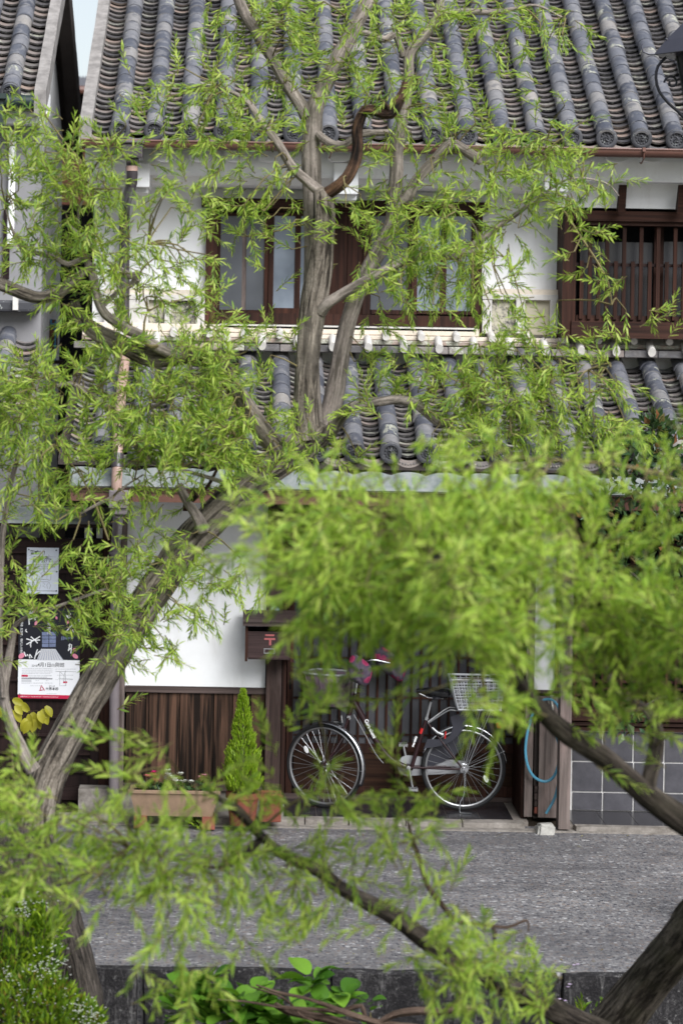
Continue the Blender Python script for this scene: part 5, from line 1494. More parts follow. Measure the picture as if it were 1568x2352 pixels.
# --- printed notice and poster on the black wall
NY_ = FY - .035
nt = thing('notice', P(98, 1364, NY_), 'white laminated notice with a line drawing pinned above the poster on black boards', 'notice')
m = MB(); m.fb(62, 1258, 135, 1364, NY_, .004); m.build('sheet', M['notice_paper'], nt)
for (x, y) in ((67, 1262), (130, 1264), (66, 1311), (131, 1313), (65, 1354), (130, 1357)):
    p = P(x, y, NY_ - .001); m = MB(); m.lathe(p, [(0, -.005), (.0065, -.004), (.0065, 0)], 8, 'y'); m.build('pin', M['iron'], nt)
def tx(parent, body, x, y, h, mat, Y, align='CENTER', bold=0.0, sx=1.0):
    return text_part('lettering', body, h * Y / F * 1.25, M[mat], parent, P(x, y, Y - .0006), bold=bold * .001, align=align, sx=sx)
tx(nt, '警戒！！', 90, 1270, 8, 'ink', NY_, bold=1.2)
tx(nt, 'こんな猿に', 98, 1281.5, 7, 'ink', NY_, bold=.5)
tx(nt, '気をつけて', 97, 1288.5, 7, 'ink', NY_, bold=.5)
m = MB()
for (pts) in ([(68, 1275), (80, 1279), (67, 1283), (80, 1284), (68, 1291), (86, 1290), (92, 1296), (98, 1291), (112, 1296), (113, 1289), (128, 1291), (118, 1285), (129, 1279), (115, 1279), (112, 1274)],
              [(94, 1318), (102, 1311), (111, 1319), (108, 1321), (96, 1321), (94, 1318)], [(98, 1321), (97, 1330), (108, 1331), (109, 1321)], [(92, 1331), (113, 1331), (110, 1336), (94, 1336), (92, 1331)],
              [(88, 1352), (86, 1342), (92, 1338), (94, 1345), (91, 1353)], [(110, 1352), (108, 1343), (113, 1337), (117, 1345), (114, 1353)], [(114, 1318), (118, 1316), (117, 1332), (112, 1334)], [(99, 1338), (104, 1342), (99, 1346), (105, 1349)], [(68, 1356), (131, 1358)]):
    m.tube([P(x, y, NY_ - .001) for x, y in pts], .0016, 4)
m.build('line_drawing', M['grey_print'], nt)
def dashes(parent, rows, Y, mat, rr, gap=1.6):
    m = MB()
    for (x0, x1, y, h) in rows:
        x = x0
        while x < x1 - 1:
            w = rr.uniform(1.5, 5.0); e = min(x + w, x1)
            m.fb(x, y - h / 2, e, y + h / 2, Y - .0012, .001); x = e + rr.uniform(.5, gap)
    m.build('small_print', M[mat], parent, kind='stuff')
rr = random.Random(3)
dashes(nt, [(69, 128, 1297.5, 2.2), (67, 127, 1302, 2.2), (69, 112, 1306.5, 2.2), (72, 92, 1356, 1.4), (102, 126, 1357, 1.4)], NY_, 'grey_print', rr)
po = thing('poster', P(113, 1602, NY_), 'tall exhibition poster, dark photograph above and white text below, pinned on black boards', 'poster')
m = MB()
# the paper bows a little away from the boards
def bowed(x0, y0, x1, y1, off=0.0):
    a, b, c_, d_ = rect(x0, y0, x1, y1, NY_)
    vs, fs = [], []; n_ = 10
    for j in range(n_ + 1):
        for i in range(n_ + 1):
            X = a + (b - a) * i / n_; Z = c_ + (d_ - c_) * j / n_
            vs.append((X, NY_ - off, Z))
    for j in range(n_):
        for i in range(n_): k = j * (n_ + 1) + i; fs.append((k, k + 1, k + n_ + 2, k + n_ + 1))
    return vs, fs
m.fb(42, 1515.5, 183, 1596, NY_, .003); m.build('lower_sheet', M['poster_white'], po)
m = MB(); m.fb(43.5, 1397, 184, 1515.5, NY_, .003); m.build('upper_picture', M['poster_night'], po)
m = MB(); m.fb(42, 1596, 183, 1604.5, NY_, .003); m.build('footer_band', M['poster_crimson'], po)
def ZP(x, y): return (x / 3.095 / 1.7417, (2100 + y / 3.095) / 1.7417)
def quad(mb, pts, Y=NY_, lift=.0012):
    vs = [P(*ZP(x, y), Y - lift) for x, y in pts]; mb.add(vs, [tuple(range(len(vs)))])
m = MB(); quad(m, [(522, 1325), (605, 1325), (605, 1512), (525, 1512)]); quad(m, [(614, 1325), (697, 1325), (692, 1510), (613, 1512)]); m.build('pictured_window', M['poster_blue'], po)
m = MB()
for y in (1370, 1410, 1465): quad(m, [(522, y), (697, y), (697, y + 6), (522, y + 6)], lift=.0018)
m.build('pictured_bar', M['poster_night'], po)
m = MB(); quad(m, [(512, 1535), (690, 1535), (790, 1675), (460, 1675)]); m.build('pictured_floor', M['pale_print'], po)
m = MB()
for k in range(10):
    x = 470 + 34 * k; quad(m, [(600 + (x - 600) * .55, 1545), (600 + (x - 600) * .55 + 3, 1545), (x + 6, 1672), (x, 1672)], lift=.0018)
m.build('pictured_stripe', M['poster_blue'], po)
m = MB()
for k in range(8): quad(m, [(765 + 20 * k, 1380 + k * 2), (776 + 20 * k, 1380 + k * 2), (774 + 20 * k, 1425 - k * 3), (763 + 20 * k, 1425 - k * 3)])
m.build('pictured_lattice', M['poster_blue'], po)
m = MB(); quad(m, [(700, 1530), (730, 1530), (975, 1672), (800, 1672)]); m.build('pictured_wall', M['poster_night'], po)
# brush-like white strokes and the petals between them
def stroke(mb, pts, w):
    mb.tube([P(*ZP(x, y), NY_ - .0015) for x, y in pts], [w * 21 / F / 2] * len(pts), 5)
m = MB()
for pts in ([(330, 1480), (420, 1430), (500, 1380)], [(385, 1385), (430, 1420), (470, 1465)], [(330, 1410), (400, 1430), (500, 1425)], [(400, 1430), (380, 1480), (385, 1515)],
            [(365, 1235), (360, 1130), (385, 1060)], [(345, 1110), (460, 1070)], [(405, 1050), (440, 1180)], [(360, 1170), (470, 1140)], [(340, 1330), (320, 1310), (330, 1290)],
            [(810, 1340), (880, 1250), (990, 1160)], [(860, 1270), (995, 1190)], [(900, 1300), (920, 1330)], [(930, 1290), (950, 1320)], [(820, 1110), (860, 1170)], [(850, 1060), (870, 1150)], [(830, 1140), (880, 1100)],
            [(850, 1490), (890, 1480), (880, 1590)], [(850, 1550), (890, 1520)], [(870, 1470), (850, 1560)],
            [(430, 1660), (460, 1560), (470, 1540)], [(300, 1570), (325, 1630)], [(345, 1600), (340, 1620)], [(370, 1600), (400, 1640), (370, 1650), (365, 1610)], [(440, 1620), (500, 1560)]):
    stroke(m, pts, 2.7)
m.build('brush_lettering', M['white_print'], po, kind='stuff')
text_part('lettering', 'や大原家だ', .034, M['white_print'], po, P(*ZP(608, 1230), NY_ - .001), rot=(R(90), R(90), 0))
text_part('lettering', '大原家 五百年、現代人の明日へ', .022, M['white_print'], po, P(*ZP(268, 1400), NY_ - .001), rot=(R(90), R(90), 0))
for (x, y, w, h, an) in ((450, 1215, 36, 60, .5), (702, 1150, 26, 40, -.3), (850, 1200, 30, 52, .6), (925, 1545, 46, 44, .2), (935, 1625, 80, 50, .6), (270, 1620, 90, 60, -.6)):
    m = MB(); vs = []
    for k in range(14):
        t_ = 2 * math.pi * k / 14; ex, ey = w / 2 * math.cos(t_), h / 2 * math.sin(t_)
        vs.append(P(*ZP(min(max(x + ex * math.cos(an) - ey * math.sin(an), 236), 985), y + ex * math.sin(an) + ey * math.cos(an)), NY_ - .0022))
    m.add(vs, [tuple(range(14))]); m.build('petal', M['petal_pink'], po)
tx(po, '2018', 80, 1529.5, 5.5, 'ink', NY_)
tx(po, '4月1日', 102.5, 1527.5, 9.0, 'ink', NY_, bold=.4, sx=.92)
tx(po, '(日)', 121.5, 1528.5, 6, 'ink', NY_)
tx(po, '開館', 138, 1528, 9, 'ink', NY_, sx=.98)
dashes(po, [(51, 121, 1535.5, 2), (51, 121, 1539.5, 2), (51, 121, 1543.5, 2), (51, 117, 1547, 2), (67, 121, 1552, 2), (67, 110, 1555.5, 2), (50, 75, 1569, 2), (77, 101, 1569, 2), (104, 121, 1569, 2), (70, 98, 1575, 1.6), (82, 90, 1563, 1.6), (106, 113, 1563, 1.6), (128, 175, 1537, 1.6), (132, 170, 1551, 1.6), (128, 168, 1561, 1.6), (108, 131, 1593, 1.2)], NY_, 'pale_print', rr)
m = MB(); m.fb(50, 1557, 121, 1560, NY_ - .0012, .001); m.build('table_rule', M['grey_print'], po)
m = MB(); m.fb(50, 1550, 65, 1554.5, NY_ - .0012, .001); m.build('red_label', M['poster_crimson'], po)
m = MB(); m.fb(50, 1560.5, 73, 1566.5, NY_ - .0012, .001); m.build('table_cell', M['pale_print'], po)
m = MB(); m.fb(145.5, 1565, 155, 1569, NY_ - .0012, .001); m.build('red_label', M['poster_crimson'], po)
m = MB()
for pts in ([(138, 1543), (138, 1575), (153, 1575)], [(128, 1542), (175, 1543)], [(140, 1544), (147, 1552), (152, 1540)], [(150, 1541), (152, 1575)], [(135, 1558), (168, 1560)], [(148, 1552), (147, 1566)]): m.tube([P(x, y, NY_ - .001) for x, y in pts], .0016, 4)
m.build('map_drawing', M['grey_print'], po)
m = MB()
for pts in ([(96, 1574), (93, 1584)], [(91, 1586), (99, 1584.5)], [(97.5, 1577), (103, 1586)]): m.tube([P(x, y, NY_ - .001) for x, y in pts], .0035, 5)
m.build('triangle_emblem', M['poster_crimson'], po)
tx(po, '語らい座', 120, 1576, 2.6, 'ink', NY_)
tx(po, '大原本邸', 120, 1582.5, 6, 'ink', NY_, bold=.3)
tx(po, '倉敷市中央1-2-1 TEL 086-434-6277', 72, 1600, 2.6, 'white_print', NY_)
tx(po, 'http://www.oharahontei.jp/', 117, 1600.6, 2.6, 'white_print', NY_)
for (x, y) in ((47, 1400), (46, 1594), (180, 1400)):
    p = P(x, y, NY_ - .001); m = MB(); m.lathe(p, [(0, -.005), (.0065, -.004), (.0065, 0)], 8, 'y'); m.build('pin', M['brass'], po)

# --- street lantern hanging into the upper corner
LY = 17.6
lp = thing('street_lantern', P(1610, 1700, LY), 'black iron street lantern with a flared grey hood and scrolled bracket', 'street lamp')
def PL(x, y, dy=0.0):
    p = P((2300 + x / 3.638) / 1.7417, y / 3.638 / 1.7417, LY); p.y += dy; return p
axx = P(1640, 100, LY)
ez = PL(1150, 790).z; tz = PL(1568, 320).z + .02
rE = axx.x - PL(1140, 790).x
m = MB(); ns = 6
ringz = [(rE, ez), (rE * .80, ez + .10), (rE * .42, ez + .26), (rE * .30, ez + .34), (.05, ez + .40), (.0, ez + .44)]
for (r, z) in ringz:
    for k in range(ns):
        a = math.pi + 2 * math.pi * k / ns
        m.v.append((axx.x + r * math.cos(a), LY + r * math.sin(a), z)); m.b.append((0, 0, 0))
for i in range(len(ringz) - 1):
    for k in range(ns):
        k2 = (k + 1) % ns; m.f.append((i * ns + k, i * ns + k2, (i + 1) * ns + k2, (i + 1) * ns + k))
hd = m.build('hood', M['hood_metal'], lp)
md = hd.modifiers.new('thick', 'SOLIDIFY'); md.thickness = .008
for k in range(ns):
    a = math.pi + 2 * math.pi * k / ns
    d = Vector((math.cos(a), math.sin(a), 0)); c = Vector((axx.x, LY, ez)) + d * rE
    m = MB(); m.tube([c - d * .02, c + d * .035 + Vector((0, 0, .0)), c + d * .072 + Vector((0, 0, .016)), c + d * .084 + Vector((0, 0, .048)), c + d * .078 + Vector((0, 0, .07))], [.007, .008, .007, .006, .004], 6); m.build('hood_curl', M['hood_metal'], lp, smooth=True)
    m = MB(); e = Vector((axx.x, LY, ez + .10)) + d * rE * .8; m.lathe(e, [(0, -.005), (.012, 0), (.008, .012), (0, .014)], 8); m.build('rivet', M['iron'], lp)
    # glazing bars and panes of the body
    b0, b1 = Vector((axx.x, LY, ez - .01)) + d * rE * .62, Vector((axx.x, LY, ez - .46)) + d * rE * .40
    m = MB(); m.tube([b0, b1], .008, 6); m.build('glazing_bar', M['iron'], lp)
    a2 = a + 2 * math.pi / ns; d2_ = Vector((math.cos(a2), math.sin(a2), 0))
    b2, b3 = Vector((axx.x, LY, ez - .01)) + d2_ * rE * .62, Vector((axx.x, LY, ez - .46)) + d2_ * rE * .40
    m = MB(); m.add([b0, b2, b3, b1], [(0, 1, 2, 3)]); m.build('pane', M['dim_glass'], lp)
for k in range(3):
    a = math.pi + 2 * math.pi * k / 3 + (0 if k == 0 else .2)
    def RR(r, z): return Vector((axx.x + r * math.cos(a), LY + r * math.sin(a) - .0, z))
    z0_ = ez
    pts = [(rE * .80, -.02), (rE * .93, -.08), (rE * .96, -.16), (rE * .90, -.25), (rE * .74, -.33), (rE * .5, -.42), (rE * .22, -.60), (.02, -.72)]
    pth = smooth_path([tuple(RR(r, z0_ + z)) for r, z in pts], .03)
    m = MB(); m.tube([Vector(q) for q in pth], .011, 6); m.build('scroll_bracket', M['iron'], lp, smooth=True)
    crl = [RR(rE * .70 + .05 * (1 - t_ / 9) * math.cos(t_), z0_ - .19 + .05 * (1 - t_ / 9) * math.sin(t_)) for t_ in np.linspace(0, 7, 24)]
    m = MB(); m.tube(crl, .008, 6); m.build('scroll_curl', M['iron'], lp, smooth=True)
m = MB(); m.lathe((axx.x, LY, 0), [(0, 0), (.09, 0), (.09, .25), (.07, .3), (.06, 1.0), (.05, 1.1), (.045, ez - .75), (.07, ez - .7), (.09, ez - .62), (.05, ez - .5), (0, ez - .46)], 14); m.build('post', M['iron'], lp, smooth=True)
# ================================================================== willows
def limb(parent, name, pts, mat, seg=12, amp=.10, base_y=None):
    """pts: sheet x, sheet y, width in sheet units, metres away"""
    A = smooth_path([(p[0], p[1], p[2], p[3]) for p in pts], 14)
    C = [P(a[0], a[1], a[3]) for a in A]
    Rr = [max(.003, a[2] * a[3] / F / 2) for a in A]
    m = MB(); m.tube(C, Rr, seg, True, amp)
    o = m.build(name, M[mat], parent, smooth=True)
    return o
MAIN = []   # branch points of the leaning willow: sheet x, y, metres
NEAR = []
def grow(store, parent, name, pts, mat, **k):
    for a in smooth_path([tuple(p) for p in pts], 25): store.append((a[0], a[1], a[3]))
    return limb(parent, name, pts, mat, **k)

w1 = thing('willow_tree', P(60, 2330, 15.6), 'tall willow whose trunk leans across the house from the lower corner and forks upward', 'tree')
T_ = 15.75
grow(MAIN, w1, 'trunk', [(60, 2180, 90, T_ - .05), (70, 2020, 110, T_), (84, 1900, 100, T_), (118, 1770, 82, T_), (196, 1618, 76, T_), (292, 1450, 76, T_ + .05), (372, 1330, 76, T_ + .1), (446, 1232, 75, T_ + .15), (560, 1122, 74, T_ + .2), (655, 1050, 76, T_ + .3), (722, 998, 78, T_ + .35), (738, 975, 66, T_ + .35)], 'willow_bark', seg=28, amp=.16)
# roots and the rough stump beside it
grow(MAIN, w1, 'stump', [(50, 2460, 330, 15.58), (52, 2300, 290, 15.58), (50, 2120, 250, 15.58), (45, 1990, 200, 15.63), (45, 1900, 120, 15.68)], 'dark_bark', seg=26, amp=.2)
grow(MAIN, w1, 'root', [(150, 2080, 60, 15.50), (180, 2200, 66, 15.43), (205, 2330, 80, 15.38), (230, 2440, 90, 15.35)], 'dark_bark', seg=14, amp=.22)
B = T_ + .4
grow(MAIN, w1, 'limb', [(706, 1010, 66, B - .1), (702, 930, 58, B - .1), (704, 860, 56, B - .1), (710, 780, 58, B - .1), (722, 690, 62, B - .1), (735, 610, 60, B - .1), (741, 540, 54, B - .1), (744, 480, 50, B - .12), (741, 445, 44, B - .1), (739, 430, 30, B - .1)], 'willow_bark', seg=20, amp=.12)
grow(MAIN, w1, 'limb', [(742, 446, 28, B - .1), (708, 418, 24, B - .1), (674, 388, 22, B - .15), (655, 358, 21, B - .15), (636, 326, 21, B - .2), (612, 294, 20, B - .2), (592, 268, 17, B - .2), (575, 240, 13, B - .2), (540, 215, 10, B - .2), (500, 200, 7, B - .25)], 'smooth_bark', amp=.07)
grow(MAIN, w1, 'dead_limb', [(744, 448, 32, B - .1), (768, 434, 30, B - .15), (796, 408, 30, B - .2), (816, 368, 28, B - .2), (822, 330, 27, B - .2), (821, 295, 25, B - .2), (838, 254, 25, B - .22), (868, 256, 26, B - .25), (896, 258, 30, B - .25), (912, 238, 26, B - .25), (926, 212, 20, B - .25), (930, 188, 12, B - .25)], 'dead_bark', amp=.30)
grow(MAIN, w1, 'dead_twig', [(896, 258, 12, B - .27), (884, 240, 11, B - .3), (870, 226, 6, B - .3)], 'dead_bark', amp=.3, seg=8)
grow(MAIN, w1, 'limb', [(722, 985, 46, B + .12), (714, 900, 44, B + .12), (712, 800, 42, B + .12), (716, 690, 42, B + .12), (720, 571, 43, B + .12), (717, 460, 44, B + .12), (715, 366, 45, B + .12), (718, 300, 44, B + .12), (722, 252, 42, B + .12), (739, 212, 38, B + .14), (773, 139, 36, B + .18), (803, 85, 34, B + .2), (826, 40, 32, B + .22), (848, 0, 30, B + .25), (872, -70, 27, B + .3)], 'smooth_bark', seg=18, amp=.06)
grow(MAIN, w1, 'limb', [(704, 268, 32, B + .1), (690, 240, 31, B + .1), (655, 188, 29, B + .1), (625, 132, 28, B + .1), (602, 98, 30, B + .1), (588, 70, 26, B + .1), (560, 28, 26, B + .1), (540, -30, 25, B + .1)], 'smooth_bark', amp=.07)
grow(MAIN, w1, 'limb', [(742, 1000, 60, B + .2), (760, 940, 48, B + .2), (770, 895, 46, B + .2), (783, 815, 40, B + .22), (797, 750, 38, B + .22), (815, 690, 37, B + .24), (834, 640, 37, B + .25), (862, 590, 37, B + .26), (884, 550, 36, B + .27), (900, 510, 36, B + .28), (905, 458, 34, B + .28), (910, 400, 32, B + .28), (911, 348, 30, B + .28), (920, 295, 27, B + .28), (930, 249, 25, B + .28), (938, 180, 24, B + .28), (941, 121, 25, B + .28), (974, 80, 25, B + .28), (1004, 37, 22, B + .28), (1014, -20, 18, B + .28)], 'smooth_bark', seg=18, amp=.10)
grow(MAIN, w1, 'branch', [(912, 478, 28, B + .25), (934, 455, 26, B + .22), (956, 414, 24, B + .2), (1000, 366, 25, B + .2), (1033, 333, 27, B + .2), (1060, 341, 24, B + .2), (1091, 362, 24, B + .2), (1104, 376, 12, B + .2)], 'smooth_bark', amp=.12)
grow(MAIN, w1, 'branch', [(1095, 358, 15, B + .2), (1120, 344, 14, B + .2), (1140, 337, 13, B + .2), (1166, 329, 10, B + .15), (1200, 330, 7, B + .1), (1250, 350, 4, B + .1)], 'smooth_bark')
grow(MAIN, w1, 'branch', [(738, 715, 30, B - .15), (756, 694, 26, B - .2), (810, 661, 25, B - .25), (850, 640, 24, B - .3), (875, 626, 23, B - .3), (905, 610, 21, B - .3), (962, 588, 20, B - .3), (1010, 588, 19, B - .3), (1049, 587, 20, B - .3), (1070, 576, 18, B - .3), (1093, 558, 18, B - .3), (1120, 538, 17, B - .3), (1148, 515, 15, B - .3), (1190, 488, 12, B - .3), (1240, 450, 8, B - .3), (1310, 410, 5, B - .3), (1390, 420, 4, B - .35), (1420, 450, 3, B - .4)], 'smooth_bark', amp=.08)
grow(MAIN, w1, 'branch', [(1062, 584, 14, B - .3), (1084, 580, 14, B - .32), (1105, 569, 13, B - .32), (1131, 566, 9, B - .32)], 'smooth_bark')
grow(MAIN, w1, 'twig', [(1097, 546, 6, B - .3), (1090, 522, 5, B - .3), (1070, 498, 4, B - .32), (1040, 480, 3, B - .35)], 'smooth_bark', seg=6)
grow(MAIN, w1, 'twig', [(1240, 452, 6, B - .3), (1290, 480, 5, B - .35), (1330, 540, 5, B - .4), (1370, 600, 5, B - .4), (1396, 650, 4, B - .4), (1404, 700, 3, B - .4)], 'twig', seg=6)
grow(MAIN, w1, 'branch', [(822, 74, 15, B + .2), (846, 77, 15, B + .2), (883, 91, 18, B + .2), (905, 78, 17, B + .24), (916, 100, 16, B + .26), (926, 128, 16, B + .28)], 'smooth_bark', amp=.12)
grow(MAIN, w1, 'branch', [(1000, 42, 20, B + .28), (1018, 29, 20, B + .25), (1040, 30, 19, B + .25), (1063, 29, 19, B + .2), (1092, 27, 15, B + .2), (1122, 29, 13, B + .2), (1170, 22, 10, B + .15), (1230, 12, 6, B + .1), (1290, 40, 4, B + .1)], 'smooth_bark', amp=.1)
grow(MAIN, w1, 'branch', [(730, 308, 18, B + .05), (750, 324, 20, B), (768, 333, 20, B - .02), (788, 333, 18, B), (806, 322, 16, B), (828, 307, 18, B + .05), (860, 306, 16, B + .15), (890, 304, 14, B + .2)], 'smooth_bark')
grow(MAIN, w1, 'branch', [(752, 1000, 40, B), (775, 972, 26, B - .1), (792, 950, 23, B - .2), (812, 934, 22, B - .3), (846, 926, 22, B - .3), (876, 922, 22, B - .35), (905, 918, 22, B - .35), (945, 923, 22, B - .4), (965, 935, 22, B - .4), (984, 952, 22, B - .4), (1008, 970, 22, B - .4), (1032, 972, 13, B - .4)], 'smooth_bark', amp=.1)
grow(MAIN, w1, 'branch', [(1030, 968, 9, B - .4), (1065, 930, 9, B - .4), (1104, 918, 18, B - .4), (1140, 934, 16, B - .4), (1160, 922, 13, B - .4), (1184, 919, 11, B - .4), (1232, 901, 8, B - .45), (1294, 864, 6, B - .5), (1350, 850, 4, B - .5)], 'smooth_bark', amp=.16)
grow(MAIN, w1, 'branch', [(950, 925, 11, B - .4), (985, 918, 10, B - .4), (1010, 930, 9, B - .4), (1030, 945, 6, B - .4)], 'smooth_bark')
# the low limb reaching left
E_ = T_ - .1
grow(MAIN, w1, 'limb', [(655, 1052, 50, T_ + .3), (600, 985, 44, T_ + .2), (545, 900, 40, T_ + .1), (500, 840, 38, T_), (450, 815, 38, E_), (400, 822, 40, E_), (348, 822, 46, E_), (310, 808, 44, E_), (275, 788, 44, E_), (230, 768, 40, E_), (195, 742, 34, E_), (178, 715, 26, E_), (172, 690, 20, E_)], 'willow_bark', seg=16, amp=.14)
grow(MAIN, w1, 'limb', [(395, 814, 26, E_ - .06), (360, 797, 24, E_ - .1), (322, 770, 24, E_ - .12), (295, 758, 24, E_ - .12), (270, 742, 22, E_ - .12), (242, 722, 21, E_ - .12), (225, 690, 20, E_ - .12), (217, 650, 20, E_ - .12), (212, 625, 20, E_ - .12), (198, 597, 16, E_ - .12)], 'smooth_bark', amp=.09)
grow(MAIN, w1, 'branch', [(362, 795, 10, E_ - .12), (334, 790, 6, E_ - .2), (332, 740, 6, E_ - .25), (340, 715, 4, E_ - .25)], 'twig', seg=6)
grow(MAIN, w1, 'limb', [(222, 610, 14, E_ - .15), (200, 620, 18, E_ - .15), (182, 635, 22, E_ - .15), (157, 655, 25, E_ - .15), (135, 674, 28, E_ - .15), (92, 684, 28, E_ - .15), (48, 672, 30, E_ - .15), (0, 652, 32, E_ - .15), (-60, 640, 34, E_ - .1)], 'willow_bark', seg=14, amp=.12)
grow(MAIN, w1, 'branch', [(225, 581, 7, E_ - .15), (190, 594, 12, E_ - .15), (157, 608, 12, E_ - .15), (130, 594, 11, E_ - .15), (110, 586, 11, E_ - .15), (76, 580, 11, E_ - .15), (51, 571, 10, E_ - .15), (29, 528, 7, E_ - .15), (14, 480, 4, E_ - .15)], 'smooth_bark')
grow(MAIN, w1, 'branch', [(320, 628, 16, E_ - .12), (300, 634, 18, E_ - .12), (271, 615, 12, E_ - .12), (242, 601, 12, E_ - .12), (205, 557, 11, E_ - .15), (178, 535, 9, E_ - .15), (157, 517, 8, E_ - .15)], 'smooth_bark', amp=.14)
grow(MAIN, w1, 'branch', [(316, 640, 18, E_ - .12), (300, 655, 14, E_ - .1), (270, 672, 12, E_ - .1), (240, 700, 12, E_ - .1)], 'smooth_bark', amp=.14)
grow(MAIN, w1, 'branch', [(180, 520, 7, E_ - .15), (182, 480, 6, E_ - .2), (200, 440, 5, E_ - .2), (208, 400, 4, E_ - .2)], 'smooth_bark', seg=8)
grow(MAIN, w1, 'twig', [(255, 625, 6, E_ - .15), (300, 590, 5, E_ - .2), (340, 560, 4, E_ - .2)], 'twig', seg=6)
grow(MAIN, w1, 'branch', [(320, 1040, 16, T_ - .1), (300, 993, 11, T_ - .2), (256, 946, 11, T_ - .2), (230, 920, 12, T_ - .2), (205, 905, 14, T_ - .2), (180, 888, 12, T_ - .2), (161, 881, 11, T_ - .2), (132, 886, 9, T_ - .2)], 'smooth_bark')
grow(MAIN, w1, 'branch', [(540, 1120, 14, T_), (490, 1100, 10, T_ - .15), (420, 1080, 8, T_ - .2), (350, 1060, 10, T_ - .2), (318, 1035, 14, T_ - .15)], 'smooth_bark', seg=8)
grow(MAIN, w1, 'branch', [(318, 950, 8, T_ - .2), (370, 926, 10, T_ - .2), (400, 905, 14, T_ - .2), (420, 880, 10, T_ - .2), (440, 840, 8, T_ - .15)], 'smooth_bark', seg=8)
grow(MAIN, w1, 'branch', [(465, 1215, 34, T_), (455, 1190, 26, T_ - .05), (440, 1166, 22, T_ - .1), (424, 1140, 22, T_ - .1), (410, 1112, 18, T_ - .1)], 'smooth_bark', amp=.14)
grow(MAIN, w1, 'branch', [(432, 1150, 16, T_ - .1), (452, 1140, 12, T_ - .12), (440, 1125, 9, T_ - .12), (470, 1125, 9, T_ - .12), (490, 1095, 8, T_ - .12), (512, 1050, 6, T_ - .12), (540, 1000, 4, T_ - .12)], 'dead_bark', seg=8, amp=.2)
# slim shoots at the picture's side
grow(MAIN, w1, 'branch', [(78, 1770, 34, T_ - .25), (48, 1720, 32, T_ - .25), (24, 1660, 26, T_ - .25), (10, 1590, 22, T_ - .25), (22, 1510, 20, T_ - .25), (30, 1460, 17, T_ - .25), (36, 1435, 12, T_ - .25), (80, 1410, 8, T_ - .25), (130, 1394, 8, T_ - .25), (190, 1372, 7, T_ - .25), (250, 1350, 5, T_ - .25)], 'smooth_bark', seg=10)
grow(MAIN, w1, 'branch', [(10, 1600, 14, T_ - .3), (0, 1500, 14, T_ - .35), (2, 1400, 14, T_ - .35), (4, 1280, 14, T_ - .35), (12, 1190, 13, T_ - .35), (26, 1110, 12, T_ - .35), (42, 1050, 11, T_ - .35), (58, 990, 10, T_ - .35), (75, 930, 7, T_ - .35), (92, 870, 4, T_ - .35)], 'smooth_bark', seg=10)
grow(MAIN, w1, 'twig', [(185, 1180, 5, T_ - .3), (230, 1155, 8, T_ - .3), (260, 1140, 7, T_ - .3), (290, 1115, 5, T_ - .25), (330, 1090, 4, T_ - .2)], 'smooth_bark', seg=6)
grow(MAIN, w1, 'twig', [(130, 1030, 3, T_ - .3), (180, 1085, 4, T_ - .3), (220, 1160, 5, T_ - .3), (250, 1240, 4, T_ - .3)], 'twig', seg=6)

w2 = thing('willow_tree', P(1330, 2520, 15.2), 'nearer willow with out of focus leafy limbs sweeping in from the lower right corner', 'tree')
grow(NEAR, w2, 'trunk', [(1215, 2900, 190, 15.2), (1235, 2700, 150, 15.1), (1300, 2490, 122, 15.0), (1385, 2380, 114, 14.9), (1458, 2290, 106, 14.7), (1508, 2228, 102, 14.5), (1560, 2167, 104, 14.2), (1640, 2070, 108, 13.8), (1730, 1990, 106, 13.4), (1840, 1930, 90, 13.2), (1930, 1800, 80, 13.0), (1985, 1600, 70, 12.8), (2010, 1350, 56, 12.6), (2060, 1050, 36, 12.4), (2120, 800, 16, 12.3)], 'near_bark', seg=24, amp=.12)
G = 12.4
grow(NEAR, w2, 'limb', [(1790, 1990, 68, 13.2), (1700, 1950, 68, 12.9), (1620, 1910, 67, 12.6), (1560, 1880, 63, G), (1500, 1838, 57, G), (1450, 1795, 52, G), (1400, 1752, 50, G), (1360, 1722, 49, G - .1), (1310, 1692, 48, G - .2), (1270, 1660, 45, G - .3), (1235, 1625, 41, G - .4), (1200, 1580, 33, G - .5), (1165, 1530, 27, G - .6), (1140, 1470, 20, G - .7), (1110, 1400, 15, G - .8), (1070, 1330, 11, G - .9), (1000, 1270, 7, G - 1.0), (900, 1230, 4, G - 1.0)], 'limb_bark', seg=18, amp=.13)
grow(NEAR, w2, 'branch', [(1485, 1835, 40, G), (1490, 1790, 34, G), (1502, 1740, 36, G), (1506, 1690, 36, G - .05), (1498, 1650, 30, G - .1), (1478, 1625, 22, G - .1), (1450, 1612, 20, G - .1), (1415, 1590, 18, G - .15), (1395, 1550, 16, G - .2), (1378, 1510, 14, G - .2), (1360, 1450, 8, G - .3)], 'limb_bark', seg=12, amp=.18)
grow(NEAR, w2, 'branch', [(1500, 1655, 16, G - .1), (1530, 1640, 14, G - .15), (1556, 1618, 12, G - .2), (1590, 1590, 8, G - .3)], 'limb_bark', seg=8)
grow(NEAR, w2, 'branch', [(1208, 1600, 24, G - .5), (1180, 1560, 18, G - .5), (1170, 1480, 14, G - .6), (1225, 1370, 10, G - .7), (1280, 1330, 6, G - .8), (1330, 1270, 4, G - .9)], 'limb_bark', seg=8, amp=.16)
grow(NEAR, w2, 'branch', [(1120, 1620, 6, G - .9), (1108, 1560, 9, G - .9), (1112, 1480, 10, G - .9), (1098, 1430, 10, G - .9), (1085, 1385, 8, G - .9), (1040, 1300, 5, G - .9)], 'twig', seg=8)
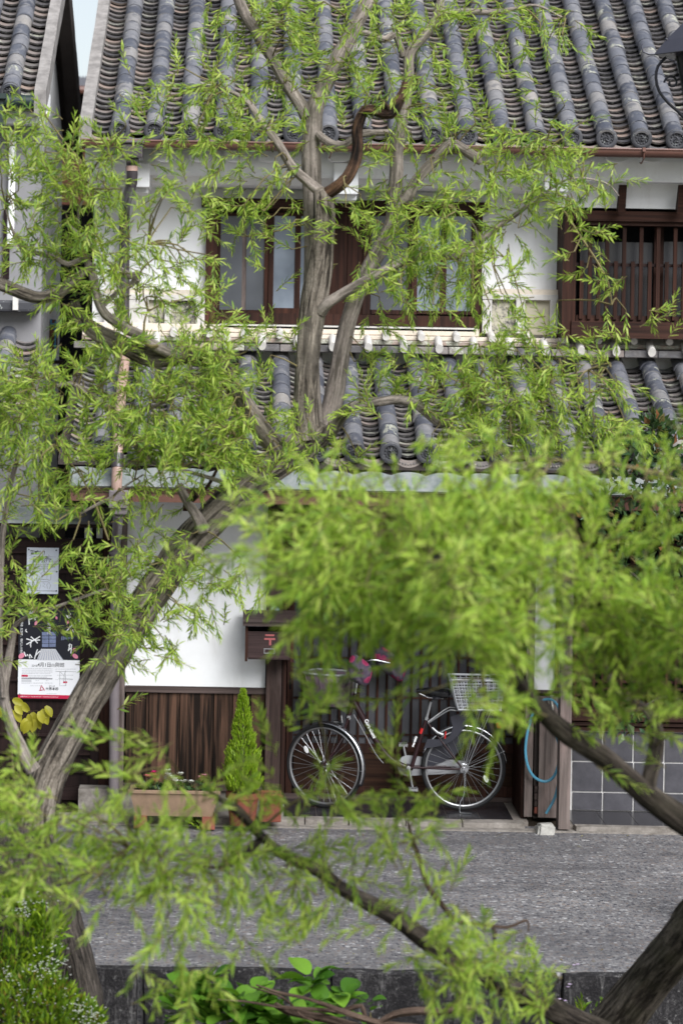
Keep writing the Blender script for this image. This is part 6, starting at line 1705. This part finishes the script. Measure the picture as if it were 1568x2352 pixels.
grow(NEAR, w2, 'branch', [(1352, 1560, 5, G - 1.2), (1346, 1460, 8, G - 1.2), (1348, 1380, 9, G - 1.2), (1344, 1300, 8, G - 1.2), (1320, 1220, 5, G - 1.2)], 'twig', seg=8)
grow(NEAR, w2, 'branch', [(1700, 1190, 12, G - .8), (1600, 1130, 10, G - .8), (1500, 1085, 8, G - .9), (1400, 1066, 7, G - .9), (1300, 1058, 5, G - .9), (1180, 1050, 3, G - .9)], 'twig', seg=8)
Hh = 13.2
grow(NEAR, w2, 'limb', [(1400, 2385, 62, 14.6), (1330, 2350, 56, 14.2), (1250, 2310, 52, 13.8), (1170, 2272, 47, 13.5), (1085, 2232, 44, Hh), (1030, 2196, 44, Hh), (980, 2160, 43, Hh), (930, 2122, 41, Hh), (880, 2090, 40, Hh), (820, 2060, 36, Hh - .1), (775, 2035, 33, Hh - .2), (735, 2000, 30, Hh - .3), (690, 1980, 28, Hh - .4), (640, 1955, 25, Hh - .5), (605, 1925, 22, Hh - .6), (580, 1900, 21, Hh - .7), (555, 1870, 24, Hh - .8), (530, 1848, 21, Hh - .8), (505, 1834, 12, Hh - .8), (470, 1810, 6, Hh - .9), (420, 1790, 4, Hh - 1.0)], 'limb_bark', seg=16, amp=.14)
grow(NEAR, w2, 'branch', [(600, 1925, 18, Hh - .6), (565, 1960, 20, Hh - .7), (530, 1984, 14, Hh - .8), (490, 1992, 8, Hh - .9), (400, 1975, 5, Hh - 1.0), (300, 1950, 4, Hh - 1.1)], 'limb_bark', seg=8, amp=.16)
grow(NEAR, w2, 'branch', [(610, 1895, 8, Hh - .7), (650, 1860, 6, Hh - .8), (700, 1830, 5, Hh - .9), (760, 1815, 3, Hh - 1.0)], 'twig', seg=6)
grow(NEAR, w2, 'branch', [(1140, 2150, 6, Hh - .3), (1128, 2126, 9, Hh - .3), (1090, 2122, 10, Hh - .3), (1045, 2112, 11, Hh - .3), (1015, 2078, 12, Hh - .35), (985, 2040, 12, Hh - .4), (970, 2000, 12, Hh - .45), (958, 1960, 12, Hh - .5), (946, 1925, 10, Hh - .6), (935, 1885, 6, Hh - .7)], 'brown_twig', seg=8, amp=.12)
grow(NEAR, w2, 'branch', [(1128, 2126, 8, Hh - .3), (1165, 2130, 8, Hh - .3), (1210, 2114, 6, Hh - .3), (1212, 2140, 4, Hh - .3)], 'brown_twig', seg=8)
grow(NEAR, w2, 'branch', [(1150, 2262, 26, Hh + .2), (1130, 2250, 16, Hh - .1), (1136, 2180, 10, Hh - .3), (1132, 2128, 8, Hh - .3)], 'limb_bark', seg=8)

# ------------------------------------------------------------------ foliage: how much leaf there is where, in cells of 49 sheet units
def grid(rows):
    return [[int(ch) for ch in (r + '0' * 32)[:32]] for r in rows]
GM = grid('''00000000014488643567566544200000
00000000035468742334433344530000
00000000345346646224413443000000
00000013234445445346511210000000
00000065466543344446543032000000
44411200477664322234454204410000
77655511576643212332456466410000
88876502434421001521124677641000
27887514424552003144446766865300
57777555646662123455664467654000
46667643433541255566764225423000
66787765210133012468886440240000
46656764551011011278886540151000
11456665662000001666676210024000
00564555646400000054452033110034
00042204555665000331001554433200
44236532587200000543323576643100
67556544788610002466787778642000
88766757778511001234688888765420
87565666878774332300388887666400
67653478887775542000588888765540
56653368888876662000000000000000
66642245554330000000000000000000
55653342210000000000000000000000
43433541000000000000000000000000
51232266320000000000000000000000
53225666300000000000000000000000
63145765222200000000000000000000
65566776320000000000000000000000
34334675320000000000000000000000
20004254300000000000000000000000
00000320000000000000000000000000
00000200000000000000000000000000
00000000000000000000000000000000'''.split('\n'))
GM[14] = [int(c) for c in '00564555464000000054452033011034'[:32]]
GM[27][8:13] = [4, 5, 5, 4, 2]; GM[28][8:12] = [4, 4, 3, 1]; GM[26][8:12] = [3, 3, 2, 1]
GN = {20: '00000000000000000000000023123321', 21: '00000000000000343103677766765444', 22: '00000000002455676665788888876555',
      23: '00000000000666788888899999876665', 24: '00000000004777899999999999876666', 25: '00000000056777999999999998866666',
      26: '00000000366578999999999998977778', 27: '00000000000057999999999986899999', 28: '00000000000008999999999986889999',
      29: '00000000000007889999999986899999', 30: '00000000000001574228888875899999', 31: '00000000000000773112547985888888',
      32: '00000000000000774152247882577777', 33: '00000000000023420050005642455566', 34: '00004431000032000051004300210033',
      35: '64003455000041000040002100000040', 36: '96111211022242343002000002000300', 37: '97334334434543256555410000000000',
      38: '98877867653452057776400000000000', 39: '98888887775663346776300000000000', 40: '87767778888887664554530000000000',
      41: '77665677787776654433442000000000', 42: '55334444556577654204400000000000', 43: '00012323443346432134655500000000',
      44: '00000013552233000013788862000000', 45: '00000025643200000014788775000000', 46: '00000026653100000002777665000000', 47: '00000015542000000002776654000000'}
for k_ in range(19, 35): GN[k_] = GN.get(k_, '0' * 32) + ('6776554432' if k_ < 33 else '4443320000')
LEN = 54.0    # length of a leaf in sheet units on the leaning tree
def leaf_block(c, d, s_, L, w, fold, bend):
    """vectorised: n leaves -> 8 verts, 8 tris each"""
    u = np.cross(s_, d)
    c, d, s_, u = [a[:, None, :] for a in (c, d, s_, u)]
    L = L[:, None, None]; w = w[:, None, None]; fold = fold[:, None, None]; bend = bend[:, None, None]
    tt = np.array([0, .30, .30, .30, .68, .68, .68, 1.0])[None, :, None]
    ss = np.array([0, -1, 0, 1, -.78, 0, .78, 0])[None, :, None]
    hh = np.array([0, 1, 0, 1, .8, 0, .8, 0])[None, :, None]
    V = c + d * L * tt + s_ * w * ss + u * (w * fold * hh - L * bend * tt * tt)
    return V
LF = np.array([(0, 1, 2), (0, 2, 3), (1, 4, 5), (1, 5, 2), (2, 5, 6), (2, 6, 3), (4, 7, 5), (5, 7, 6)])
def unit(a): return a / np.maximum(np.linalg.norm(a, axis=-1, keepdims=True), 1e-9)

def foliage(tree, cells, store, mat, seed, depth_fn, leaf_len, n_single, twig_mat, droop=.12, scale=1.0):
    r = np.random.default_rng(seed); pr = random.Random(seed)
    st = np.array(store)
    Cs, Ds, Ss, Ls, Ws = [], [], [], [], []
    tw = MB()
    for (row, col, dens) in cells:
        cov = min(.985, dens / 9.25)
        Y0 = depth_fn(col * 49 + 24, row * 49 + 24)
        lu = leaf_len * F / Y0                # leaf length in sheet units here
        nl = -math.log(1 - cov) * 2401 / (lu * lu * .112) * scale
        k = nl / 20.0
        n_ = int(k) + (1 if pr.random() < k - int(k) else 0)
        hubs = [((col + pr.uniform(.05, .95)) * 49, (row + pr.uniform(.05, .95)) * 49, pr.gauss(0, .16), pr.uniform(0, 6.28)) for _ in range(1 + (dens > 3) + (dens > 6))]
        for _ in range(n_):
            hx, hy, hd, ha = hubs[pr.randrange(len(hubs))]
            x, y = hx + pr.gauss(0, 13), hy + pr.gauss(0, 11)
            Y = depth_fn(x, y) + hd + pr.gauss(0, .14)
            # direction of the twig: away from the branch it hangs on, then drooping
            dd = np.hypot(st[:, 0] - x, st[:, 1] - y); j = int(np.argmin(dd)); b = st[j]
            ox, oy = (x - b[0]), (y - b[1]); dist = math.hypot(ox, oy) + 1e-6
            a = math.atan2(-oy, ox) + pr.gauss(0, .9) if dist > 25 else ha + pr.gauss(0, .7)
            d0 = Vector((math.cos(a), pr.gauss(0, .45), math.sin(a) - droop * pr.random() * 1.0)).normalized()
            Lt = pr.uniform(1.9, 3.6) * leaf_len
            mid = P(x, y, Y); p = mid - d0 * Lt * .5
            pts = [p.copy()]; d = d0.copy(); nseg = 6
            for q in range(nseg):
                d = (d + Vector((pr.gauss(0, .09), pr.gauss(0, .09), -.03 + pr.gauss(0, .11)))).normalized()
                p = p + d * (Lt / nseg); pts.append(p.copy())
            tw.tube(pts, [.0032 * (1 - .75 * i / nseg) + .0006 for i in range(nseg + 1)], 3, caps=False)
            # a fine twig back to the branch for some of them
            if 30 < dist < 240 and pr.random() < .20:
                e = P(b[0], b[1], b[2]); m_ = pts[0].lerp(e, .5) + Vector((pr.gauss(0, .03), pr.gauss(0, .03), pr.uniform(0, .06)))
                tw.tube([e, e.lerp(m_, .5) + Vector((0, 0, .01)), m_, m_.lerp(pts[0], .5), pts[0]], [.0055, .005, .0045, .004, .0034], 4, caps=False)
            nlv = 20; ph = pr.uniform(0, 6.28)
            for q in range(nlv):
                t_ = .06 + .94 * q / (nlv - 1); f = t_ * nseg; i = min(int(f), nseg - 1)
                c = pts[i].lerp(pts[i + 1], f - i); ax_ = (pts[i + 1] - pts[i]).normalized()
                az = ph + q * 2.4 + pr.gauss(0, .3)
                o1 = ax_.orthogonal().normalized(); o2 = ax_.cross(o1)
                side = o1 * math.cos(az) + o2 * math.sin(az)
                ld = (ax_ * (.75 + .6 * t_) + side * pr.uniform(.6, 1.0) * (1 - .35 * t_) + Vector((0, 0, -.08))).normalized()
                Cs.append(tuple(c)); Ds.append(tuple(ld)); Ls.append(leaf_len * pr.uniform(.62, 1.18) * (1 - .25 * t_ * t_))
    C = np.array(Cs); D = unit(np.array(Ds)); L = np.array(Ls); n = len(C)
    # the blades turn their faces roughly to the light
    up = unit(np.array([0.12, -.35, 1.0]) + r.normal(0, .55, (n, 3)))
    S = unit(np.cross(D, up)); W = L * r.uniform(.062, .100, n)
    fold, bend = r.uniform(.05, .5, n), r.normal(.10, .09, n)
    V = leaf_block(C, D, S, L, W, fold, bend)
    # largest and foremost leaves become parts of their own
    sx_ = CX + C[:, 0] * F / C[:, 1]; sy_ = CY + (CAMH - C[:, 2]) * F / C[:, 1]
    inside = (sx_ > 20) & (sx_ < 1545) & (sy_ > 20) & (sy_ < 2330)
    score = np.where(inside, L / C[:, 1] * (1 + .8 * np.abs(D[:, 0])) - .003 * (C[:, 1] - C[:, 1].min()), -9)
    order = np.argsort(-score); single = order[:n_single]; rest = np.ones(n, bool); rest[single] = False
    Vr = V[rest]; k = len(Vr)
    me = bpy.data.meshes.new('crown')
    verts = Vr.reshape(-1, 3) - np.array(ORG[tree.name])
    faces = (LF[None] + (np.arange(k) * 8)[:, None, None]).reshape(-1, 3)
    me.vertices.add(len(verts)); me.vertices.foreach_set('co', verts.astype(np.float32).ravel())
    me.loops.add(len(faces) * 3); me.loops.foreach_set('vertex_index', faces.astype(np.int32).ravel())
    me.polygons.add(len(faces)); me.polygons.foreach_set('loop_start', np.arange(0, len(faces) * 3, 3, dtype=np.int32))
    me.polygons.foreach_set('use_smooth', np.ones(len(faces), bool))
    me.update(calc_edges=True); me.validate(); me.materials.append(M[mat])
    cr = link(bpy.data.objects.new('crown', me)); cr.parent = tree; ORG[cr.name] = ORG[tree.name]; tag(cr, kind='stuff')
    # one shared leaf for the singles
    one = leaf_block(np.zeros((1, 3)), np.array([[0, 1., 0]]), np.array([[1., 0, 0]]), np.ones(1), np.array([.105]), np.array([.3]), np.array([.1]))[0]
    lo = mesh_obj('leaf', one, [tuple(f) for f in LF], M[mat], True); lm = lo.data; bpy.data.objects.remove(lo)
    for i in single:
        s_, d_ = Vector(S[i]), Vector(D[i]); u_ = s_.cross(d_)
        mm = Matrix.Translation(C[i]) @ Matrix((s_, d_, u_)).transposed().to_4x4() @ Matrix.Diagonal((W[i] / .105, L[i], L[i], 1))
        inst(lm, 'leaf', tree, mm)
    t_ = tw.build('twigs', M[twig_mat], tree, kind='stuff')
    return n

def cells_of(gr):
    out = []
    for row, line in (enumerate(gr) if isinstance(gr, list) else sorted(gr.items())):
        for col in range(len(line)):
            dns = int(line[col]) if col < len(line) else 0
            if dns: out.append((row, col, dns))
    return out
MA = np.array(MAIN)
def depth_main(x, y):
    j = int(np.argmin(np.hypot(MA[:, 0] - x, MA[:, 1] - y)))
    return MA[j, 2] - .10
def depth_near(x, y):
    if y > 1640 or x < 560: return 11.6 + .3 * math.sin(x * .011) + .2 * math.sin(y * .02)
    return 10.5 + .35 * math.sin(x * .009 + 1) + .25 * math.sin(y * .013)
for r_ in range(16, 31):
    for c_ in range(0, 12):
        if GM[r_][c_] >= 3 and not (r_ > 23 and c_ < 4): GM[r_][c_] = min(9, GM[r_][c_] + 1)
N1 = foliage(w1, cells_of(GM), MAIN, 'willow_leaf', 21, depth_main, .066, 290, 'twig', scale=2.7)
N2 = foliage(w2, cells_of(GN), NEAR, 'near_leaf', 22, depth_near, .073, 290, 'twig', scale=2.3)
print('LEAVES', N1, N2)
# ================================================================== plants on the bank, shrubs and the dry branch
rr = random.Random(31)
def blade_cloud(name, mat, parent, seeds, n_, size, wide, rr, up=.8, **tags):
    """leaves scattered about seed points (world point, radius)"""
    def fn(r_):
        c, rad = seeds[r_.randrange(len(seeds))]
        o = Vector((r_.gauss(0, 1), r_.gauss(0, 1), r_.gauss(0, 1))).normalized() * rad * r_.random() ** .45
        return Vector(c) + o, Vector((o.x + r_.gauss(0, .3 * rad), o.y + r_.gauss(0, .3 * rad), o.z + up * rad + r_.gauss(0, .3 * rad)))
    return leaf_blob(name, mat, parent, fn, n_, size, rr, wide, **tags)
# white flowering shrub at the foot of the leaning willow
sh = thing('flowering_shrub', P(70, 2400, 14.8), 'low green shrub with tiny white blossom sprays at the foot of the leaning trunk', 'shrub')
seeds = []
for (x, y, r_, Y) in ((20, 2090, 60, 15.00), (70, 2110, 50, 15.00), (110, 2130, 40, 14.95), (40, 2180, 70, 14.90), (100, 2200, 45, 14.90), (20, 2260, 70, 14.80), (80, 2280, 60, 14.70), (130, 2290, 45, 14.70), (30, 2340, 80, 14.60), (110, 2350, 60, 14.60), (170, 2335, 45, 14.70), (205, 2345, 30, 14.70), (60, 2420, 90, 14.50), (150, 2420, 70, 14.50), (-30, 2200, 60, 14.90), (-40, 2320, 80, 14.70), (60, 2060, 30, 15.00)):
    seeds.append((P(x, y, Y), r_ * Y / F))
stm = MB()
for (c, r_) in seeds:
    b = Vector((P(70, 2500, 14.8).x + rr.uniform(-.25, .25), 14.8 + rr.uniform(-.1, .1), -.95))
    stm.tube([b, b.lerp(c, .5) + Vector((rr.gauss(0, .04), rr.gauss(0, .04), .05)), c + Vector((0, 0, r_ * .7))], [.008, .006, .003], 5, caps=False)
stm.build('stems', M['brown_twig'], sh, kind='stuff')
blade_cloud('leaves', 'shrub_leaf', sh, seeds, 4200, .062, .30, rr, kind='stuff')
blade_cloud('old_leaves', 'olive_leaf', sh, seeds[5:], 1500, .032, .45, rr, kind='stuff')
fl_seeds = [(P(x, y, 14.62), .05) for x, y in ((40, 2085), (62, 2088), (95, 2070), (120, 2180), (90, 2225), (110, 2235), (135, 2215), (20, 2240), (75, 2290), (150, 2300), (180, 2312), (200, 2325), (215, 2338), (160, 2335), (185, 2345), (130, 2350), (100, 2320), (60, 2340), (20, 2330), (40, 2285), (220, 2350), (205, 2315), (165, 2318))]
vs, fs = [], []
for _ in range(420):
    c, rad = fl_seeds[rr.randrange(len(fl_seeds))]
    p = c + Vector((rr.gauss(0, rad * .7), rr.gauss(0, rad * .7), rr.gauss(0, rad * .5)))
    v, f = petals(p, 5, .009, .35, rr); n0 = len(vs); vs += v; fs += [tuple(i + n0 for i in q) for q in f]
m = MB(); m.add(vs, fs); m.build('blossom', M['white_petal'], sh, kind='stuff')
# broad-leaved plants below the granite
def broad_leaf_mesh():
    m = MB(); nx_, ny_ = 5, 7
    for j in range(ny_):
        t_ = j / (ny_ - 1); w = .40 * math.sin(math.pi * min(1, t_ * .93 + .07)) ** .75
        for i in range(nx_):
            s_ = -1 + 2 * i / (nx_ - 1)
            m.v.append((s_ * w, t_, .10 * abs(s_) ** 1.2 * w / .4 - .28 * t_ * t_ + .022 * math.sin(t_ * 30 - 6 * abs(s_)) * abs(s_) ** .6))
    for j in range(ny_ - 1):
        for i in range(nx_ - 1):
            a = j * nx_ + i; m.f.append((a, a + 1, a + nx_ + 1, a + nx_))
    m.b = [(0, 0, 0)] * len(m.v)
    return as_mesh(m, 'leaf', M['broad_leaf'])
BL = broad_leaf_mesh()
def hydrangea(x, y, Y, n_, size, label, spread, group='broad leaved plants below the granite wall'):
    c = P(x, y, Y)
    t_ = thing('leafy_plant', (c.x, Y, c.z - .25), label, 'plant', group)
    st_ = MB(); st_.tube([(c.x, Y, c.z - .3), (c.x + .01, Y, c.z - .1), c], [.008, .007, .004], 6); st_.build('stem', M['twig'], t_)
    for k in range(n_):
        a = k * 2.4 + rr.uniform(-.4, .4); rad = spread * rr.uniform(.2, 1.0)
        p = c + Vector((math.cos(a) * rad, math.sin(a) * rad * .7, rr.uniform(-.09, .09)))
        tilt = rr.uniform(-.1, .85)
        mm = Matrix.Translation(p) @ Matrix.Rotation(a - math.pi / 2, 4, 'Z') @ Matrix.Rotation(tilt, 4, 'X') @ Matrix.Rotation(rr.gauss(0, .35), 4, 'Y') @ Matrix.Scale(size * rr.uniform(.7, 1.2), 4)
        inst(BL, 'leaf', t_, mm)
hydrangea(440, 2310, 14.95, 24, 0.149, 'tall broad leaved green plant near the gap in the granite wall', .12)
hydrangea(475, 2275, 15.00, 21, 0.149, 'broad leaved plant rising highest of the row below the granite', .10)
hydrangea(520, 2320, 14.85, 33, 0.167, 'large low clump of broad creased leaves left of the dry branch', .15)
hydrangea(580, 2310, 14.85, 30, 0.149, 'broad leaved clump with creased leaves beside the dry brown branch', .13)
hydrangea(640, 2335, 14.75, 24, 0.132, 'small broad leaved clump half under the dry brown branch', .12)
hydrangea(716, 2262, 15.05, 13, 0.149, 'upright pair of fresh broad leaves standing against the dark granite', .05)
hydrangea(775, 2305, 14.95, 21, 0.132, 'small bright leaved plant at the knotted end of the dry branch', .09)
hydrangea(700, 2350, 14.75, 21, 0.132, 'dark leaved clump beneath the dry branch at the picture foot', .13)
hydrangea(850, 2325, 14.95, 7, 0.096, 'tiny single sprig of round leaves right of the dry branch', .04)
# dry brown branch lying over the plants
db = thing('dry_branch', P(800, 2350, 14.5), 'dry brown forked branch lying over the broad leaved plants at the picture foot', 'branch')
for (pts, nm) in (([(632, 2308, 13), (660, 2322, 17), (705, 2332, 20), (750, 2340, 22), (800, 2356, 24), (860, 2372, 26)], 'main_stem'),
              ([(588, 2262, 4), (640, 2280, 7), (690, 2290, 8), (740, 2305, 10), (790, 2325, 14), (835, 2340, 16), (880, 2352, 18), (960, 2362, 20)], 'side_stem'),
              ([(500, 2296, 3), (560, 2300, 5), (640, 2312, 7), (720, 2318, 9), (780, 2322, 12), (830, 2310, 11), (838, 2336, 12), (870, 2350, 14)], 'side_stem'),
              ([(870, 2350, 14), (905, 2330, 17), (960, 2322, 18), (1010, 2324, 16), (1060, 2318, 14), (1120, 2318, 10)], 'side_stem'),
              ([(575, 2266, 3), (650, 2292, 5), (690, 2330, 6), (720, 2345, 6)], 'twig')):
    limb(db, nm, [(x, y, w, 14.45 + .05 * math.sin(x)) for x, y, w in pts], 'brown_twig', seg=9, amp=.2)
# weeds and small violet flowers against the granite at right
wd = thing('weeds', P(1330, 2330, 15.6), 'thin upright weeds with a few violet flowers against the dark granite beside the near trunk', 'plant')
m = MB(); lseeds = []
for (x, y, h) in ((1340, 2330, 60), (1390, 2330, 60), (1300, 2345, 40), (1365, 2350, 50), (1280, 2355, 50)):
    a, b = P(x, y + 40, 15.5), P(x + rr.uniform(-8, 12), y - h * .5, 15.5); m.tube([a, a.lerp(b, .5) + Vector((.01, 0, 0)), b], [.004, .003, .0015], 5)
    for t_ in np.linspace(.25, 1, 9): lseeds.append((a.lerp(b, t_), .02))
m.build('stem', M['twig'], wd)
blade_cloud('leaves', 'shrub_leaf', wd, lseeds, 170, .055, .28, rr, 1.4, kind='stuff')
for (x, y) in ((1304, 2268), (1308, 2262), (1318, 2218), (1326, 2216), (1298, 2300), (1285, 2296)):
    c = P(x, y, 15.9); m = MB()
    for _ in range(2): m.add(*petals(c, 5, .016, .4, rr))
    m.build('flower', M['violet_petal'], wd)
# low ground cover along the bank
cov = [(Vector((rr.uniform(-3, 3.6), rr.uniform(13.6, 15.8), 0)), .10) for _ in range(120)]
cov = [(Vector((c.x, c.y, -1.9 + 1.35 * max(0, (c.y - 12.9) / 3.12) ** .8 + .05)), r_) for c, r_ in cov]
blade_cloud('ground_cover', 'broad_leaf', None, cov, 2600, .07, .5, rr, kind='stuff')
# yellow-leaved sapling by the poster
ys = thing('sapling', P(60, 1830, 20.3), 'small sapling with large yellow green leaves in front of the black boards below the poster', 'plant')
m = MB(); b0 = P(40, 1870, 20.3)
m.tube([b0, P(30, 1760, 20.3), P(24, 1680, 20.3), P(20, 1620, 20.3)], [.012, .010, .008, .004], 6); m.tube([P(28, 1700, 20.3), P(45, 1660, 20.3), P(62, 1635, 20.25), P(88, 1632, 20.2)], [.007, .006, .005, .003], 6)
m.build('stem', M['brown_twig'], ys)
m = MB()
gl = MB(); n0 = 0
GLm = BL.copy(); GLm.name = 'leaf'; GLm.materials.clear(); GLm.materials.append(M['gold_leaf'])
for k, (x, y, dx, dy) in enumerate(((22, 1610, -10, 14), (30, 1606, 18, 8), (36, 1620, 14, 16), (24, 1628, 4, 22), (32, 1632, 16, 20), (50, 1614, 16, 18), (60, 1650, -6, 26), (68, 1640, 2, 30), (75, 1636, 8, 32), (82, 1640, 10, 28), (90, 1634, 12, 26), (96, 1630, 16, 14), (78, 1652, 0, 32), (66, 1656, -8, 28), (88, 1650, 6, 34), (100, 1640, 10, 20), (14, 1618, -8, 20), (105, 1622, 12, 14))):
    p = P(x, y, 20.2 + rr.uniform(-.06, .06)); d = Vector((dx, rr.uniform(-12, -2), -dy)).normalized()
    s_ = d.cross(Vector((rr.gauss(0, .3), -1, .4))).normalized(); u_ = s_.cross(d)
    mm = Matrix.Translation(p) @ Matrix((s_, d, u_)).transposed().to_4x4() @ Matrix.Scale(.105 * rr.uniform(.8, 1.1), 4) @ Matrix.Diagonal((.8, 1, 1, 1))
    inst(GLm, 'leaf', ys, mm)
# dark evergreen shrub in front of the tiled bay, its crown seen between the near leaves
ev = thing('evergreen_shrub', P(1500, 1895, 19.6), 'dark glossy evergreen shrub with brownish shoots in front of the eaves at the right side', 'shrub')
limb(ev, 'trunk', [(1640, 1910, 26, 19.5), (1625, 1750, 24, 19.5), (1600, 1550, 22, 19.5), (1560, 1350, 18, 19.5), (1500, 1180, 12, 19.5)], 'dark_bark', seg=10)
limb(ev, 'branch', [(1590, 1480, 12, 19.5), (1520, 1380, 9, 19.45), (1430, 1300, 6, 19.4)], 'dark_bark', seg=8)
limb(ev, 'branch', [(1610, 1640, 10, 19.5), (1530, 1600, 6, 19.4), (1450, 1640, 4, 19.3), (1420, 1660, 3, 19.3)], 'dark_bark', seg=8)
eseeds = []
for (x, y, r_) in ((1470, 1040, 40), (1530, 1030, 45), (1440, 1090, 60), (1520, 1110, 70), (1380, 1170, 60), (1460, 1200, 80), (1540, 1190, 80), (1430, 1290, 80), (1520, 1290, 80), (1560, 1380, 80), (1490, 1370, 70), (1620, 1200, 90), (1620, 1350, 100), (1500, 980, 30), (1410, 1010, 28), (1650, 1100, 90)):
    eseeds.append((P(x, y, 19.45), r_ * 19.45 / F))
eseeds2 = [(P(x, y, 19.3), 26 * 19.3 / F) for x, y in ((1420, 1650), (1450, 1655), (1470, 1640), (1430, 1670))]
blade_cloud('leaves', 'dark_leaf', ev, eseeds, 1500, .085, .52, rr, .5, kind='stuff')
blade_cloud('leaves', 'dark_leaf', ev, eseeds2, 60, .085, .6, rr, -.3, kind='stuff')
